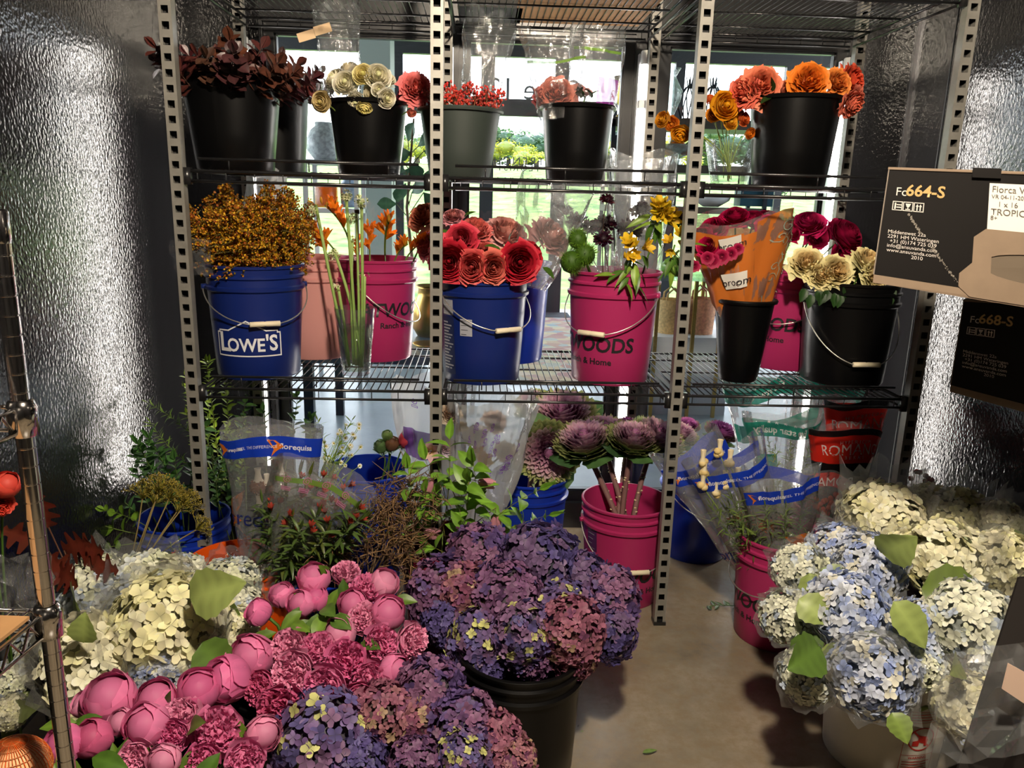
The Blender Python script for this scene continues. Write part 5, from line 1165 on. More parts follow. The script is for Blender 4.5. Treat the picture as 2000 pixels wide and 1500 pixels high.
BLUEINK = printed('blue_band_ink', srgb(20, 60, 190), .96); ORGINK = printed('orange_ink', srgb(240, 130, 40), .93); NAVYINK = printed('navy_ink', srgb(24, 36, 110), .9); PURINK = printed('purple_ink', srgb(120, 60, 170), .8); MAGINK = printed('magenta_print', srgb(140, 40, 150), .8); GRNINK = printed('green_ink', srgb(120, 160, 60), .85); TEALINK = printed('teal_ink', srgb(30, 140, 120), .92); REDB = printed('red_print', srgb(228, 46, 34), .97); BLKB = printed('black_print', (.008, .007, .008), .97); WINK = printed('white_film_ink', (.85, .85, .86), .95); LILAC = printed('lilac_stamp', srgb(206, 130, 170), .85); ORPAP = printed('orange_wrap_paper', srgb(226, 128, 52), .94); TAN = plain('tan_tag', srgb(222, 190, 150), .7)
def flag(s=1.0, x=0.0):
    def f(mb, g):
        add_poly(mb, [(x-.022*s, .014*s), (x-.006*s, .012*s), (x+.012*s, -.002*s), (x-.006*s, -.014*s)], g); add_poly(mb, [(x-.010*s, -.010*s), (x-.004*s, -.012*s), (x-.014*s, -.024*s)], g)
    return f
# big clear sleeve with the blue band over the orange bucket
B1 = at(542, 1120, 2.14)
bag('flower_sleeve', 'clear sleeve with a wide blue band standing in the orange bucket', B1, (0.0, .06, 1), .455, .09, .145, .055, CLEAR, 3, crump=.003, wave=.010, bands=((.81, .93, 190, 350, BLUEINK), (.74, .84, 15, 165, BLUEINK)),
    prints=(('FEEL THE DIFFERENCE', -103, .868, .0115, WINK, {}), ('florequisa', -56, .868, .021, WINK, {'bold': True}), ('florequisa', -136, .868, .015, WINK, {'bold': True}), (flag(1.2), -78, .874, 0, ORGINK, {}), (flag(1.0), -156, .874, 0, ORGINK, {}), ('florequisa', -112, .42, .066, NAVYINK, {}), (flag(3.4), -165, .42, 0, ORGINK, {})))
for i, (x, y, s, l) in enumerate(((505, 950, 34, 'brown and white seed head in the clear sleeve, front left'), (522, 955, 28, 'brown and white seed head half behind the front one'), (549, 935, 30, 'brown and white seed head at the right in the clear sleeve'))):
    P = at(x, y, 2.14); R = s*mpp(x, y, 2.14)/2; o = thing('allium', l, 'seed head', P, 'seed heads in the clear sleeve'); rng = random.Random(i); mb = MB(); mb.blob((0, 0, 0), (R, R, R*.85), 12, 9, srgb(120, 70, 50))
    for k in range(90):
        d = Vector((rng.gauss(0, 1), rng.gauss(0, 1), rng.gauss(0, 1))).normalized(); mb.blob(d*R*.95, R*.12, 4, 3, lerp(srgb(90, 50, 40), srgb(170, 110, 80), rng.random()))
    obj('head', mb.build('head', STEM), o)
    for sgn in (1, -1): obj('neck', MB().lathe([(R*.8, R*.4*sgn), (R*.45, R*.9*sgn), (R*.3, R*1.7*sgn), (R*.4, R*2.2*sgn)], 12, srgb(236, 228, 214)).build('neck', PETAL), o)
    obj('stem', MB().tube([(0, 0, -R*2), tuple(bucket_pt('for')-P)], .003, 5, OLIVE).build('stem', STEM), o)
# leaning printed sleeve of alstroemeria in the orange bucket
B2 = at(540, 1165, 2.07)
bag('flower_sleeve', 'leaning clear sleeve of red green alstroemeria with rose stamps', B2, (.42, -.05, 1), .41, .05, .155, .07, CLEAR, 5, crump=.005, wave=.02, bands=((.93, .965, 215, 340, GRNINK),),
    prints=tuple([(lambda mb, g: (stroke(mb, [(.012*math.cos(a)*(1-.06*k), .012*math.sin(a)*(1-.06*k)+.008) for k, a in enumerate(np.linspace(0, 11, 15))], .0022, g), stroke(mb, [(-.012, -.012), (.012, -.014), (.012, -.024), (-.012, -.022), (-.012, -.012)], .0022, g), stroke(mb, [(-.008, -.017), (.008, -.019)], .004, g)), az, .93, 0, LILAC, {}) for az in (-125, -105, -86, -66)]))
ALR = mk_alstro(8, srgb(150, 60, 40), srgb(214, 96, 76)).build('alstroemeria_bloom', PETAL)
br = [mk_branch(60+s, .34, 22, .070, .013, 'lance', srgb(70, 92, 40), srgb(70, 90, 40), spread=.8, droop=.4, bend=(.2, 0, 0)) for s in range(3)]
BRS = [(a.build('stem', STEM), b.build('foliage', LEAF)) for a, b in br]
for i in range(20):
    a = i*2.4; q = math.sqrt((i+.5)/20); d = Vector((.42+.32*q*math.cos(a), -.05+.2*q*math.sin(a), 1)); P = B2+Vector((.05*q*math.cos(a)+.02, .05*q*math.sin(a), .02))
    o = thing('alstroemeria', 'red tipped alstroemeria stem inside the leaning sleeve', 'alstroemeria', P, 'alstroemeria stems in the leaning sleeve'); Q = aim(d, a); sc = RNG.uniform(.8, 1.05)
    obj('stem', BRS[i % 3][0], o, quat=Q, scale=sc); obj('foliage', BRS[i % 3][1], o, quat=Q, scale=sc, color=((1, 1, 1), (1.3, .95, .7), (.9, .9, .7))[i % 3])
    for k in range(2):
        dd = (d.normalized()+Vector((RNG.uniform(-.4, .4), -.4, RNG.uniform(-.3, .3)))).normalized(); obj('bloom', ALR, o, d.normalized()*.34*sc+Vector((RNG.uniform(-.03, .03), -.02, RNG.uniform(-.04, .02))), quat=aim(dd, a), scale=(.011, .011, .024), color=(.62, .5, .5))
# crinkled sleeves with purple prints behind the second post
def stamps(n, sx, sy, seed):
    def f(mb, g):
        rng = random.Random(seed)
        for k in range(n):
            x = rng.uniform(-sx, sx); y = rng.uniform(-sy, sy); stroke(mb, [(x+.009*math.cos(a), y+.009*math.sin(a)) for a in np.linspace(0, 6.28, 8)], .0025, g); stroke(mb, [(x-.004, y-.004), (x+.004, y+.003), (x, y+.005)], .002, g); stroke(mb, [(x-.01, y-.014), (x+.01, y-.014), (x+.01, y-.02), (x-.01, y-.02), (x-.01, y-.014)], .002, g)
    return f
CRINK = film('crinkled_film', gloss=.20, haze=.36, rough=.12, bscale=22, bstr=1.0, edge=.5)
PERF = film('perforated_film', gloss=.08, haze=.45, rough=.2, bscale=200, bstr=1.0, edge=.4)
B3 = Vector((at(905, 1020, 2.62).x-.02, 2.62, .02))
o3, f3 = bag('flower_sleeve', 'crinkled clear sleeve with purple prints right of the second post', B3+Vector((.03, .02, 0)), (.12, .02, 1), .735, .05, .165, .11, CRINK, 11, crump=.014, wave=.03, prints=((stamps(14, .10, .07, 1), -92, .82, 0, PURINK, {}), (stamps(6, .06, .05, 2), -60, .68, 0, PURINK, {})))
bag('flower_sleeve', 'dotted white sleeve with purple print behind the second post', B3+Vector((-.07, .12, 0)), (-.07, .02, 1), .75, .05, .13, .08, PERF, 12, crump=.006, wave=.02, bands=((.62, .76, 215, 300, PURINK),), prints=((stamps(4, .07, .012, 5), -80, .90, 0, PURINK, {}),))
for i, (x, y, s, l) in enumerate(((905, 835, 26, 'yellow bloom faint inside the crinkled sleeve, upper'), (945, 900, 40, 'ochre yellow bloom low inside the crinkled sleeve'), (935, 880, 26, 'small ochre bloom inside the crinkled sleeve'))):
    flower('alstroemeria', l, 'flower', ALST[i % 2], x, y, 2.62, s, (RNG.uniform(-.4, .4), -.8, .4), (.9, .75, .6), None, 'yellow blooms in the crinkled sleeve', stem_b=B3+Vector((0, 0, .3)))
for x, y, s, c, l in ((880, 806, 46, srgb(236, 220, 200), 'pale cream bloom at the top left inside the crinkled sleeve'), (925, 850, 44, srgb(226, 214, 220), 'pale lilac bloom in the middle of the crinkled sleeve'), (968, 822, 44, srgb(240, 210, 200), 'pale blush bloom at the upper right inside the crinkled sleeve'), (985, 880, 40, srgb(220, 206, 196), 'pale bloom at the lower right inside the crinkled sleeve'), (870, 870, 40, srgb(214, 196, 214), 'faint mauve bloom at the lower left inside the crinkled sleeve')):
    flower('lisianthus', l, 'flower', GARD[0], x, y, 2.64, s, (RNG.uniform(-.4, .4), -.8, .6), c, None, 'pale blooms in the crinkled sleeve', stem_b=B3+Vector((0, 0, .3)))
# blue banded sleeves in the pink floor bucket
B4 = Vector((1.01, 2.335, .15))
for i, (d, lab, rx, sd, off) in enumerate((((-.62, .1, 1), 'blue banded clear sleeve leaning far left behind the third post', .12, 21, (-.02, .06, 0)), ((-.40, .05, 1), 'blue banded clear sleeve of cream buds, middle of the three', .14, 22, (-.02, .02, 0)), ((-.17, -.04, 1), 'blue banded clear sleeve nearest, with a long front seam', .135, 23, (.02, -.02, 0)))):
    bag('flower_sleeve', lab, B4+Vector(off), d, (.58, .52, .46)[i], .05, rx, .06, CLEAR, sd, crump=.004, wave=.016, group='blue banded sleeves in the pink bucket', bands=((.80, .90, 195, 262, BLUEINK), (.80, .90, 266, 345, BLUEINK), (.84, .93, 20, 160, BLUEINK)),
        prints=(('florequisa', -112, .85, .020, WINK, {'bold': True}), (flag(1.0), -136, .855, 0, ORGINK, {}), ('FEEL THE DIFFERENCE', -62, .85, .012, WINK, {}), ('florequisa', -100, .30, .062, NAVYINK, {}), (flag(3.0), -38, .45, 0, ORGINK, {})))
fe = [mk_branch(80+s, .36, 26, .045, .006, 'lance', srgb(96, 116, 50), srgb(100, 120, 60), spread=1.0, droop=.3, bend=(.1, 0, 0), r=.0015, start=.15, nL=4) for s in range(3)]
FES = [(a.build('stem', STEM), b.build('foliage', LEAF)) for a, b in fe]
for i in range(26):
    a = i*2.4; q = math.sqrt((i+.5)/26); d = Vector((-.26+.34*q*math.cos(a), .15*q*math.sin(a), 1)); P = B4+Vector((.05*q*math.cos(a), .05*q*math.sin(a), 0)); o = thing('feathery_fern', 'feathery green stem inside the blue banded sleeves', 'fern', P, 'feathery stems in the blue banded sleeves'); Q = aim(d, a); sc = RNG.uniform(.8, 1.15)
    obj('stem', FES[i % 3][0], o, quat=Q, scale=sc); obj('foliage', FES[i % 3][1], o, quat=Q, scale=sc)
for i, (x, y) in enumerate(((1375, 925), (1372, 950), (1398, 965), (1415, 945), (1440, 940), (1372, 905), (1425, 905), (1460, 965), (1405, 885))):
    P = at(x, y, 2.33); o = thing('cream_bud', 'plump cream orchid bud in the blue banded sleeves, %s from the left' % ORD[sorted([1375, 1372, 1398, 1415, 1440, 1371, 1425, 1460, 1405]).index(x if i != 5 else 1371)], 'bud', P, 'cream buds in the blue banded sleeves')
    rng = random.Random(i); mb = MB()
    for k in range(4): mb.blob((rng.uniform(-.008, .008), rng.uniform(-.006, .006), rng.uniform(-.008, .008)), (.013, .012, .011), 8, 6, lerp(srgb(236, 206, 130), srgb(246, 226, 176), rng.random()))
    obj('bud', mb.build('bud', PETAL), o); obj('neck', MB().lathe([(.012, .006), (.007, .02), (.010, .045)], 8, srgb(240, 226, 190)).build('neck', PETAL), o); obj('stem', MB().tube([(0, 0, 0), tuple((B4-P)*.9)], .0022, 5, OLIVE).build('stem', STEM), o)
# teal sleeves and red printed sleeves
B5 = Vector((1.16, 2.72, .25))
for i, (d, lab, off, h) in enumerate((((-.08, .05, 1), 'teal printed clear sleeve, front, under the black bucket shelf', (0, 0, 0), .42), ((-.12, .1, 1), 'teal printed clear sleeve behind the front teal one', (-.02, .12, .02), .52), ((.22, .1, 1), 'teal printed sleeve farthest right, beside the red ones', (.12, .16, 0), .56))):
    bag('flower_sleeve', lab, B5+Vector(off), d, h, .04, .15, .06, CLEAR, 31+i, crump=.005, wave=.02, group='teal printed sleeves', bands=((.80, .92, 190, 350, TEALINK), (.5, .64, 200, 250, TEALINK), (.82, .94, 10, 170, TEALINK)), prints=(('Five star quality', -98, .86, .036, WINK, {'bold': True, 'xs': -1.0 if i != 2 else 1.0}), (lambda mb, g: [stroke(mb, [(-.06+.03*k, .0), (-.056+.03*k, .008), (-.052+.03*k, 0), (-.061+.03*k, .005), (-.051+.03*k, .005)], .0016, g) for k in range(5)], -95, .915, 0, WINK, {})))
for i in range(8):
    a = i*2.4; q = math.sqrt((i+.5)/8); d = Vector((-.08+.25*q*math.cos(a), .1*q*math.sin(a), 1)); P = B5+Vector((.03*q*math.cos(a), .03*q*math.sin(a), 0)); o = thing('feathery_fern', 'pale feathery stem inside the front teal sleeve', 'fern', P, 'feathery stems in the teal sleeve'); Q = aim(d, a)
    obj('stem', FES[i % 3][0], o, quat=Q, scale=.85, color=(1.3, 1.3, 1.0)); obj('foliage', FES[i % 3][1], o, quat=Q, scale=.85, color=(1.5, 1.4, 1.1))
def rings(mb, g):
    for r in (.012, .022, .032, .042): stroke(mb, [(r*math.cos(a), r*math.sin(a)) for a in np.linspace(0, PI, 12)], .0035, g)
DRED = printed('deep_red_ink', srgb(226, 66, 26), .9)
for i, (px, pyb, Y, h, rx, d, lab) in enumerate(((1648, 985, 2.80, .42, .125, (.02, .05, 1), 'red and black printed sleeve at the back, topmost'), (1632, 1010, 2.66, .345, .135, (.0, .03, 1), 'red and black printed sleeve in the middle, widest'), (1598, 1085, 2.50, .30, .085, (-.02, -.03, 1), 'small front red printed sleeve full of berries'))):
    P = at(px, pyb, Y); bs = ((.64, .93, 180, 360, REDB), (.93, .995, 180, 360, BLKB), (.12, .64, 180, 360, BLKB), (.64, .93, 0, 180, REDB), (.12, .64, 0, 180, BLKB)) if i < 2 else ((.80, .97, 5, 175, REDB), (.10, .30, 190, 350, REDB), (.72, .80, 8, 172, BLKB))
    pr = (('ROMANCE', -80, .78, .056, WINK, {}), ('H Y P E R I C U M', -80, .86, .018, WINK, {}), ('B E R R Y', -80, .70, .018, WINK, {}), (rings, -120, .68, 0, DRED, {}), (rings, -60, .68, 0, DRED, {})) if i < 2 else ()
    o, fn = bag('flower_sleeve', lab, P, d, h, .05, rx, .045, CLEAR, 41+i, crump=.003, wave=.010, group='red printed sleeves', bands=bs, prints=pr)
    if i == 2:
        g = lambda u, v: Vector((u*-1, .034, h*.885+v)); mb = MB(); add_text(mb, 'ROMANCE', .045, lambda u, v: (-u, .033, h*.885+v)); obj('printed_text', mb.build('printed_text', WINK), o)
        rng = random.Random(3); st = MB()
        for k in range(24):
            c = Vector((rng.uniform(-.06, .06), rng.uniform(-.02, .02), rng.uniform(.16, .23)))+P
            ob = thing('hypericum_berry', 'round coral hypericum berry in the small red sleeve', 'berry', c, 'hypericum berries in the small red sleeve'); r = rng.uniform(.008, .0105)
            obj('berry', MB().blob((0, 0, 0), (r, r, r*1.1), 12, 9, [q*rng.uniform(.85, 1.1) for q in srgb(214, 96, 70)]).build('berry', GLOSSY), ob); obj('stem', MB().tube([(0, 0, -r), tuple((P+Vector((0, 0, .06))-c)*.6)], .0012, 4, GREEN).build('stem', STEM), ob)
        ob = thing('hypericum_leaves', 'green leaf sprig under the berries in the small red sleeve', 'leaves', P+Vector((0, 0, .05)))
        for k in range(9): leaf_part(ob, P+Vector((0, 0, .05)), P+Vector((rng.uniform(-.05, .05), rng.uniform(-.02, .01), rng.uniform(.07, .15))), (rng.uniform(-1, 1), -.5, rng.uniform(-.4, .6)), .05, .022, GREEN, shape='ovate')
# sprig of hypericum at the right wall, behind the post
P = at(1795, 955, 2.5); ob = thing('hypericum_sprig', 'red berry sprig in front of the right wall', 'berries', P); rng = random.Random(8); st = MB()
for k in range(20):
    c = Vector((rng.uniform(-.035, .035), rng.uniform(-.03, .03), rng.uniform(-.05, .07))); obj('berry', MB().blob(c, .0095, 10, 7, srgb(150, 44, 40)).build('berry', GLOSSY), ob); st.tube([(0, 0, -.12), tuple(c)], .0012, 4, GREEN)
st.tube([(0, 0, -.12), tuple(Vector((1.44, 2.02, .2))-P)], .003, 5, GREEN); obj('stem', st.build('stem', STEM), ob)

# ---- upper shelf bags
def up(px, py, Y, z=None): v = at(px, py, Y); v.z = z if z is not None else v.z; return v
ZIP = film('zip_bag_film', gloss=.06, haze=.07, rough=.1, bscale=30, bstr=.7, edge=.5)
bag('flower_bag', 'clear bag with a slanted green stripe, left in the bag bucket', up(1092, 232, 2.64), (-.12, -.05, 1), .27, .06, .100, .04, ZIP, 51, crump=.005, wave=.010, bands=((.62, .65, 190, 345, GRNINK),))
bag('flower_bag', 'clear bag with a level green stripe, right in the bag bucket', up(1152, 232, 2.70), (.05, .02, 1), .28, .075, .092, .04, ZIP, 52, crump=.004, wave=.004, bands=((.72, .75, 215, 330, GRNINK), (.0, .44, 276, 338, MAGINK)), prints=((lambda mb, g: [stroke(mb, [(.02*math.cos(a+k)*(.4+.15*k), .03*math.sin(a)*(.4+.2*k)-.02) for a in np.linspace(0, 2.4, 9)], .0028, g) for k in range(4)], -38, .28, 0, LILAC, {}),))
for (x, y, Y, s, c, m, l, dd) in ((1088, 180, 2.64, 66, srgb(224, 132, 112), GARD, 'peach pink ruffled bloom in the left clear bag', (-.1, -1, .3)), (1058, 186, 2.66, 40, srgb(206, 110, 110), GARD, 'dull pink bloom at the left side of the left bag', (-.5, -.8, .2)), (1128, 172, 2.68, 28, srgb(240, 170, 170), ROSE, 'small pale pink rose in the right clear bag', (-.1, -.6, .8)), (1146, 180, 2.70, 24, srgb(240, 180, 180), ROSE, 'tiny pale pink rose beside the purple print', (.1, -.6, .8))):
    r0 = flower('rose', l, 'rose', m[0], x, y, Y, s, dd, c, 'u5', 'roses in the clear bags')
root, base, R = r0
for k in range(6): leaf_part(root, base, at(1120+k*7, 192, 2.66), (RNG.uniform(-.6, .6), -.4, .6), .05, .03, DGREEN, shape='ovate')
bag('flower_sleeve', 'folded clear sleeve standing in the berry bucket', up(935, 225, 2.74), (.12, .0, 1), .30, .05, .085, .03, ZIP, 53, crump=.004, wave=.03)
o, fn = bag('flower_sleeve', 'clear sleeve with two beige tags over the ranunculus', up(668, 205, 2.78), (-.05, .03, 1), .34, .06, .075, .03, ZIP, 54, crump=.004, wave=.03)
for k, (x, y) in enumerate(((598, 70), (630, 57))):
    P = at(x, y, 2.72); t = thing('paper_tag', ('left', 'right')[k]+' of the two beige paper tags on the top clear sleeve', 'tag', P, 'beige tags'); t.rotation_euler = (0, -.30, 0); obj('card', MB().box(-.028, .028, -.001, .001, -.014, .014).build('card', TAN, smooth=False), t)
# pepper berries
ob = None; rng = random.Random(12)
for k in range(26):
    x = 828+k*5.9; y = 190+rng.uniform(-22, 20); Y = 2.60+rng.uniform(0, .14); P = at(x, y, Y); o = thing('pepper_berry_sprig', 'cluster of tiny red pepper berries in the grey green bucket', 'berries', P, 'pepper berry sprigs in the grey green bucket'); mb = MB(); st = MB()
    berries(mb, rng, (0, 0, 0), .026, 26, .0042, srgb(196, 58, 48), st, srgb(120, 70, 40)); st.tube([(0, 0, -.02), tuple(bucket_pt('u4')-P)], .0014, 4, srgb(120, 80, 50))
    obj('berries', mb.build('berries', GLOSSY), o)['kind'] = 'stuff'; obj('stem', st.build('stem', STEM), o)
# dark burgundy foliage
db = [mk_branch(90+s, .22, 11, .066, .044, 'obov', srgb(78, 44, 38), srgb(60, 40, 30), spread=.9, droop=.15, bend=(.3, 0, -.1), r=.003, start=.25, fold=.2) for s in range(4)]
DBS = [(a.build('stem', STEM), b.build('foliage', tinted('dark_leaf', .38, transl=.10, spec=.5))) for a, b in db]
def foliage(n, key, label, group, meshes, dirf, z, sc0, tint=None, cat='foliage', name='leafy_branch', spread=.8):
    r, x, y, zb, rb, rt, h = BUCKETS[key]
    for i in range(n):
        a = i*2.4; q = math.sqrt((i+.5)/n); P = Vector((x+rt*.75*q*math.cos(a), y+rt*.75*q*math.sin(a), zb+h+z)); d = dirf(a, q); o = thing(name, label, cat, P, group); Q = aim(d, a); sc = sc0*RNG.uniform(.8, 1.1); c = None if tint is None else tuple(t*RNG.uniform(.75, 1.25) for t in tint)
        obj('stem', meshes[i % len(meshes)][0], o, quat=Q, scale=sc); obj('foliage', meshes[i % len(meshes)][1], o, quat=Q, scale=sc, color=c)
        if i % 2 == 0: obj('lower_stem', MB().tube([(0, 0, 0), tuple(Vector((x, y, zb+.03))-P)], .0022, 4, srgb(70, 60, 40)).build('lower_stem', STEM), o)
foliage(24, 'u1', 'branch of dark burgundy leaves in the widest black bucket', 'burgundy branches in the widest bucket', DBS, lambda a, q: (math.cos(a)*q*.75+.12, math.sin(a)*q*.5-.1, .8), -.09, .85, (1, 1, 1))
foliage(14, 'u2', 'branch of dark burgundy leaves in the half hidden bucket', 'burgundy branches in the half hidden bucket', DBS, lambda a, q: (math.cos(a)*q*.8+.3, math.sin(a)*q*.5-.5, .6), -.06, .70, (1.25, 1.1, .9))

# ---- lower shelf sleeves
bag('flower_sleeve', 'clear sleeve around the pale pink roses, leaning right', up(1035, 560, 2.60), (.25, .05, 1), .36, .05, .13, .08, CLEAR, 61, crump=.006, wave=.02)
bag('flower_sleeve', 'clear sleeve around the dark flowers by the tube lamp', up(1245, 560, 2.68), (-.02, .0, 1), .44, .06, .115, .07, CLEAR, 62, crump=.006, wave=.015)
bag('flower_sleeve', 'clear sleeve around the dark flowers, left in the pink bucket', up(1165, 560, 2.68), (-.2, .0, 1), .42, .05, .11, .06, CLEAR, 63, crump=.006, wave=.02)
bag('flower_sleeve', 'clear sleeve behind the goldenrod, lit by the tube lamp', up(520, 470, 2.90), (.05, .0, 1), .28, .09, .06, .04, PERF, 64, crump=.004, wave=.02)
o, fn = bag('rose_wrap', 'orange printed paper wrap of magenta roses in the black vase', up(1448, 640, 2.62), (-.10, -.02, 1), .38, .055, .182, .10, CLEAR, 65, crump=.006, wave=.022, film_name='film', bands=((.02, .90, 178, 262, ORPAP), (.02, .96, 276, 362, ORPAP), (.25, .88, 262, 276, ORPAP), (.2, .86, 10, 170, ORPAP)), cat='wrap')
GRPAT = printed('pale_scroll_ink', srgb(176, 190, 170), .9)
def scrolls(mb, g):
    rng = random.Random(2)
    for k in range(15):
        x = rng.uniform(-.06, .05); y = rng.uniform(-.13, .12); r = rng.uniform(.012, .022); ph = rng.uniform(0, 6)
        stroke(mb, [(x+r*(1-.07*i)*math.cos(ph+i*.6), y+r*(1-.07*i)*math.sin(ph+i*.6)) for i in range(12)], .0024, g)
        stroke(mb, [(x+r, y), (x+r*1.6, y+r*1.2), (x+r*1.1, y+r*2.4)], .0024, g)
g = on_sleeve(fn, -42, .52, .38, .006); mb = MB(); scrolls(mb, g); obj('scroll_print', mb.build('scroll_print', GRPAT), o)['kind'] = 'stuff'
for (az, t, w, h, txt) in ((-112, .46, .085, .055, 'broom'), (-112, .80, .075, .05, 'broom')):
    g = on_sleeve(fn, az, t, .38, .010); mb = MB(); add_poly(mb, [(-w/2, -h/2), (w/2, -h/2+.012), (w/2, h/2+.012), (-w/2, h/2)], g); c = obj('label_card', mb.build('label_card', PAPER), o)
    g = on_sleeve(fn, az, t, .38, .0125); mb = MB(); add_text(mb, txt, .036, lambda u, v: g(u+.006, v+u*.14+.002), bold=False); obj('card_lettering', mb.build('card_lettering', INKK), c)
for k, (x, y, s) in enumerate(((1392, 510, 28), (1410, 502, 28), (1428, 496, 24), (1442, 486, 20), (1356, 520, 22), (1382, 504, 24))):
    P = at(x, y, 2.485); R = s*mpp(x, y, 2.485)/2; q = obj('printed_rose', ROSE[k % 4], o, color=MAG2); q.matrix_parent_inverse = Matrix.Identity(4); q.location = o.rotation_quaternion.inverted() @ (P-o.location); q.rotation_mode = 'QUATERNION'; q.rotation_quaternion = aim((-.2, -1, .1)); q.scale = (R, R, R*.25)
# film scraps beside the goldenrod bucket
P = at(368, 500, 2.5); t = thing('film_scrap', 'crumpled clear film hanging left of the goldenrod', 'film', P); rng = random.Random(6); mb = MB(); mb.grid(np.array([[(-.05+.025*i+rng.uniform(-.008, .008), rng.uniform(-.02, .02), -.06+.022*j+rng.uniform(-.006, .006)) for i in range(6)] for j in range(6)])); obj('film', mb.build('film', CELLO, smooth=False), t)
# ------------------------------------------------------------------ ornamental kale
KST = srgb(120, 86, 84)
def kale(label, x, y, Y, s, d, key, tint=(1, 1, 1), i=0, elong=.9):
    P = at(x, y, Y); R = s*1.12*mpp(x, y, Y)/2; d = Vector(d).normalized(); base = P-d*R*.15; o = thing('ornamental_kale', label, 'kale', base, 'ornamental kale stems')
    obj('rosette', KALE[i % 3], o, color=tint, quat=aim(d, RNG.uniform(0, 6)), scale=(R, R, R*elong))
    b = bucket_pt(key, .6, .2); pts = [p-base for p in stem_path(base, d, b)]
    obj('stem', MB().tube(pts, .0105, 8, KST).build('stem', STEM), o)
    mb = MB(); rng = random.Random(x)
    for k in range(20):
        p = pts[1+k*6//20].lerp(pts[2+k*6//20], rng.random()); a = rng.uniform(0, 6.28); q = p+Vector((.010*math.cos(a), .010*math.sin(a), 0)); mb.blob(q, (.006, .006, .0028), 5, 4, srgb(206, 190, 150))
    obj('leaf_scars', mb.build('leaf_scars', STEM), o)['kind'] = 'stuff'
    lf = [srgb(74, 108, 60), srgb(96, 126, 78), srgb(60, 92, 54)]
    for k in range(4):
        a = k*2*PI/4+.4; u = Vector((math.cos(a), math.sin(a), 0)); u = aim(d) @ u; leaf_part(o, base, base-d*R*.55+u*R*.1, (u*.9+d*.55), R*1.15, R*.95, lf[k % 3], up=-d, shape='round', wav=.05, serr=.06, nL=9, droop=-.25)
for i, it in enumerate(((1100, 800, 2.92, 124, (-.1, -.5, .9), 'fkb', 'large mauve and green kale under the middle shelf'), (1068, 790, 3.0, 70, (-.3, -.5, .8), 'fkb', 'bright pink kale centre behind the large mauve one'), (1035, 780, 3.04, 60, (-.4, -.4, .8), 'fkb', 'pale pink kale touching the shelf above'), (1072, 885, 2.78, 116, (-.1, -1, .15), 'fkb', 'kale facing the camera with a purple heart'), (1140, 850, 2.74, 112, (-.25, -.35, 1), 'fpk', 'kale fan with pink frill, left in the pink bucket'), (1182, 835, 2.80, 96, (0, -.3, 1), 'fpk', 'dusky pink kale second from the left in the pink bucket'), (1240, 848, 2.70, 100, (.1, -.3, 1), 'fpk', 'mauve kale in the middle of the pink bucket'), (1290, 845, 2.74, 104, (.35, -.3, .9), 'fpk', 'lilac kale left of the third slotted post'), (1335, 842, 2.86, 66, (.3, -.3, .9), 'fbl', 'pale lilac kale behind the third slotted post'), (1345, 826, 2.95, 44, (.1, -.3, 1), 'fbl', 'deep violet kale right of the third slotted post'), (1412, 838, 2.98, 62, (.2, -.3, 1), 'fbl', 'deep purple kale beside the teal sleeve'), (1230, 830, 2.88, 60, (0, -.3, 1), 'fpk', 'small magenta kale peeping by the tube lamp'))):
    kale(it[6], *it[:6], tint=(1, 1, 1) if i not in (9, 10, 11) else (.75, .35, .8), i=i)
# ------------------------------------------------------------------ foliage at the left
bx = [mk_branch(110+s, .42, 22, .036, .015, 'ovate', srgb(120, 146, 52), srgb(110, 110, 50), spread=.8, droop=.15, bend=(.15, 0, .1), r=.002) for s in range(3)]
BOX = [(a.build('stem', STEM), b.build('foliage', LEAF)) for a, b in bx]
lv = [mk_branch(120+s, .34, 10, .060, .034, 'ovate', srgb(58, 92, 46), srgb(84, 104, 50), spread=.9, droop=.2, bend=(.3, 0, -.05), r=.0026) for s in range(3)]
LVS = [(a.build('stem', STEM), b.build('foliage', LEAF)) for a, b in lv]
ruc = [mk_branch(130+s, .26, 5, .058, .050, 'round', srgb(112, 150, 46), srgb(90, 110, 40), spread=1.0, droop=.1, bend=(.3, 0, -.2), r=.0026) for s in range(2)]
RND = [(a.build('stem', STEM), b.build('foliage', LEAF)) for a, b in ruc]
fr = [mk_branch(140+s, .36, 24, .045, .008, 'lance', srgb(110, 140, 56), srgb(100, 120, 50), spread=1.0, droop=.15, bend=(.4, 0, -.2), r=.0018, nL=4) for s in range(2)]
FRN = [(a.build('stem', STEM), b.build('foliage', LEAF)) for a, b in fr]
bucket('fl2', 'bucket', 'dark bucket hidden under the tall box foliage', -.84, 2.86, 0, .12, .14, .34, BLACKP)
def sprig(label, px, py, Y, d, meshes, i, sc, group, tint=None, key=None, name='leafy_branch', cat='foliage'):
    P = at(px, py, Y); o = thing(name, label, cat, P, group); Q = aim(d, i*2.1); obj('stem', meshes[i % len(meshes)][0], o, quat=Q, scale=sc); obj('foliage', meshes[i % len(meshes)][1], o, quat=Q, scale=sc, color=tint)
    if key: obj('lower_stem', MB().tube([(0, 0, 0), tuple(bucket_pt(key)-P)], .0024, 4, OLIVE).build('lower_stem', STEM), o)
k = 0
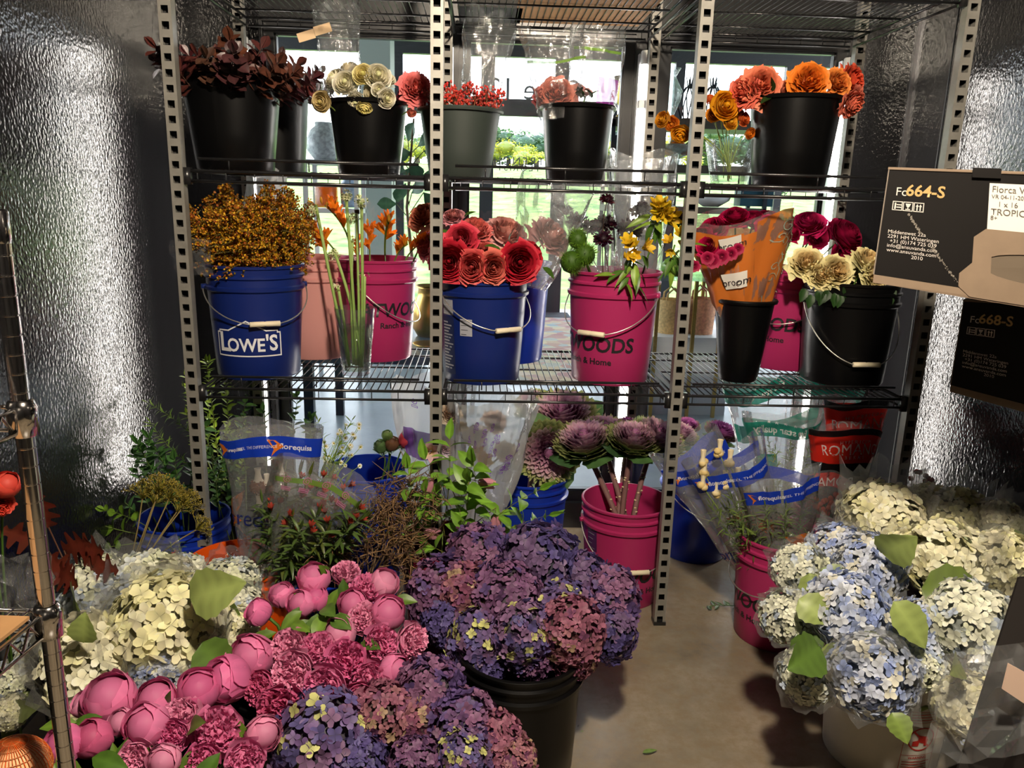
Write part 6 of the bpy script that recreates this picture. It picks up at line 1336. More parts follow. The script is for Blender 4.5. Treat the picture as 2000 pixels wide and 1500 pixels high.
for x, y, d, s in ((410, 930, (-.2, -.1, 1), .95), (430, 930, (0, -.1, 1), 1.05), (450, 940, (.1, -.1, 1), 1.0), (440, 980, (.2, -.2, 1), .9), (415, 985, (-.1, -.2, 1), .9), (460, 990, (.25, -.1, 1), .85), (430, 1010, (.1, -.2, 1), .9), (405, 900, (.1, 0, 1), .9)):
    sprig('upright light green box branch behind the left post', x, y, 2.80, d, BOX, k, s, 'box branches behind the left post', (1.7, 1.6, 1.3), 'fl2'); k += 1  # tint raised, putting the tube lamp's light into the leaf colour
for x, y, d, s in ((405, 880, (-.5, -.1, .8), .75), (400, 930, (-.6, -.3, .6), .8), (420, 900, (-.2, -.2, 1), .8)): sprig('pale fern frond beside the left slotted post', x, y, 2.74, d, FRN, k, s, 'fern fronds by the left post', None, 'fl2', 'fern_frond', 'fern'); k += 1
for x, y, d, s in ((355, 990, (-.15, -.1, 1), .85), (340, 1020, (-.35, -.2, .9), .85), (360, 1030, (.1, -.3, .9), .8), (330, 1010, (-.1, -.1, 1), .9), (370, 960, (.15, -.1, 1), .75), (310, 1040, (-.5, -.2, .7), .8), (385, 1010, (.25, -.2, .9), .8), (300, 1010, (-.3, -.1, .9), .7)):
    sprig('dark green leafy branch in the left corner bucket', x, y, 2.56, d, LVS, k, s, 'dark leafy branches in the left corner', (1.3, 1.4, 1.2), 'flf'); k += 1
for i, (x, y, d, s) in enumerate(((280, 1045, (-.9, -.2, .25), .8), (270, 1060, (-.8, -.4, .0), .7), (290, 1030, (-.5, -.3, .6), .6))): sprig('round leaved lime green sprig, %s of three at the left' % ('widest', 'lowest', 'highest')[i], x, y, 2.42, d, RND, i, s, 'round leaved sprigs', None, 'flf')
# more greenery between the left post and the clear sleeve
for x, y, d, s in ((430, 1020, (.1, -.3, .9), .8), (445, 1000, (.3, -.3, .8), .8), (420, 960, (.2, -.2, .9), .7), (560, 900, (.3, -.1, 1), .7), (600, 930, (.2, -.1, 1), .7), (480, 920, (-.1, -.1, 1), .75), (520, 930, (.1, -.1, 1), .7)): sprig('grey green leafy branch behind the clear sleeve', x, y, 2.62, d, LVS, k, s, 'grey green branches behind the clear sleeve', (1.1, 1.1, 1.0), 'for'); k += 1
# seed umbels on stalks
UMB = MB(); UMS = MB(); rng = random.Random(17)
for k in range(26):
    a = k*2.4; q = math.sqrt((k+.5)/26); e = Vector((.05*q*math.cos(a), .05*q*math.sin(a), .05-.03*q*q)); UMS.tube([(0, 0, 0), tuple(e*.5+Vector((0, 0, .006))), tuple(e)], .0009, 4, srgb(150, 140, 50))
    for j in range(9):
        p = e+Vector((rng.gauss(0, .006), rng.gauss(0, .006), rng.gauss(.004, .004))); UMB.blob(p, .0021, 5, 4, lerp(srgb(60, 56, 30), srgb(170, 150, 60), rng.random())); UMS.tube([tuple(e), tuple(p)], .0004, 3, srgb(150, 140, 50), cap=False)
UMB = UMB.build('seeds', GLOSSY); UMS = UMS.build('spokes', STEM)
for i, (x, y, bx_, by_, s) in enumerate(((278, 975, 258, 1085, 1.0), (308, 965, 268, 1085, 1.1), (330, 975, 280, 1085, 1.0), (358, 990, 288, 1085, 1.0), (300, 985, 262, 1090, .9), (345, 1000, 285, 1090, .9), (383, 1035, 300, 1092, .85))):
    P = at(x, y, 2.34); b = at(bx_, by_, 2.26); o = thing('seed_umbel', 'olive seed umbel on a bare stalk by the left corner, %s from the left' % ORD[[0, 2, 3, 5, 1, 4, 6][i]], 'seed umbel', b, 'olive seed umbels'); d = (P-b).normalized()
    obj('stalk', MB().tube([(0, 0, 0), tuple((P-b)*.5+Vector((.005, 0, .01))), tuple(P-b)], .0022, 6, srgb(128, 112, 66)).build('stalk', STEM), o); obj('spokes', UMS, o, P-b, quat=aim(d, i), scale=s); sd = obj('seeds', UMB, o, P-b, quat=aim(d, i), scale=s); sd['kind'] = 'stuff'
    obj('lower_stalk', MB().tube([(0, 0, 0), tuple(Vector((-.93+.02*i, 1.9, .03))-b)], .0022, 5, srgb(110, 96, 60)).build('lower_stalk', STEM), o)
# russet oak leaves
def oak_mesh(seed, L=.15):
    rng = random.Random(seed); mb = MB(); n = 15; P = []
    for i in range(n):
        t = i/(n-1); w = L*(.10+.30*math.sin(PI*t**.9))*(1.0 if i % 4 in (1, 2) else .36)*(.3 if i in (0, n-1) else 1)
        P.append([(L*t, u*w, .18*abs(u)*w+.02*math.sin(6*t+u)*L) for u in (-1, -.5, 0, .5, 1)])
    C = np.array([[[q*(1.25 if j == 2 else rng.uniform(.8, 1.1)) for q in srgb(96, 40, 28)] for j in range(5)] for i in range(n)]); return mb.grid(np.array(P), C).build('leaf', tinted('oak_leaf', .35, transl=.15, spec=.5))
OAK = [oak_mesh(s) for s in range(2)]
for i, (x, y, Y, d, l) in enumerate(((95, 1030, 1.9, (-.05, -.2, 1), 'russet oak leaf standing tallest behind the chrome post'), (100, 1085, 1.88, (.5, -.4, -.4), 'russet oak leaf just right of the chrome post'), (125, 1075, 1.9, (.7, -.3, .35), 'broad russet oak leaf pointing right'), (150, 1070, 1.92, (.6, -.3, .1), 'russet oak leaf near the round leaved sprig'), (115, 1110, 1.86, (.6, -.5, -.1), 'russet oak leaf above the pale hydrangea'), (85, 1060, 1.9, (-.6, -.3, .4), 'russet oak leaf left behind the chrome post'), (170, 1100, 1.9, (.8, -.3, .0), 'lowest russet oak leaf at the right'))):
    P = at(x, y, Y); o = thing('oak_leaf', l, 'leaf', P, 'russet oak leaves'); q = frame_at((0, 0, 0), d, (0, -1, .2)).to_quaternion(); obj('blade', OAK[i % 2], o, quat=q, scale=(.68, .75, .75)); obj('twig', MB().tube([(0, 0, 0), tuple(Vector((-.98, 1.85, .3))-P)], .002, 5, srgb(80, 50, 34)).build('twig', STEM), o)
# ------------------------------------------------------------------ white daisies, green peony buds, dried roots, clematis
rng = random.Random(21); DAI = MB()
for k in range(9):
    a = 2*PI*k/9; e = Vector((math.cos(a), math.sin(a), .1)); s = Vector((-math.sin(a), math.cos(a), 0))*.22; DAI.add([(0, 0, 0), tuple(e*.6-s), tuple(e), tuple(e*.6+s)], [(0, 1, 2, 3)], srgb(240, 240, 226))
DAI.blob((0, 0, .05), (.35, .35, .2), 8, 5, srgb(200, 180, 60)); DAI = DAI.build('daisy_head', PETAL)
for i in range(34):
    x = 655+rng.uniform(-25, 50); y = 875+rng.uniform(-48, 45); P = at(x, y, 2.70+rng.uniform(-.06, .06)); b = Vector((-.55+rng.uniform(-.03, .03), 2.62, .35)); o = thing('aster', 'small white aster on a thin green stem beside the clear sleeve', 'aster', P, 'white asters'); s = rng.uniform(.008, .013)
    obj('flower_head', DAI, o, quat=aim((rng.uniform(-.6, .8), -.7, rng.uniform(.1, 1)), i), scale=s); obj('stem', MB().tube([(0, 0, 0), tuple((b-P)*.5+Vector((0, 0, .02))), tuple(b-P)], .0012, 4, LIME).build('stem', STEM), o)
sprig('bright lime green fern tuft beside the blue bucket', 640, 960, 2.6, (.1, -.1, 1), FRN, 0, .8, 'lime tufts', (1.3, 1.2, .7), None, 'fern_frond', 'fern'); sprig('yellow green fern tuft behind the stamped sleeve', 655, 970, 2.62, (-.1, -.1, 1), FRN, 1, .8, 'lime tufts', (1.5, 1.3, .6), None, 'fern_frond', 'fern')
for i, (x, y, d, c, l) in enumerate(((757, 855, (-.1, -.3, 1), srgb(120, 150, 86), 'closed green bud, tallest over the bright blue bucket'), (765, 870, (.1, -.4, .9), srgb(150, 110, 80), 'half open green and red bud over the blue bucket'), (793, 862, (.4, -.4, .8), srgb(240, 90, 110), 'coral pink bud beside the dotted sleeve'), (745, 875, (-.3, -.4, .9), srgb(110, 146, 90), 'lowest green bud over the bright blue bucket'))):
    flower('peony_bud', l, 'bud', PBUD[i % 3], x, y, 2.74, (22, 28, 34, 26)[i], d, c, 'fbd', 'buds in the bright blue bucket', cz=.7, sr=.003, squash=1.2)
    Q = at(745+6*i, 900, 2.74); root = [ob for ob in COL.objects if ob.get('label') == l][0]
    for s in (-1, 1): leaf_part(root, root.location, root.location+Vector((0, 0, -.02)), (s*.5, -.4, .8), .055, .026, srgb(104, 140, 84), shape='lance')
rng = random.Random(31)
def tangle(label, px, py, Y, n, sx, sz, key):
    P = at(px, py, Y); o = thing('dried_root_bunch', label, 'roots', P, 'dried brown roots'); mb = MB()
    for k in range(n):
        q = Vector((rng.gauss(0, sx), rng.gauss(0, .045), rng.gauss(0, sz))); d = Vector((rng.gauss(.4, .7), rng.gauss(-.2, .5), rng.gauss(.3, .7))); c = lerp(srgb(70, 50, 44), srgb(140, 108, 70), rng.random())
        mb.tube(curve_pts(q, d, rng.uniform(.03, .09), (rng.gauss(0, 1.2), rng.gauss(0, 1.2), rng.gauss(0, 1.2)), 5), [.0019, .0018, .0016, .0013, .001, .0006], 4, c, cap=False)
    obj('roots', mb.build('roots', STEM), o)['kind'] = 'stuff'
    for k in range(5): e = bucket_pt(key)-P; obj('stem', MB().tube([(rng.gauss(0, sx*.6), 0, 0), tuple(e*.5), tuple(e)], .003, 5, srgb(90, 70, 50)).build('stem', STEM), o)
tangle('dried brown root tangle, upper mass by the clematis', 788, 985, 2.20, 330, .055, .045, 'frt'); tangle('dried brown root tangle, middle mass over the blue rim', 735, 1040, 2.12, 330, .055, .045, 'frt'); tangle('dried brown root tangle, small lower mass inside the blue bucket', 650, 1090, 2.08, 200, .035, .03, 'frt'); tangle('dried brown root tangle hanging beside the maroon bucket', 790, 1085, 2.08, 130, .02, .045, 'fmg')
cl = [mk_branch(150+s, .28, 5, .085, .040, 'ovate', srgb(112, 156, 50), srgb(110, 110, 50), spread=.9, droop=.35, bend=(.4, 0, -.3), r=.0018) for s in range(3)]
CLM = [(a.build('stem', STEM), b.build('foliage', LEAF)) for a, b in cl]
for i, (x, y, d, s) in enumerate(((850, 1050, (-.5, -.2, .8), .95), (870, 1055, (-.1, -.3, 1), 1.0), (900, 1050, (.2, -.3, .9), 1.0), (930, 1050, (.5, -.2, .8), .95), (880, 1085, (-.6, -.4, .5), .8), (910, 1085, (.1, -.5, .8), .85), (950, 1060, (.6, -.2, .6), .8), (865, 1030, (.2, -.1, 1), 1.0), (925, 1035, (.1, -.1, 1), .95), (840, 1070, (-.3, -.3, .9), .8))):
    sprig('fresh green clematis vine above the purple hydrangeas', x, y, 2.24, d, CLM, i, s, 'clematis vines', (1, 1, 1), 'fmg', 'clematis_vine', 'vine')
BEL = MB()
for k in range(4):
    a = k*PI/2; P = []
    for i in range(6):
        t = i/5; r = .30*math.sin(PI*(.15+.55*t))+.35*max(0, t-.7); w = .30*math.sin(PI*(.1+.82*t)); P.append([(r*math.cos(a)-u*w*math.sin(a), r*math.sin(a)+u*w*math.cos(a), -1.3*t) for u in (-1, 0, 1)])
    BEL.grid(np.array(P), np.array([[[q*(.8+.3*(j == 1)) for q in srgb(206, 140, 156)] for j in range(3)] for i in range(6)]))
BEL = BEL.build('bell', PETAL)
for i, (x, y, d, s, l) in enumerate(((845, 938, (.4, -.3, .7), .045, 'dusty pink clematis bell beside the second slotted post'), (968, 1008, (0, -.2, 1), .045, 'pink clematis bell just above the wine hydrangea'), (830, 1040, (-.5, -.5, .3), .045, 'pink star of clematis at the lower left of the vines'), (935, 940, (-.8, -.3, .3), .04, 'pale pink clematis bell under the crinkled sleeve'))):
    P = at(x, y, 2.2); o = thing('clematis_bell', l, 'flower', P, 'clematis bells'); obj('bell', BEL, o, quat=aim(d, i), scale=s); obj('stem', MB().tube([(0, 0, 0), tuple(Vector(d).normalized()*.03), tuple(at(890, 1050, 2.24)-P)], .0012, 4, srgb(110, 80, 60)).build('stem', STEM), o)
flower('clematis', 'open pale mauve clematis star before the second slotted post', 'flower', mk_alstro(3, srgb(220, 190, 120), srgb(206, 160, 186), srgb(206, 160, 186)).build('star', PETAL), 840, 882, 2.3, 44, (-.1, -1, .2), (1, 1, 1), 'fmg', 'clematis bells', cz=.5, sr=.0014)
for i, (x, y) in enumerate(((348, 1105), (360, 1100), (375, 1118))):
    sprig('thin leafed alstroemeria sprig with a pink bud before the orange bucket, %s of three' % ('left', 'middle', 'right')[i], x, y+25, 2.1, (-.2+.2*i, -.1, 1), BRS, i, .32, 'alstroemeria sprigs', (1.2, 1.2, .9), None, 'alstroemeria', 'alstroemeria')
flower('alstroemeria', 'pink alstroemeria bud leaning over the white hydrangeas', 'alstroemeria', ALR, 343, 1085, 2.12, 22, (-.3, -.4, .8), (1.2, .8, 1.2), 'for', 'alstroemeria sprigs')
# ------------------------------------------------------------------ black flower boxes at the right
BOXK = plain('black_card', srgb(13, 10, 9), .65, spec=.2, bmp=(14, .12, .004)); CARD = plain('box_kraft', srgb(124, 106, 88), .8, vary=.08, vscale=20); GOLD = plain('gold_ink', srgb(176, 146, 92), .5); GREYINK = plain('grey_white_ink', srgb(196, 190, 184), .6)
def flower_box(label, TLp, BLp, TRp, BRp, Y0, Y1, code, depth, withlabel, dirt, s_, ext=1.0):
    """slightly sagging carton given by the corners of its front; x to the right and y up on the front, in metres"""
    TL, BL, TR, BR = at(*TLp, Y0), at(*BLp, Y0), at(*TRp, Y1), at(*BRp, Y1)
    TR = TL+(TR-TL)*ext; BR = BL+(BR-BL)*ext
    o = thing('flower_box', label, 'box', BL, 'black flower boxes')
    w = (TR-TL).length; h = (TL-BL).length; n = (TR-TL).cross(TL-BL).normalized(); back = -n; back.z = 0; back.normalize()
    def P(x, y, z=.0014):
        s, t = x/w, y/h; p = (BL*(1-s)+BR*s)*(1-t)+(TL*(1-s)+TR*s)*t; return p-BL+n*z
    def slab(nm, m, x0, x1, y0, y1, z0, z1, sub=1):
        v = [P(x, y, z) for z in (z0, z1) for y in (y0, y1) for x in (x0, x1)]
        obj(nm, MB().add([tuple(q) for q in v], [(0, 2, 3, 1), (4, 5, 7, 6), (0, 1, 5, 4), (2, 6, 7, 3), (0, 4, 6, 2), (1, 3, 7, 5)]).build(nm, m, smooth=False), o)
    slab('carton', BOXK, 0, w, 0, h, -depth, -.014); obj('front_panel', MB().grid(np.array([[tuple(P(w*i/24, h*j/12, 0)) for i in range(25)] for j in range(13)])).build('front_panel', BOXK), o)
    slab('lid_edge', CARD, -.002, w, h-.001, h+.0035, -depth, .002); slab('bottom_flap', CARD, 0, w, -.016, 0, -depth*.4, .001); slab('side_edge', plain('worn_card_edge', srgb(120, 110, 100), .8), -.0015, .0005, 0, h, -.004, .001)
    u = s_; top = h
    mb = MB(); add_text(mb, code, .0285*u, lambda a, b: P(.0335*u+a, h*.81+b), bold=True, align='LEFT', shear=.05); obj('printed_code', mb.build('printed_code', GOLD), o)
    mb = MB(); add_text(mb, 'Fc', .0215*u, lambda a, b: P(.0165*u+a, h*.795+b), align='LEFT')
    for k in range(3):
        x0 = .0150*u+k*.0178*u; y0 = h*.63; q = .0155*u; c = q/.030
        stroke(mb, [(x0, y0), (x0+q, y0), (x0+q, y0+q), (x0, y0+q), (x0, y0)], .0014*u, P)
        if k == 0: stroke(mb, [(x0+.008*c, y0+.006*c), (x0+.008*c, y0+.023*c)], .005*c, P); stroke(mb, [(x0+.014*c, y0+.019*c), (x0+.026*c, y0+.019*c)], .004*c, P); stroke(mb, [(x0+.014*c, y0+.010*c), (x0+.026*c, y0+.010*c)], .004*c, P)
        if k == 1: add_poly(mb, [(x0+.006*c, y0+.025*c), (x0+.011*c, y0+.013*c), (x0+.019*c, y0+.013*c), (x0+.024*c, y0+.025*c)], P); stroke(mb, [(x0+.015*c, y0+.013*c), (x0+.015*c, y0+.005*c)], .003*c, P); stroke(mb, [(x0+.009*c, y0+.005*c), (x0+.021*c, y0+.005*c)], .003*c, P)
        if k == 2:
            for d in (.010, .020): stroke(mb, [(x0+d*c, y0+.005*c), (x0+d*c, y0+.018*c)], .004*c, P); mb.add([tuple(P(x0+(d-.005)*c, y0+.017*c)), tuple(P(x0+(d+.005)*c, y0+.017*c)), tuple(P(x0+d*c, y0+.026*c))], [(0, 1, 2)])
    for k, t in enumerate(('Middenswet 22a', '2291 HM Wateringen', '+31 (0)174 725 039', 'info@ansuvanda.com', 'www.ansuvanda.com', '2010')):
        add_text(mb, t, .0094*u, lambda a, b, k=k: P(.0125*u+.0005*k+a+(.040*u if k == 5 else (.004*u if k == 2 else 0)), h*.425-k*h*.043+b), align='LEFT')
    obj('printed_lines', mb.build('printed_lines', GREYINK), o)
    if withlabel:
        lx = .168; lb = obj('address_label', MB().grid(np.array([[tuple(P(lx+.20*i/12, h*(.50+.415*j/8), .0012)) for i in range(13)] for j in range(9)])).build('address_label', PAPER), o)
        mb = MB(); Q = lambda a, b: P(a, b, .0022)
        for k, (t, s, y) in enumerate((('Florca Westland', .0150, .865), ('VR 04-11-2022 11:18', .0095, .805), ('1 x 16      Fa', .0120, .745), ('TROPICAL PUNCH', .0150, .680), ('8+', .0100, .630))): add_text(mb, t, s, lambda a, b, y=y, k=k: Q(lx+.004+a+(.010 if k == 2 else 0), h*y+b), align='LEFT')
        obj('label_lettering', mb.build('label_lettering', plain('faded_ink', srgb(90, 84, 78), .7)), lb)
        N = 32; cx, cy = .172+.085, h*.235; hole = [(cx+.080*max(-1, min(1, 1.25*math.cos(a))), cy+h*.125*math.sin(a)) for a in np.linspace(0, 2*PI, N, endpoint=False)]; outer = []
        for a in np.linspace(0, 2*PI, N, endpoint=False):
            c, s = math.cos(a), math.sin(a); k = max(abs(c)/.108, abs(s)/(h*.30)); y = cy+s/k; outer.append((min(cx+c/k-.018*(1 if y < cy and c < 0 else 0), w), max(y, -.020)))
        mb = MB(); mb.add([tuple(P(x, y, .0030)) for x, y in outer]+[tuple(P(x, y, .0030)) for x, y in hole]+[tuple(P(x, y, .0004)) for x, y in hole], [(i, (i+1) % N, N+(i+1) % N, N+i) for i in range(N)]+[(N+i, N+(i+1) % N, 2*N+(i+1) % N, 2*N+i) for i in range(N)]); obj('kraft_flap', mb.build('kraft_flap', CARD, smooth=False), o)
        obj('hand_hole', MB().add([tuple(P(x, y, .0008)) for x, y in hole], [tuple(range(N))]).build('hand_hole', plain('inner_card', srgb(96, 84, 70), .8), smooth=False), o)
        slab('lid_tab', BOXK, .140, .185, h*.955, h*1.035, -.01, .006)
    if dirt:
        rng = random.Random(5); mb = MB()
        for seg in ((.043, h*.60, .066, h*.44), (.085, h*.33, .130, h*.04)):
            for k in range(70):
                t = rng.random(); x = seg[0]*(1-t)+seg[2]*t+rng.gauss(0, .0011); y = seg[1]*(1-t)+seg[3]*t+rng.gauss(0, .0011); s = rng.uniform(.0003, .0011); add_poly(mb, [(x-s, y-s*2), (x+s, y-s), (x+s*.6, y+s*2), (x-s, y+s)], P)
        obj('scuff_marks', mb.build('scuff_marks', plain('scuff', srgb(120, 114, 106), .9)), o)['kind'] = 'stuff'
    return o
flower_box('upper black flower box with gold number and white label', (1737, 330), (1707, 536), (2120, 344), (2120, 600), 1.52, 1.34, '664-S', .46, True, True, 1.0, 1.7)
flower_box('lower black flower box in shadow, half under the upper one', (1883, 588), (1857, 752), (2140, 600), (2140, 826), 1.74, 1.58, '668-S', .24, False, False, 1.0, 1.6)
for l, x0, y0, y1, z in (('steel bracket shelf on the right wall under the upper black box', 1.15, .95, 1.50, 1.211), ('steel bracket shelf on the right wall under the lower black box', 1.34, 1.2, 1.70, .934)):
    t = thing('bracket_shelf', l, 'shelf', (XR, (y0+y1)/2, z)); d_ = (y1-y0)/2
    obj('plate', MB().box(x0-XR, 0, -d_, d_, -.012, 0).build('plate', STEEL, smooth=False), t)
    for yy in (-d_+.05, d_-.05): obj('bracket', MB().add([(0, yy, -.012), (x0-XR+.04, yy, -.012), (0, yy, -.22), (0, yy+.012, -.012), (x0-XR+.04, yy+.012, -.012), (0, yy+.012, -.22)], [(0, 2, 1), (3, 4, 5), (0, 1, 4, 3), (1, 2, 5, 4), (2, 0, 3, 5)]).build('bracket', STEEL, smooth=False), t)

# ------------------------------------------------------------------ chrome wire rack at the left edge
PB = at(55, 900, 1.08); RX, RY = PB.x, 1.08
o = thing('chrome_rack', 'chrome wire rack with a grooved post at the left edge', 'rack', (RX, RY, 0))
top = at(6, 408, 1.08).z
mb = MB(); z = 0.03; prof = []
while z < top-.03: prof += [(.0125, z), (.0125, z+.0245), (.0112, z+.0252), (.0112, z+.0262), (.0125, z+.027)]; z += .027
obj('post', edge_split(MB().lathe([(0, .03)]+prof+[(.0125, top-.02), (0, top-.02)], 20).build('post', CHROME), 50), o); obj('post_cap', MB().lathe([(.0128, top-.045), (.014, top-.04), (.014, top-.004), (.011, top), (0, top)], 20).build('post_cap', CHROME), o); obj('foot', MB().lathe([(0, 0), (.018, 0), (.018, .012), (.008, .02), (.008, .032), (0, .032)], 16).build('foot', DARKMETAL), o)
def rack_shelf(z, wide, deep):
    obj('collar', MB().lathe([(.0135, z-.03), (.019, z-.028), (.0205, z+.012), (.0165, z+.022), (.0135, z+.024)], 20).build('collar', CHROME), o)
    for nm, e, L in (('side_truss', Vector((-.10, -1, 0)).normalized(), deep), ('end_truss', Vector((-1, .06, 0)).normalized(), wide)):
        mb = MB(); a = e*.018; mb.tube([a+Vector((0, 0, z+.012)), e*L+Vector((0, 0, z+.012))], .0032, 6); mb.tube([a+Vector((0, 0, z-.022)), e*L+Vector((0, 0, z-.022))], .0032, 6)
        pts = []; k = 0; s = .02
        while s < L: pts.append(e*s+Vector((0, 0, z+(.010 if k % 2 else -.020)))); s += .021; k += 1
        mb.tube(pts, .0022, 5); obj(nm, mb.build(nm, CHROME), o)
    W_ = MB().tube([(0, 0, 0), tuple(Vector((-.10, -1, 0)).normalized()*deep)], .0018, 5).build('wire', CHROME)
    for k in range(1, 16): obj('wire', W_, o, (-.025*k, .0015*k, z+.014))
zs = at(95, 1208, 1.08).z; rack_shelf(zs, .42, .50); rack_shelf(at(40, 812, 1.08).z, .42, .5)
P = Vector((RX, RY, zs+.016)); t = thing('cardboard_tray', 'flat brown cardboard lying on the chrome rack', 'cardboard', P); ex = Vector((-.10, -1, 0)).normalized(); ey = Vector((-1, .06, 0)).normalized()
v = [ex*.03+ey*.006, ex*.5+ey*.006, ex*.5+ey*.4, ex*.03+ey*.4]; mb = MB(); mb.add([tuple(q) for q in v]+[tuple(q+Vector((0, 0, .005))) for q in v], [(3, 2, 1, 0), (4, 5, 6, 7), (0, 1, 5, 4), (1, 2, 6, 5), (2, 3, 7, 6), (3, 0, 4, 7)]); obj('sheet', mb.build('sheet', plain('cardboard', (.5, .4, .3)), smooth=False), t)
# tulips and film behind the rack
CORALT = srgb(246, 96, 80)
for i, (x, y, s, d, l) in enumerate(((12, 950, 52, (.5, -.5, .7), 'coral flower at the left edge, the upper of two'), (6, 992, 46, (.6, -.6, -.2), 'coral flower at the left edge, the lower of two'))):
    flower('coral_flower', l, 'flower', PBUD[i] if i == 0 else GARD[0], x, y, 1.62, s, d, CORALT, None, 'coral flowers', cz=.6, stem_b=Vector((-1.12, 1.72, .05)))
def crumple(label, px, py, Y, w, h, seed, rot=0.0, mat=None, name='cellophane', sub=9):
    P = at(px, py, Y); t = thing(name, label, 'film', P); rng = random.Random(seed); g = []
    for j in range(sub):
        g.append([(-w/2+w*i/(sub-1)+rng.gauss(0, w*.03), rng.gauss(0, w*.10), -h/2+h*j/(sub-1)+rng.gauss(0, h*.03)) for i in range(sub)])
    obj('sheet', MB().grid(np.array(g)).build('sheet', mat or CELLO, smooth=False), t); t.rotation_euler = (-.3, rot, 0)
crumple('crinkled clear film standing left behind the chrome post', 40, 1145, 1.60, .13, .13, 3); crumple('crinkled film tip behind the pale hydrangea', 165, 1105, 1.95, .06, .06, 4, .5); crumple('small crinkled film tip beside the seed umbel stalks', 235, 1108, 1.95, .05, .05, 5, -.3)
# orange mesh bag with a purple tie
P = at(28, 1490, 1.16); t = thing('mesh_bag', 'orange mesh bag with a purple tie at the bottom left', 'bag', P); rng = random.Random(7)
obj('contents', MB().blob((0, 0, -.01), (.055, .05, .05), 16, 12, srgb(240, 190, 140)).build('contents', STEM), t)
mb = MB()
for k in range(26):
    a = PI*k/26; mb.tube([(.057*math.cos(a)*math.cos(b), .052*math.sin(b), -.01+.052*math.sin(a)*math.cos(b)) if 0 else (.0575*math.sin(b)*math.cos(a), .0525*math.sin(b)*math.sin(a), -.01-.0525*math.cos(b)) for b in np.linspace(0, 2*PI, 25)], .0008, 4, srgb(196, 96, 40) if k % 5 else srgb(226, 90, 20), cap=False)
for k in range(1, 14):
    b = PI*k/14; mb.tube([(.0575*math.sin(b)*math.cos(a), .0525*math.sin(b)*math.sin(a), -.01-.0525*math.cos(b)) for a in np.linspace(0, 2*PI, 29)], .0007, 4, srgb(210, 140, 90), cap=False)
obj('netting', mb.build('netting', STEM), t)['kind'] = 'stuff'
obj('tie', MB().tube([(-.055, -.03, -.002), (-.03, -.052, -.008), (0, -.058, -.018), (.025, -.052, -.012), (.058, -.03, .0)], [.004, .006, .009, .006, .004], 7, srgb(70, 36, 120)).build('tie', STEM), t)
# clear bag and sticker at the lower right, grey carton edge
BAGF = film('clear_bag_film', gloss=.08, haze=.10, rough=.15, bscale=9, bstr=.6, edge=.4)
P = at(1915, 1400, 1.0); t = thing('clear_bag', 'large clear plastic bag with a beige sticker at the right edge', 'bag', P); g = []; rng = random.Random(9)
for j in range(9): g.append([at(1835+i*30-(8-j)*3+rng.gauss(0, 4), 1500-(j*28)-i*4+rng.gauss(0, 4), 1.0-.012*i+.01*j+rng.gauss(0, .006))-P for i in range(9)])
obj('film', MB().grid(np.array([[tuple(p) for p in r] for r in g])).build('film', BAGF, smooth=False), t)
q = [at(x, y, .945)-P for x, y in ((1970, 1296), (2010, 1318), (2000, 1374), (1958, 1346))]; obj('sticker', MB().add([tuple(p) for p in q]+[tuple(p+Vector((0, .002, 0))) for p in q], [(3, 2, 1, 0), (4, 5, 6, 7), (0, 1, 5, 4), (1, 2, 6, 5), (2, 3, 7, 6), (3, 0, 4, 7)]).build('sticker', plain('beige_sticker', srgb(226, 196, 176), .6), smooth=False), t)
q = [at(1990, 1130, 1.16), at(2100, 1120, 1.16), at(2070, 1500, .98), at(1872, 1500, .98)]; k_ = q[0].z/(q[0].z-q[3].z); q[3] = q[0]+(q[3]-q[0])*k_; q[2] = q[1]+(q[2]-q[1])*(q[1].z/(q[1].z-q[2].z)); P = q[3]; t = thing('dark_card_sheet', 'dark sheet of card leaning at the lower right edge', 'card', P); n_ = Vector((.25, .9, .0)).normalized()*.006
obj('sheet', MB().add([tuple(p-P) for p in q]+[tuple(p-P+n_) for p in q], [(3, 2, 1, 0), (4, 5, 6, 7), (0, 1, 5, 4), (1, 2, 6, 5), (2, 3, 7, 6), (3, 0, 4, 7)]).build('sheet', plain('dark_card', srgb(24, 20, 18), .6, spec=.2), smooth=False), t)
# fallen bits on the floor
LF1 = MB(); add_leaf(LF1, Matrix.Identity(4), .075, .03, srgb(120, 150, 80), random.Random(1), shape='ovate', droop=-.05, fold=.3); LF1 = LF1.build('leaf', LEAF)
P = atz(1255, 1470, .008); t = thing('fallen_leaf', 'single fallen green leaf on the concrete floor', 'leaf', P, rz=.2); obj('blade', LF1, t, scale=.55)
P = atz(1408, 1186, .004); t = thing('fallen_sprig', 'fallen green leaf sprig beside the pink bucket', 'sprig', P); rng = random.Random(2)
obj('stem', MB().tube([(-.05, 0, .003), (0, .01, .004), (.09, .0, .003)], .0014, 5, GREEN).build('stem', STEM), t)
for k in range(7): lf = MB(); add_leaf(lf, frame_at((-.05+.014*k, .004, .004), (rng.uniform(-1, .3), rng.choice((-1, 1)), .1), (0, 0, 1)), .035, .014, srgb(80, 104, 66), rng, shape='ovate', droop=.05); obj('leaf', lf.build('leaf', LEAF), t)
for i, (x, y, l) in enumerate(((1118, 1366, 'tiny dark petal on the floor, nearest the black bucket'), (1128, 1420, 'tiny dark petal pair on the floor'), (1198, 1336, 'small brown speck of leaf on the floor'), (1140, 1428, 'tiny pale petal on the floor'), (1375, 1185, 'small green crumb on the floor left of the sprig'))):
    P = atz(x, y, .003); t = thing('fallen_petal', l, 'petal', P, 'fallen petals on the floor', rz=i*1.1); obj('petal', LF1, t, scale=.14, color=((.3, .2, .25), (.3, .2, .25), (.6, .4, .3), (1.4, 1.2, 1.4), (1, 1, 1))[i])
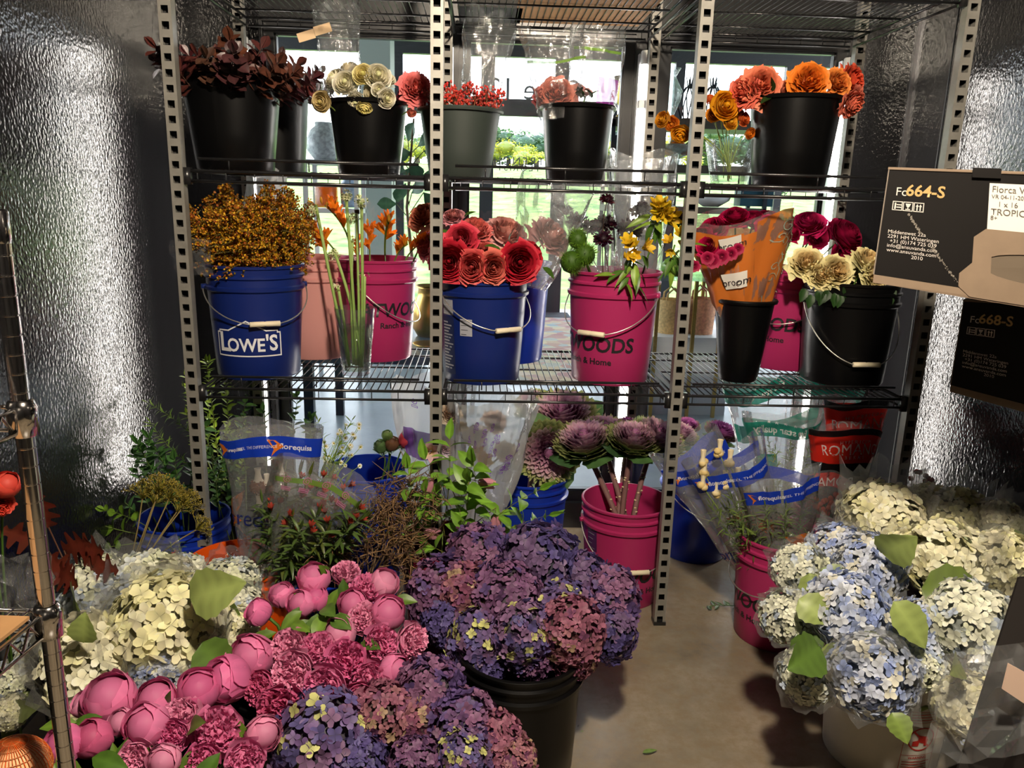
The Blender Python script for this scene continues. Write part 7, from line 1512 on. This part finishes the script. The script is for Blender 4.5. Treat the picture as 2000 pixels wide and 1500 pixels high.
# ------------------------------------------------------------------ the shop behind the glass
YW = 9.75
SHOPF = concrete('shop_concrete', srgb(120, 132, 138), srgb(150, 160, 164), srgb(136, 146, 150), 0.35)
SHOPW = plain('shop_wall_paint', srgb(206, 212, 204), 0.7, vary=0.03, vscale=3)
struct('floor_shop', MB().box(-6, 7, YG+0.08, YW+0.3, -0.06, 0).build('floor_shop', SHOPF, smooth=False))
struct('ceiling_shop', MB().box(-6, 7, YG+0.12, YW+0.2, 3.3, 3.4).build('ceiling_shop', plain('shop_ceiling', srgb(150, 150, 148), 0.8), smooth=False))
struct('wall_shop_left', MB().box(-6.1, -6, YG+0.1, YW+0.2, 0, 0.7).build('wall', SHOPW, smooth=False))  # unseen side wall kept low so sky light brightens the shop
struct('wall_shop_right', MB().box(7, 7.1, YG+0.1, YW+0.2, 0, 0.7).build('wall', SHOPW, smooth=False))  # unseen too, left open above to let daylight in
struct('wall_shop_near', MB().box(-6, XL-0.06, YG, YG+0.12, 0, 3.3).box(XR+0.06, 7, YG, YG+0.12, 0, 3.3).box(XL-0.06, XR+0.06, YG+0.09, YG+0.12, ZC, 3.3).build('wall', FLATBLK, smooth=False))
# entrance window wall
GREYF = plain('bronze_window_frame', (0.030, 0.033, 0.038), 0.4)
ww = bpy.data.objects.new('window_4', None); COL.objects.link(ww); ww.location = (0, YW, 0); tag(ww, kind='structure')
zt = at(1000, 112, YW).z; z2, z1 = at(1000, 194, YW).z, at(1000, 227, YW).z
def bar(nm, x0, x1, z0, z1, d=0.09): obj(nm, MB().box(x0, x1, -d/2, d/2, z0, z1).build(nm, GREYF, smooth=False), ww)
bar('head', -6, 7, zt, 3.3); bar('sill', -6, 0.0, 0, .12); bar('sill', 1.25, 7, 0, .12); bar('transom', -1.2, 1.6, z1, z2)
X = lambda px, py=400: at(px, py, YW).x
for a, b in ((936, 962), (1075, 1101), (765, 789), (1300, 1318), (1508, 1522), (1690, 1704)): bar('mullion', X(a), X(b), 0, zt)
for x in (-5.0, -3.6, -2.4, 5.4): bar('mullion', x-.05, x+.05, 0, zt)
bar('door_bottom_rail', X(962), X(1075), 0, .28)
obj('pane', MB().box(-6, 7, -.004, .004, 0.12, zt).build('pane', GLASS, smooth=False), ww)
mb = MB()
def flat(p0, s): return lambda u, v: (p0.x-u, YW-.06, p0.z+v)      # reads from the street, so mirrored here
for t, px, py, s in (('FLORIST', 1012, 328, .11), ('FRENCH', 1012, 315, .13), ('Suite 12', 1042, 176, .34), ('HOURS', 1012, 372, .07), ('open', 1012, 392, .06)):
    P = at(px, py, YW-.06); add_text(mb, t, s, lambda u, v, P=P: (P.x-u, -.02, P.z+v), space=1.3 if t.isupper() else 1.0)
obj('door_lettering', mb.build('door_lettering', plain('grey_vinyl', (.10, .11, .12), .6)), ww)
struct('column_shop', MB().box(at(704, 300, 7.4).x, at(764, 300, 7.4).x, 7.4, 7.75, 0, 3.3).build('column', plain('sage_paint', srgb(176, 190, 182), .6), smooth=False))
# outdoors
lawn = MB(); g = []
for i in range(24):
    y = YW+.3+i**1.6*0.9; row = []
    for j in range(25):
        x = -60+5*j; row.append((x, y, -.08+max(0, min(y, 42)-12)*0.098+max(0, y-42)*.03+.12*math.sin(x*.3+y*.2)*min(1, (y-10)/10)))
    g.append(row)
GR, gnt, gb = new_mat('grass_ground'); gn = gnt.nodes.new('ShaderNodeTexNoise'); gn.inputs['Scale'].default_value = 2.2; gn.inputs['Detail'].default_value = 9
gr = gnt.nodes.new('ShaderNodeValToRGB'); gr.color_ramp.elements[0].position = .35; gr.color_ramp.elements[1].position = .68
gr.color_ramp.elements[0].color = (*srgb(84, 120, 44), 1); gr.color_ramp.elements[1].color = (*srgb(168, 192, 92), 1)
gt = gnt.nodes.new('ShaderNodeTexCoord'); gnt.links.new(gt.outputs['Object'], gn.inputs['Vector']); gnt.links.new(gn.outputs['Fac'], gr.inputs[0]); gnt.links.new(gr.outputs[0], gb.inputs['Base Color']); gb.inputs['Roughness'].default_value = .9
tag(obj('lawn', lawn.grid(np.array(g)).build('lawn', GR)), kind='structure')
def mk_crown(seed, c1, c2, n=1500):
    rng = random.Random(seed); mb = MB(); cl = [(Vector((rng.gauss(0, .42), rng.gauss(0, .42), rng.uniform(-.2, .75))), rng.uniform(.28, .5)) for _ in range(10)]
    for c, r in cl: mb.blob(c, r*.7, 8, 6, lerp(c2, (0, 0, 0), .3))
    for k in range(n):
        c, r = rng.choice(cl); d = Vector((rng.gauss(0, 1), rng.gauss(0, 1), rng.gauss(0, 1))).normalized(); p = c+d*r*rng.uniform(.75, 1.1); s = rng.uniform(.03, .07); o = Vector((rng.gauss(0, 1), rng.gauss(0, 1), rng.gauss(0, 1))).normalized()*s; q = o.orthogonal().normalized()*s*.6
        mb.add([tuple(p-o), tuple(p+q), tuple(p+o), tuple(p-q)], [(0, 1, 2, 3)], lerp(c1, c2, rng.random()))
    return mb.build('crown', LEAF)
CRG = mk_crown(1, srgb(96, 130, 70), srgb(56, 92, 50)); CRY = mk_crown(2, srgb(226, 206, 70), srgb(150, 160, 56)); CRP = mk_crown(3, srgb(130, 150, 80), srgb(84, 116, 60))
TRS = [(965, 268, 44, CRY, 'rounded yellow autumn tree left of the door, far outside'), (1020, 292, 42, CRY, 'low yellow green shrub under the far green trees'), (995, 250, 58, CRG, 'big green tree in the far tree line, left of the black bucket'), (1050, 256, 56, CRG, 'green tree at the far right of the middle door view'), (930, 252, 60, CRP, 'dull green tree behind the grey green bucket'), (815, 268, 46, CRY, 'yellow tree seen beside the fig leaves'), (775, 256, 58, CRP, 'green tree far outside behind the column'), (1205, 246, 56, CRP, 'green tree far outside behind the books'), (1300, 262, 50, CRY, 'yellow green tree behind the bowl of gourds'), (1380, 252, 56, CRP, 'pale green tree far outside behind the third post'), (1470, 250, 54, CRG, 'green tree far outside left of the orange rose bucket'), (650, 250, 58, CRP, 'green tree far outside behind the patterned vase'), (1110, 252, 58, CRG, 'green tree far outside behind the bag bucket'), (1550, 248, 57, CRG, 'green tree far outside behind the orange rose bucket')]
def ground(y): return -.08+max(0, min(y, 42)-12)*0.098+max(0, y-42)*.03
for x, y, Y, m, l in TRS:
    P = at(x, y, Y); z = ground(Y)-.3; r = (P.z-z)/1.75; o = thing('tree', l, 'tree', (P.x, Y, z), 'trees beyond the lawn')
    obj('crown', m, o, (0, 0, r*.75), scale=(r*1.5, r*1.5, r), quat=Quaternion((0, 0, 1), x)); obj('trunk', MB().tube([(0, 0, 0), (0, 0, r)], [.2, .12], 8, srgb(70, 60, 48)).build('trunk', STEM), o)
P = at(1515, 395, 13.0); o = thing('topiary_tree', 'small round headed evergreen in the lawn behind the magenta roses', 'tree', (P.x, 13, ground(13)-.05))
obj('crown', CRG, o, (0, 0, P.z-ground(13)+.25), scale=(.55, .55, .4)); obj('trunk', MB().tube([(0, 0, 0), (0, 0, P.z-ground(13))], .05, 6, srgb(60, 52, 40)).build('trunk', STEM), o)

# shop furniture and wares
WOODB = plain('dark_wood_board', srgb(86, 80, 70), .5, vary=.2, vscale=6); BRASS = plain('brass', srgb(206, 170, 96), .28, metal=1.0); SMOKE = plain('blue_grey_metal', srgb(52, 62, 72), .45, metal=.4)
PLINTH = plain('white_plinth', srgb(226, 230, 232), .5)
def rack(name, label, px0, px1, boards, Y, dep, mat, post=None):
    o = thing(name, label, 'shelf', (at(px0, 380, Y).x, Y, 0)); w = at(px1, 380, Y).x-at(px0, 380, Y).x
    for py, th in boards:
        z = at((px0+px1)/2, py, Y).z; obj('board', MB().box(0, w, 0, dep, z-th, z).build('board', mat, smooth=False), o)
    top = at(px0, boards[0][0], Y).z
    for x in (0.0, w-.03):
        for y in (0, dep-.03): obj('upright', MB().box(x, x+.03, y, y+.03, 0, top).build('upright', post or SMOKE, smooth=False), o)
    return o
rack('open_shelf', 'dark open display shelf in the shop with vases and books', 1188, 1500, ((232, .07), (322, .06), (404, .05)), 6.2, .42, WOODB)
rack('open_shelf', 'white framed display shelf in the shop with jars, left', 592, 700, ((312, .03), (408, .03), (520, .03)), 5.6, .36, PLINTH, PLINTH)
def ware(name, label, cat, px, py, Y, prof, mat, n=28, z=None, extra=None, s=None):
    P = at(px, py, Y); sc = (s or 1.0); o = thing(name, label, cat, (P.x, Y, P.z if z is None else z))
    obj('body', MB().lathe([(r*sc, h*sc) for r, h in prof], n).build('body', mat), o); return o
YY = 6.38
ware('trumpet_vase', 'gold trumpet vase on the dark display shelf', 'vase', 1214, 232, YY, [(0, 0), (.05, 0), (.045, .02), (.018, .05), (.024, .08), (.05, .14), (.058, .24), (.075, .31), (.07, .31), (.04, .14), (0, .12)], BRASS)
gv = ware('ruffled_vase', 'cut glass vase with a ruffled neck behind the third post', 'vase', 1302, 232, YY, [(0, 0), (.05, 0), (.05, .02), (.10, .14), (.11, .20), (.06, .29), (.05, .31), (.085, .37)], film('cut_glass', tint=(.72, .82, .80), gloss=.10, haze=.16, rough=.1, bscale=40, bstr=.8, edge=.6))
for px, l in ((1343, 'pineapple shaped wire lantern left of the third slotted post'), (1388, 'pineapple shaped wire lantern right of the third slotted post')):
    P = at(px, 236, YY); o = thing('pineapple_lantern', l, 'lantern', P, 'pineapple lanterns on the display shelf')
    mb = MB()
    obj('base', MB().lathe([(0, 0), (.06, 0), (.06, .015), (0, .015)], 20).build('base', SMOKE), o)
    for k in range(10):
        a = k*PI/5; obj('rib', MB().tube([(.055*math.cos(a), .055*math.sin(a), .01), (.085*math.cos(a+.2), .085*math.sin(a+.2), .10), (.07*math.cos(a+.4), .07*math.sin(a+.4), .19), (.03*math.cos(a+.6), .03*math.sin(a+.6), .25)], .005, 5).build('rib', SMOKE), o)
    for k in range(9):
        a = k*.7; mb.add([(0.02*math.cos(a-.5), .02*math.sin(a-.5), .24), (.02*math.cos(a+.5), .02*math.sin(a+.5), .24), (.05*math.cos(a), .05*math.sin(a), .33+.02*(k % 3))], [(0, 1, 2)])
    obj('crown', mb.build('crown', SMOKE, smooth=False), o)
P = at(1412, 236, YY); o = thing('terrarium', 'faceted glass terrarium beside the pineapple lantern', 'terrarium', P)
obj('body', MB().lathe([(0, 0), (.06, 0), (.095, .12), (.07, .24), (.06, .32)], 6).build('body', film('terrarium_glass', tint=(.8, .88, .92), gloss=.08, haze=.12, rough=.05, edge=.6, bstr=0), smooth=False), o)
for k, (c, l, h) in enumerate(((srgb(40, 60, 70), 'black spined book on the display shelf, first from the left', .22), (srgb(70, 100, 110), 'teal book on the display shelf', .25), (srgb(130, 30, 70), 'wine red book on the display shelf', .24), (srgb(150, 40, 90), 'magenta book on the display shelf', .235), (srgb(150, 190, 190), 'pale aqua book, rightmost on the display shelf', .21))):
    P = at(1198+k*6.2, 322, YY); o = thing('book', l, 'book', P, 'books on the display shelf')
    obj('cover', MB().box(-.013, .013, -.08, .08, 0, h).build('cover', plain('book_cloth_%d' % k, c, .6), smooth=False), o); obj('pages', MB().box(-.010, .010, -.078, .083, .004, h+.0005).build('pages', PAPER, smooth=False), o)
gb_ = ware('glass_bowl', 'wide footed glass bowl holding small gourds', 'bowl', 1320, 322, YY-.05, [(0, 0), (.05, 0), (.03, .03), (.03, .05), (.12, .09), (.17, .15), (.165, .15), (.11, .10), (0, .07)], _M['cut_glass'])
def gourd(label, px, py, Y, s, c, stemc=OLIVE, sq=.75, group=None, neck=False):
    P = at(px, py, Y); o = thing('gourd', label, 'gourd', P, group); rng = random.Random(int(px)); rows = []
    for i in range(9):
        t = PI*i/8; rows.append([((s*math.sin(t)*(1+.10*math.cos(8*a)))*math.cos(a), (s*math.sin(t)*(1+.10*math.cos(8*a)))*math.sin(a), s*sq*(1-math.cos(t))-(0)) for a in np.linspace(0, 2*PI, 24, endpoint=False)])
    obj('body', MB().grid(np.array(rows), c, closed=True).build('body', GLOSSY), o)
    obj('stem', MB().tube([(0, 0, s*sq*1.9), (.01, 0, s*sq*2.3), (.03, 0, s*sq*(4.2 if neck else 2.6))], [s*.14, s*.11, s*.09], 6, stemc).build('stem', STEM), o)
gourd('orange gourd with a long pale stem in the glass bowl', 1322, 302, YY-.05, .07, srgb(236, 120, 40), srgb(240, 180, 60), group='gourds in the glass bowl', neck=True); gourd('yellow gourd at the left in the glass bowl', 1305, 304, YY-.08, .05, srgb(236, 170, 60), srgb(240, 190, 90), group='gourds in the glass bowl', neck=True); gourd('deep orange gourd at the right in the glass bowl', 1338, 304, YY-.08, .055, srgb(240, 100, 30), group='gourds in the glass bowl')
# low table with baskets
tx0, tx1 = at(1284, 600, 5.0).x, at(1410, 600, 5.0).x; tz = at(1340, 544, 5.0).z
o = thing('display_table', 'brass legged glass topped table in the shop behind the pink bucket', 'table', (tx0, 5.0, 0)); w = tx1-tx0
obj('top', MB().box(-.02, w+.02, -.02, .5, tz-.015, tz).build('top', film('table_glass', tint=(.8, .9, .9), gloss=.05, haze=.08, rough=.02, edge=.4, bstr=0), smooth=False), o)
for x in (0.0, w*.58, w):
    for y in (0, .46): obj('leg', MB().box(x-.011, x+.011, y-.011, y+.011, 0, tz-.015).build('leg', BRASS, smooth=False), o)
pz = at(1330, 652, 5.2).z
o = thing('plinth', 'low white plinth under the wicker baskets', 'plinth', (tx0-.05, 5.06, 0)); obj('block', MB().box(0, w+.15, .0, .45, 0, pz).build('block', PLINTH, smooth=False), o)
WICK = plain('wicker', srgb(206, 176, 120), .8, vary=.25, vscale=60); 
def basket(px, l, s, col):
    P = at(px, 652, 5.25); o = thing('wicker_basket', l, 'basket', (P.x, 5.25, pz), 'wicker baskets on the plinth')
    rows = []
    for i in range(15):
        t = i/14; rows.append([((.085+.012*t+.004*(-1)**(i+j))*s*math.cos(2*PI*j/36), (.085+.012*t+.004*(-1)**(i+j))*s*math.sin(2*PI*j/36), .23*t*s) for j in range(36)])
    obj('body', MB().grid(np.array(rows), closed=True).build('body', col), o)
    for y in (-.05, .05): obj('handle', MB().tube([(-.05, y*s, .21*s), (-.045, y*s, .27*s), (0, y*s, .31*s), (.045, y*s, .27*s), (.05, y*s, .21*s)], .007, 6).build('handle', col), o)
basket(1308, 'straw wicker basket with handles, left on the plinth', 1.0, WICK); basket(1364, 'reddish wicker basket, right on the plinth', 1.05, plain('wicker_red', srgb(214, 160, 120), .8, vary=.25, vscale=60))
gourd('round green gourd on the glass table', 1314, 541, 5.15, .075, srgb(110, 160, 50), sq=.9)
P = at(1470, 403, 6.3); o = thing('planter_box', 'teal planter box on the lower display board', 'planter', P); obj('box', MB().box(-.13, .13, -.08, .08, 0, .14).box(-.14, .14, -.09, .09, .12, .14).build('box', plain('teal_paint', srgb(30, 84, 104), .5), smooth=False), o)
P = at(1388, 404, 6.35); o = thing('white_bowl', 'shallow white bowl on the lower display board', 'bowl', P); obj('body', MB().lathe([(0, 0), (.06, 0), (.14, .05), (.16, .10), (.15, .10), (.05, .02), (0, .02)], 28).build('body', PLINTH), o)
# left wares
ware('orange_jar', 'amber glass jar on the white display shelf', 'jar', 638, 405, 5.75, [(0, 0), (.075, 0), (.08, .01), (.08, .16), (.07, .17), (.068, .165), (.07, .01), (0, .01)], film('amber_glass', tint=(.95, .55, .10), gloss=.06, haze=.25, rough=.05, edge=.5, hcol=srgb(226, 130, 20)))
ware('patterned_vase', 'round patterned white vase on the white display shelf', 'vase', 634, 312, 5.75, [(0, 0), (.07, 0), (.12, .06), (.125, .13), (.09, .20), (.06, .225), (.06, .25), (.055, .25), (.05, .22), (0, .02)], plain('speckled_porcelain', srgb(214, 224, 230), .3, vary=.35, vscale=42))
ware('blue_white_vase', 'tall blue and white vase beside the amber jar', 'vase', 683, 405, 5.75, [(0, 0), (.05, 0), (.06, .03), (.065, .15), (.035, .2), (.04, .24), (.035, .24), (.03, .2), (0, .02)], plain('blue_porcelain', srgb(150, 176, 206), .25, vary=.4, vscale=30))
zt_ = at(740, 672, 4.3).z
o = thing('low_table', 'dark low table in the shop right behind the glass', 'table', (at(600, 660, 4.3).x, 4.0, 0)); w = at(875, 660, 4.3).x-at(600, 660, 4.3).x
obj('top', MB().box(0, w, 0, 1.0, zt_-.05, zt_).build('top', plain('slate_top', srgb(96, 116, 134), .35), smooth=False), o)
for x in (.03, w-.08):
    for y in (.03, .92): obj('leg', MB().box(x, x+.05, y, y+.05, 0, zt_-.05).build('leg', SMOKE, smooth=False), o)
ware('brass_jar', 'big brass jar in the shop behind the pink freesia bucket', 'jar', 842, 628, 4.6, [(0, 0), (.08, 0), (.11, .05), (.115, .16), (.08, .24), (.075, .28), (.09, .30), (.07, .28), (0, .03)], BRASS, z=zt_)
ware('brass_bowl', 'shallow brass dish on the dark low table', 'bowl', 838, 668, 4.2, [(0, 0), (.05, 0), (.09, .03), (.085, .03), (.04, .01), (0, .01)], BRASS, z=zt_)
P = at(660, 672, 4.25); o = thing('driftwood', 'bleached lumpy driftwood on the dark low table', 'driftwood', (P.x, 4.25, zt_)); rng = random.Random(4); mb = MB()
for k in range(16): mb.blob((rng.uniform(-.12, .12), rng.uniform(-.05, .05), rng.uniform(.01, .09)), (rng.uniform(.025, .06), rng.uniform(.02, .05), rng.uniform(.015, .05)), 7, 5, srgb(214, 200, 176))
obj('wood', mb.build('wood', plain('bleached_wood', srgb(206, 192, 168), .8, vary=.2, vscale=30)), o)
P = at(625, 640, 4.6); o = thing('pale_cushion', 'pale woven cushion standing on the dark low table', 'cushion', (P.x, 4.6, zt_)); obj('cover', MB().blob((0, 0, .17), (.16, .06, .17), 14, 10).build('cover', plain('pale_linen', srgb(200, 214, 206), .9, vary=.1, vscale=20)), o)
# rug and mat
RUG, rnt, rb_ = new_mat('faded_rug'); v = rnt.nodes.new('ShaderNodeTexVoronoi'); v.inputs['Scale'].default_value = 9; rr = rnt.nodes.new('ShaderNodeValToRGB'); t = rnt.nodes.new('ShaderNodeTexCoord')
rr.color_ramp.elements[0].color = (*srgb(120, 150, 176), 1); rr.color_ramp.elements[1].color = (*srgb(214, 200, 176), 1); e = rr.color_ramp.elements.new(.35); e.color = (*srgb(206, 190, 150), 1); e = rr.color_ramp.elements.new(.6); e.color = (*srgb(170, 120, 120), 1)
rnt.links.new(t.outputs['Object'], v.inputs['Vector']); rnt.links.new(v.outputs['Color'], rr.inputs[0]); rnt.links.new(rr.outputs[0], rb_.inputs['Base Color']); rb_.inputs['Roughness'].default_value = .95
a = atz(1000, 690, 0); b = atz(1120, 618, 0); o = thing('rug', 'faded patterned rug on the shop floor by the door', 'rug', (a.x-.6, a.y-1.2, 0)); obj('pile', MB().box(0, 1.9, 0, b.y-a.y+1.0, 0.0, .012).build('pile', RUG, smooth=False), o)
o = thing('door_mat', 'dark door mat at the shop entrance', 'mat', (.15, 9.25, 0)); obj('mat', MB().box(0, .95, 0, .42, 0, .015).build('mat', plain('mat_rubber', (.05, .055, .06), .9, bmp=(80, .5)), smooth=False), o)
# fiddle leaf fig
P = at(800, 560, 6.6); o = thing('fiddle_leaf_fig', 'fiddle leaf fig with big dark leaves in the shop', 'plant', (P.x, 6.6, 0)); rng = random.Random(9)
obj('pot', MB().lathe([(0, 0), (.13, 0), (.17, .30), (.155, .30), (.12, .26), (0, .26)], 24).build('pot', PLINTH), o)
obj('trunk', MB().tube([(0, 0, .25), (.03, 0, .8), (-.02, 0, 1.3), (.04, 0, 2.0)], [.018, .015, .012, .008], 7, srgb(110, 90, 66)).build('trunk', STEM), o)
FIGL = []
for (x, y, dd, L) in ((752, 268, (-.5, -.4, .6), .20), (800, 262, (.2, -.5, .7), .18), (828, 275, (.6, -.5, .5), .2), (790, 300, (-.5, -.6, -.2), .18), (845, 300, (.7, -.4, -.2), .22), (812, 330, (.2, -.7, -.6), .2), (785, 372, (-.3, -.6, -.7), .20), (760, 398, (-.9, -.4, .0), .17), (815, 368, (.5, -.5, .4), .2), (840, 390, (.6, -.4, -.6), .22), (778, 330, (-.7, -.5, .2), .18), (835, 345, (.8, -.4, .1), .2), (800, 345, (.0, -.7, .4), .18), (770, 300, (-.6, -.5, .4), .18)):
    q = at(x, y, 6.55+rng.uniform(-.1, .1))-Vector((P.x, 6.6, 0)); lf = MB(); d = Vector(dd); add_leaf(lf, frame_at(q-d.normalized()*L*.4, d, (0, -1, .3), rng.uniform(-.4, .4)), L, L*.62, srgb(62, 96, 70), rng, shape='obov', droop=.1, wav=.02); obj('leaf', lf.build('leaf', LEAF), o)
    obj('petiole', MB().tube([tuple(q-d.normalized()*L*.4), (.0, 0, q.z-.12)], .004, 5, srgb(110, 110, 70)).build('petiole', STEM), o)
# ------------------------------------------------------------------ last: alike neighbours told apart by their place in the row
def screen_x(o):
    v = np.array(o.location)-np.array([0, 0, H_CAM]); c = RW.T @ v; return c[0]/c[2]
by = {}
for o in COL.objects:
    if o.parent is None and o.get('label'): by.setdefault(o['label'], []).append(o)
for l, os__ in by.items():
    if 1 < len(os__) <= 20:
        for k, o in enumerate(sorted(os__, key=screen_x)): o['label'] = '%s, %s from the left' % (l, ORD[k])
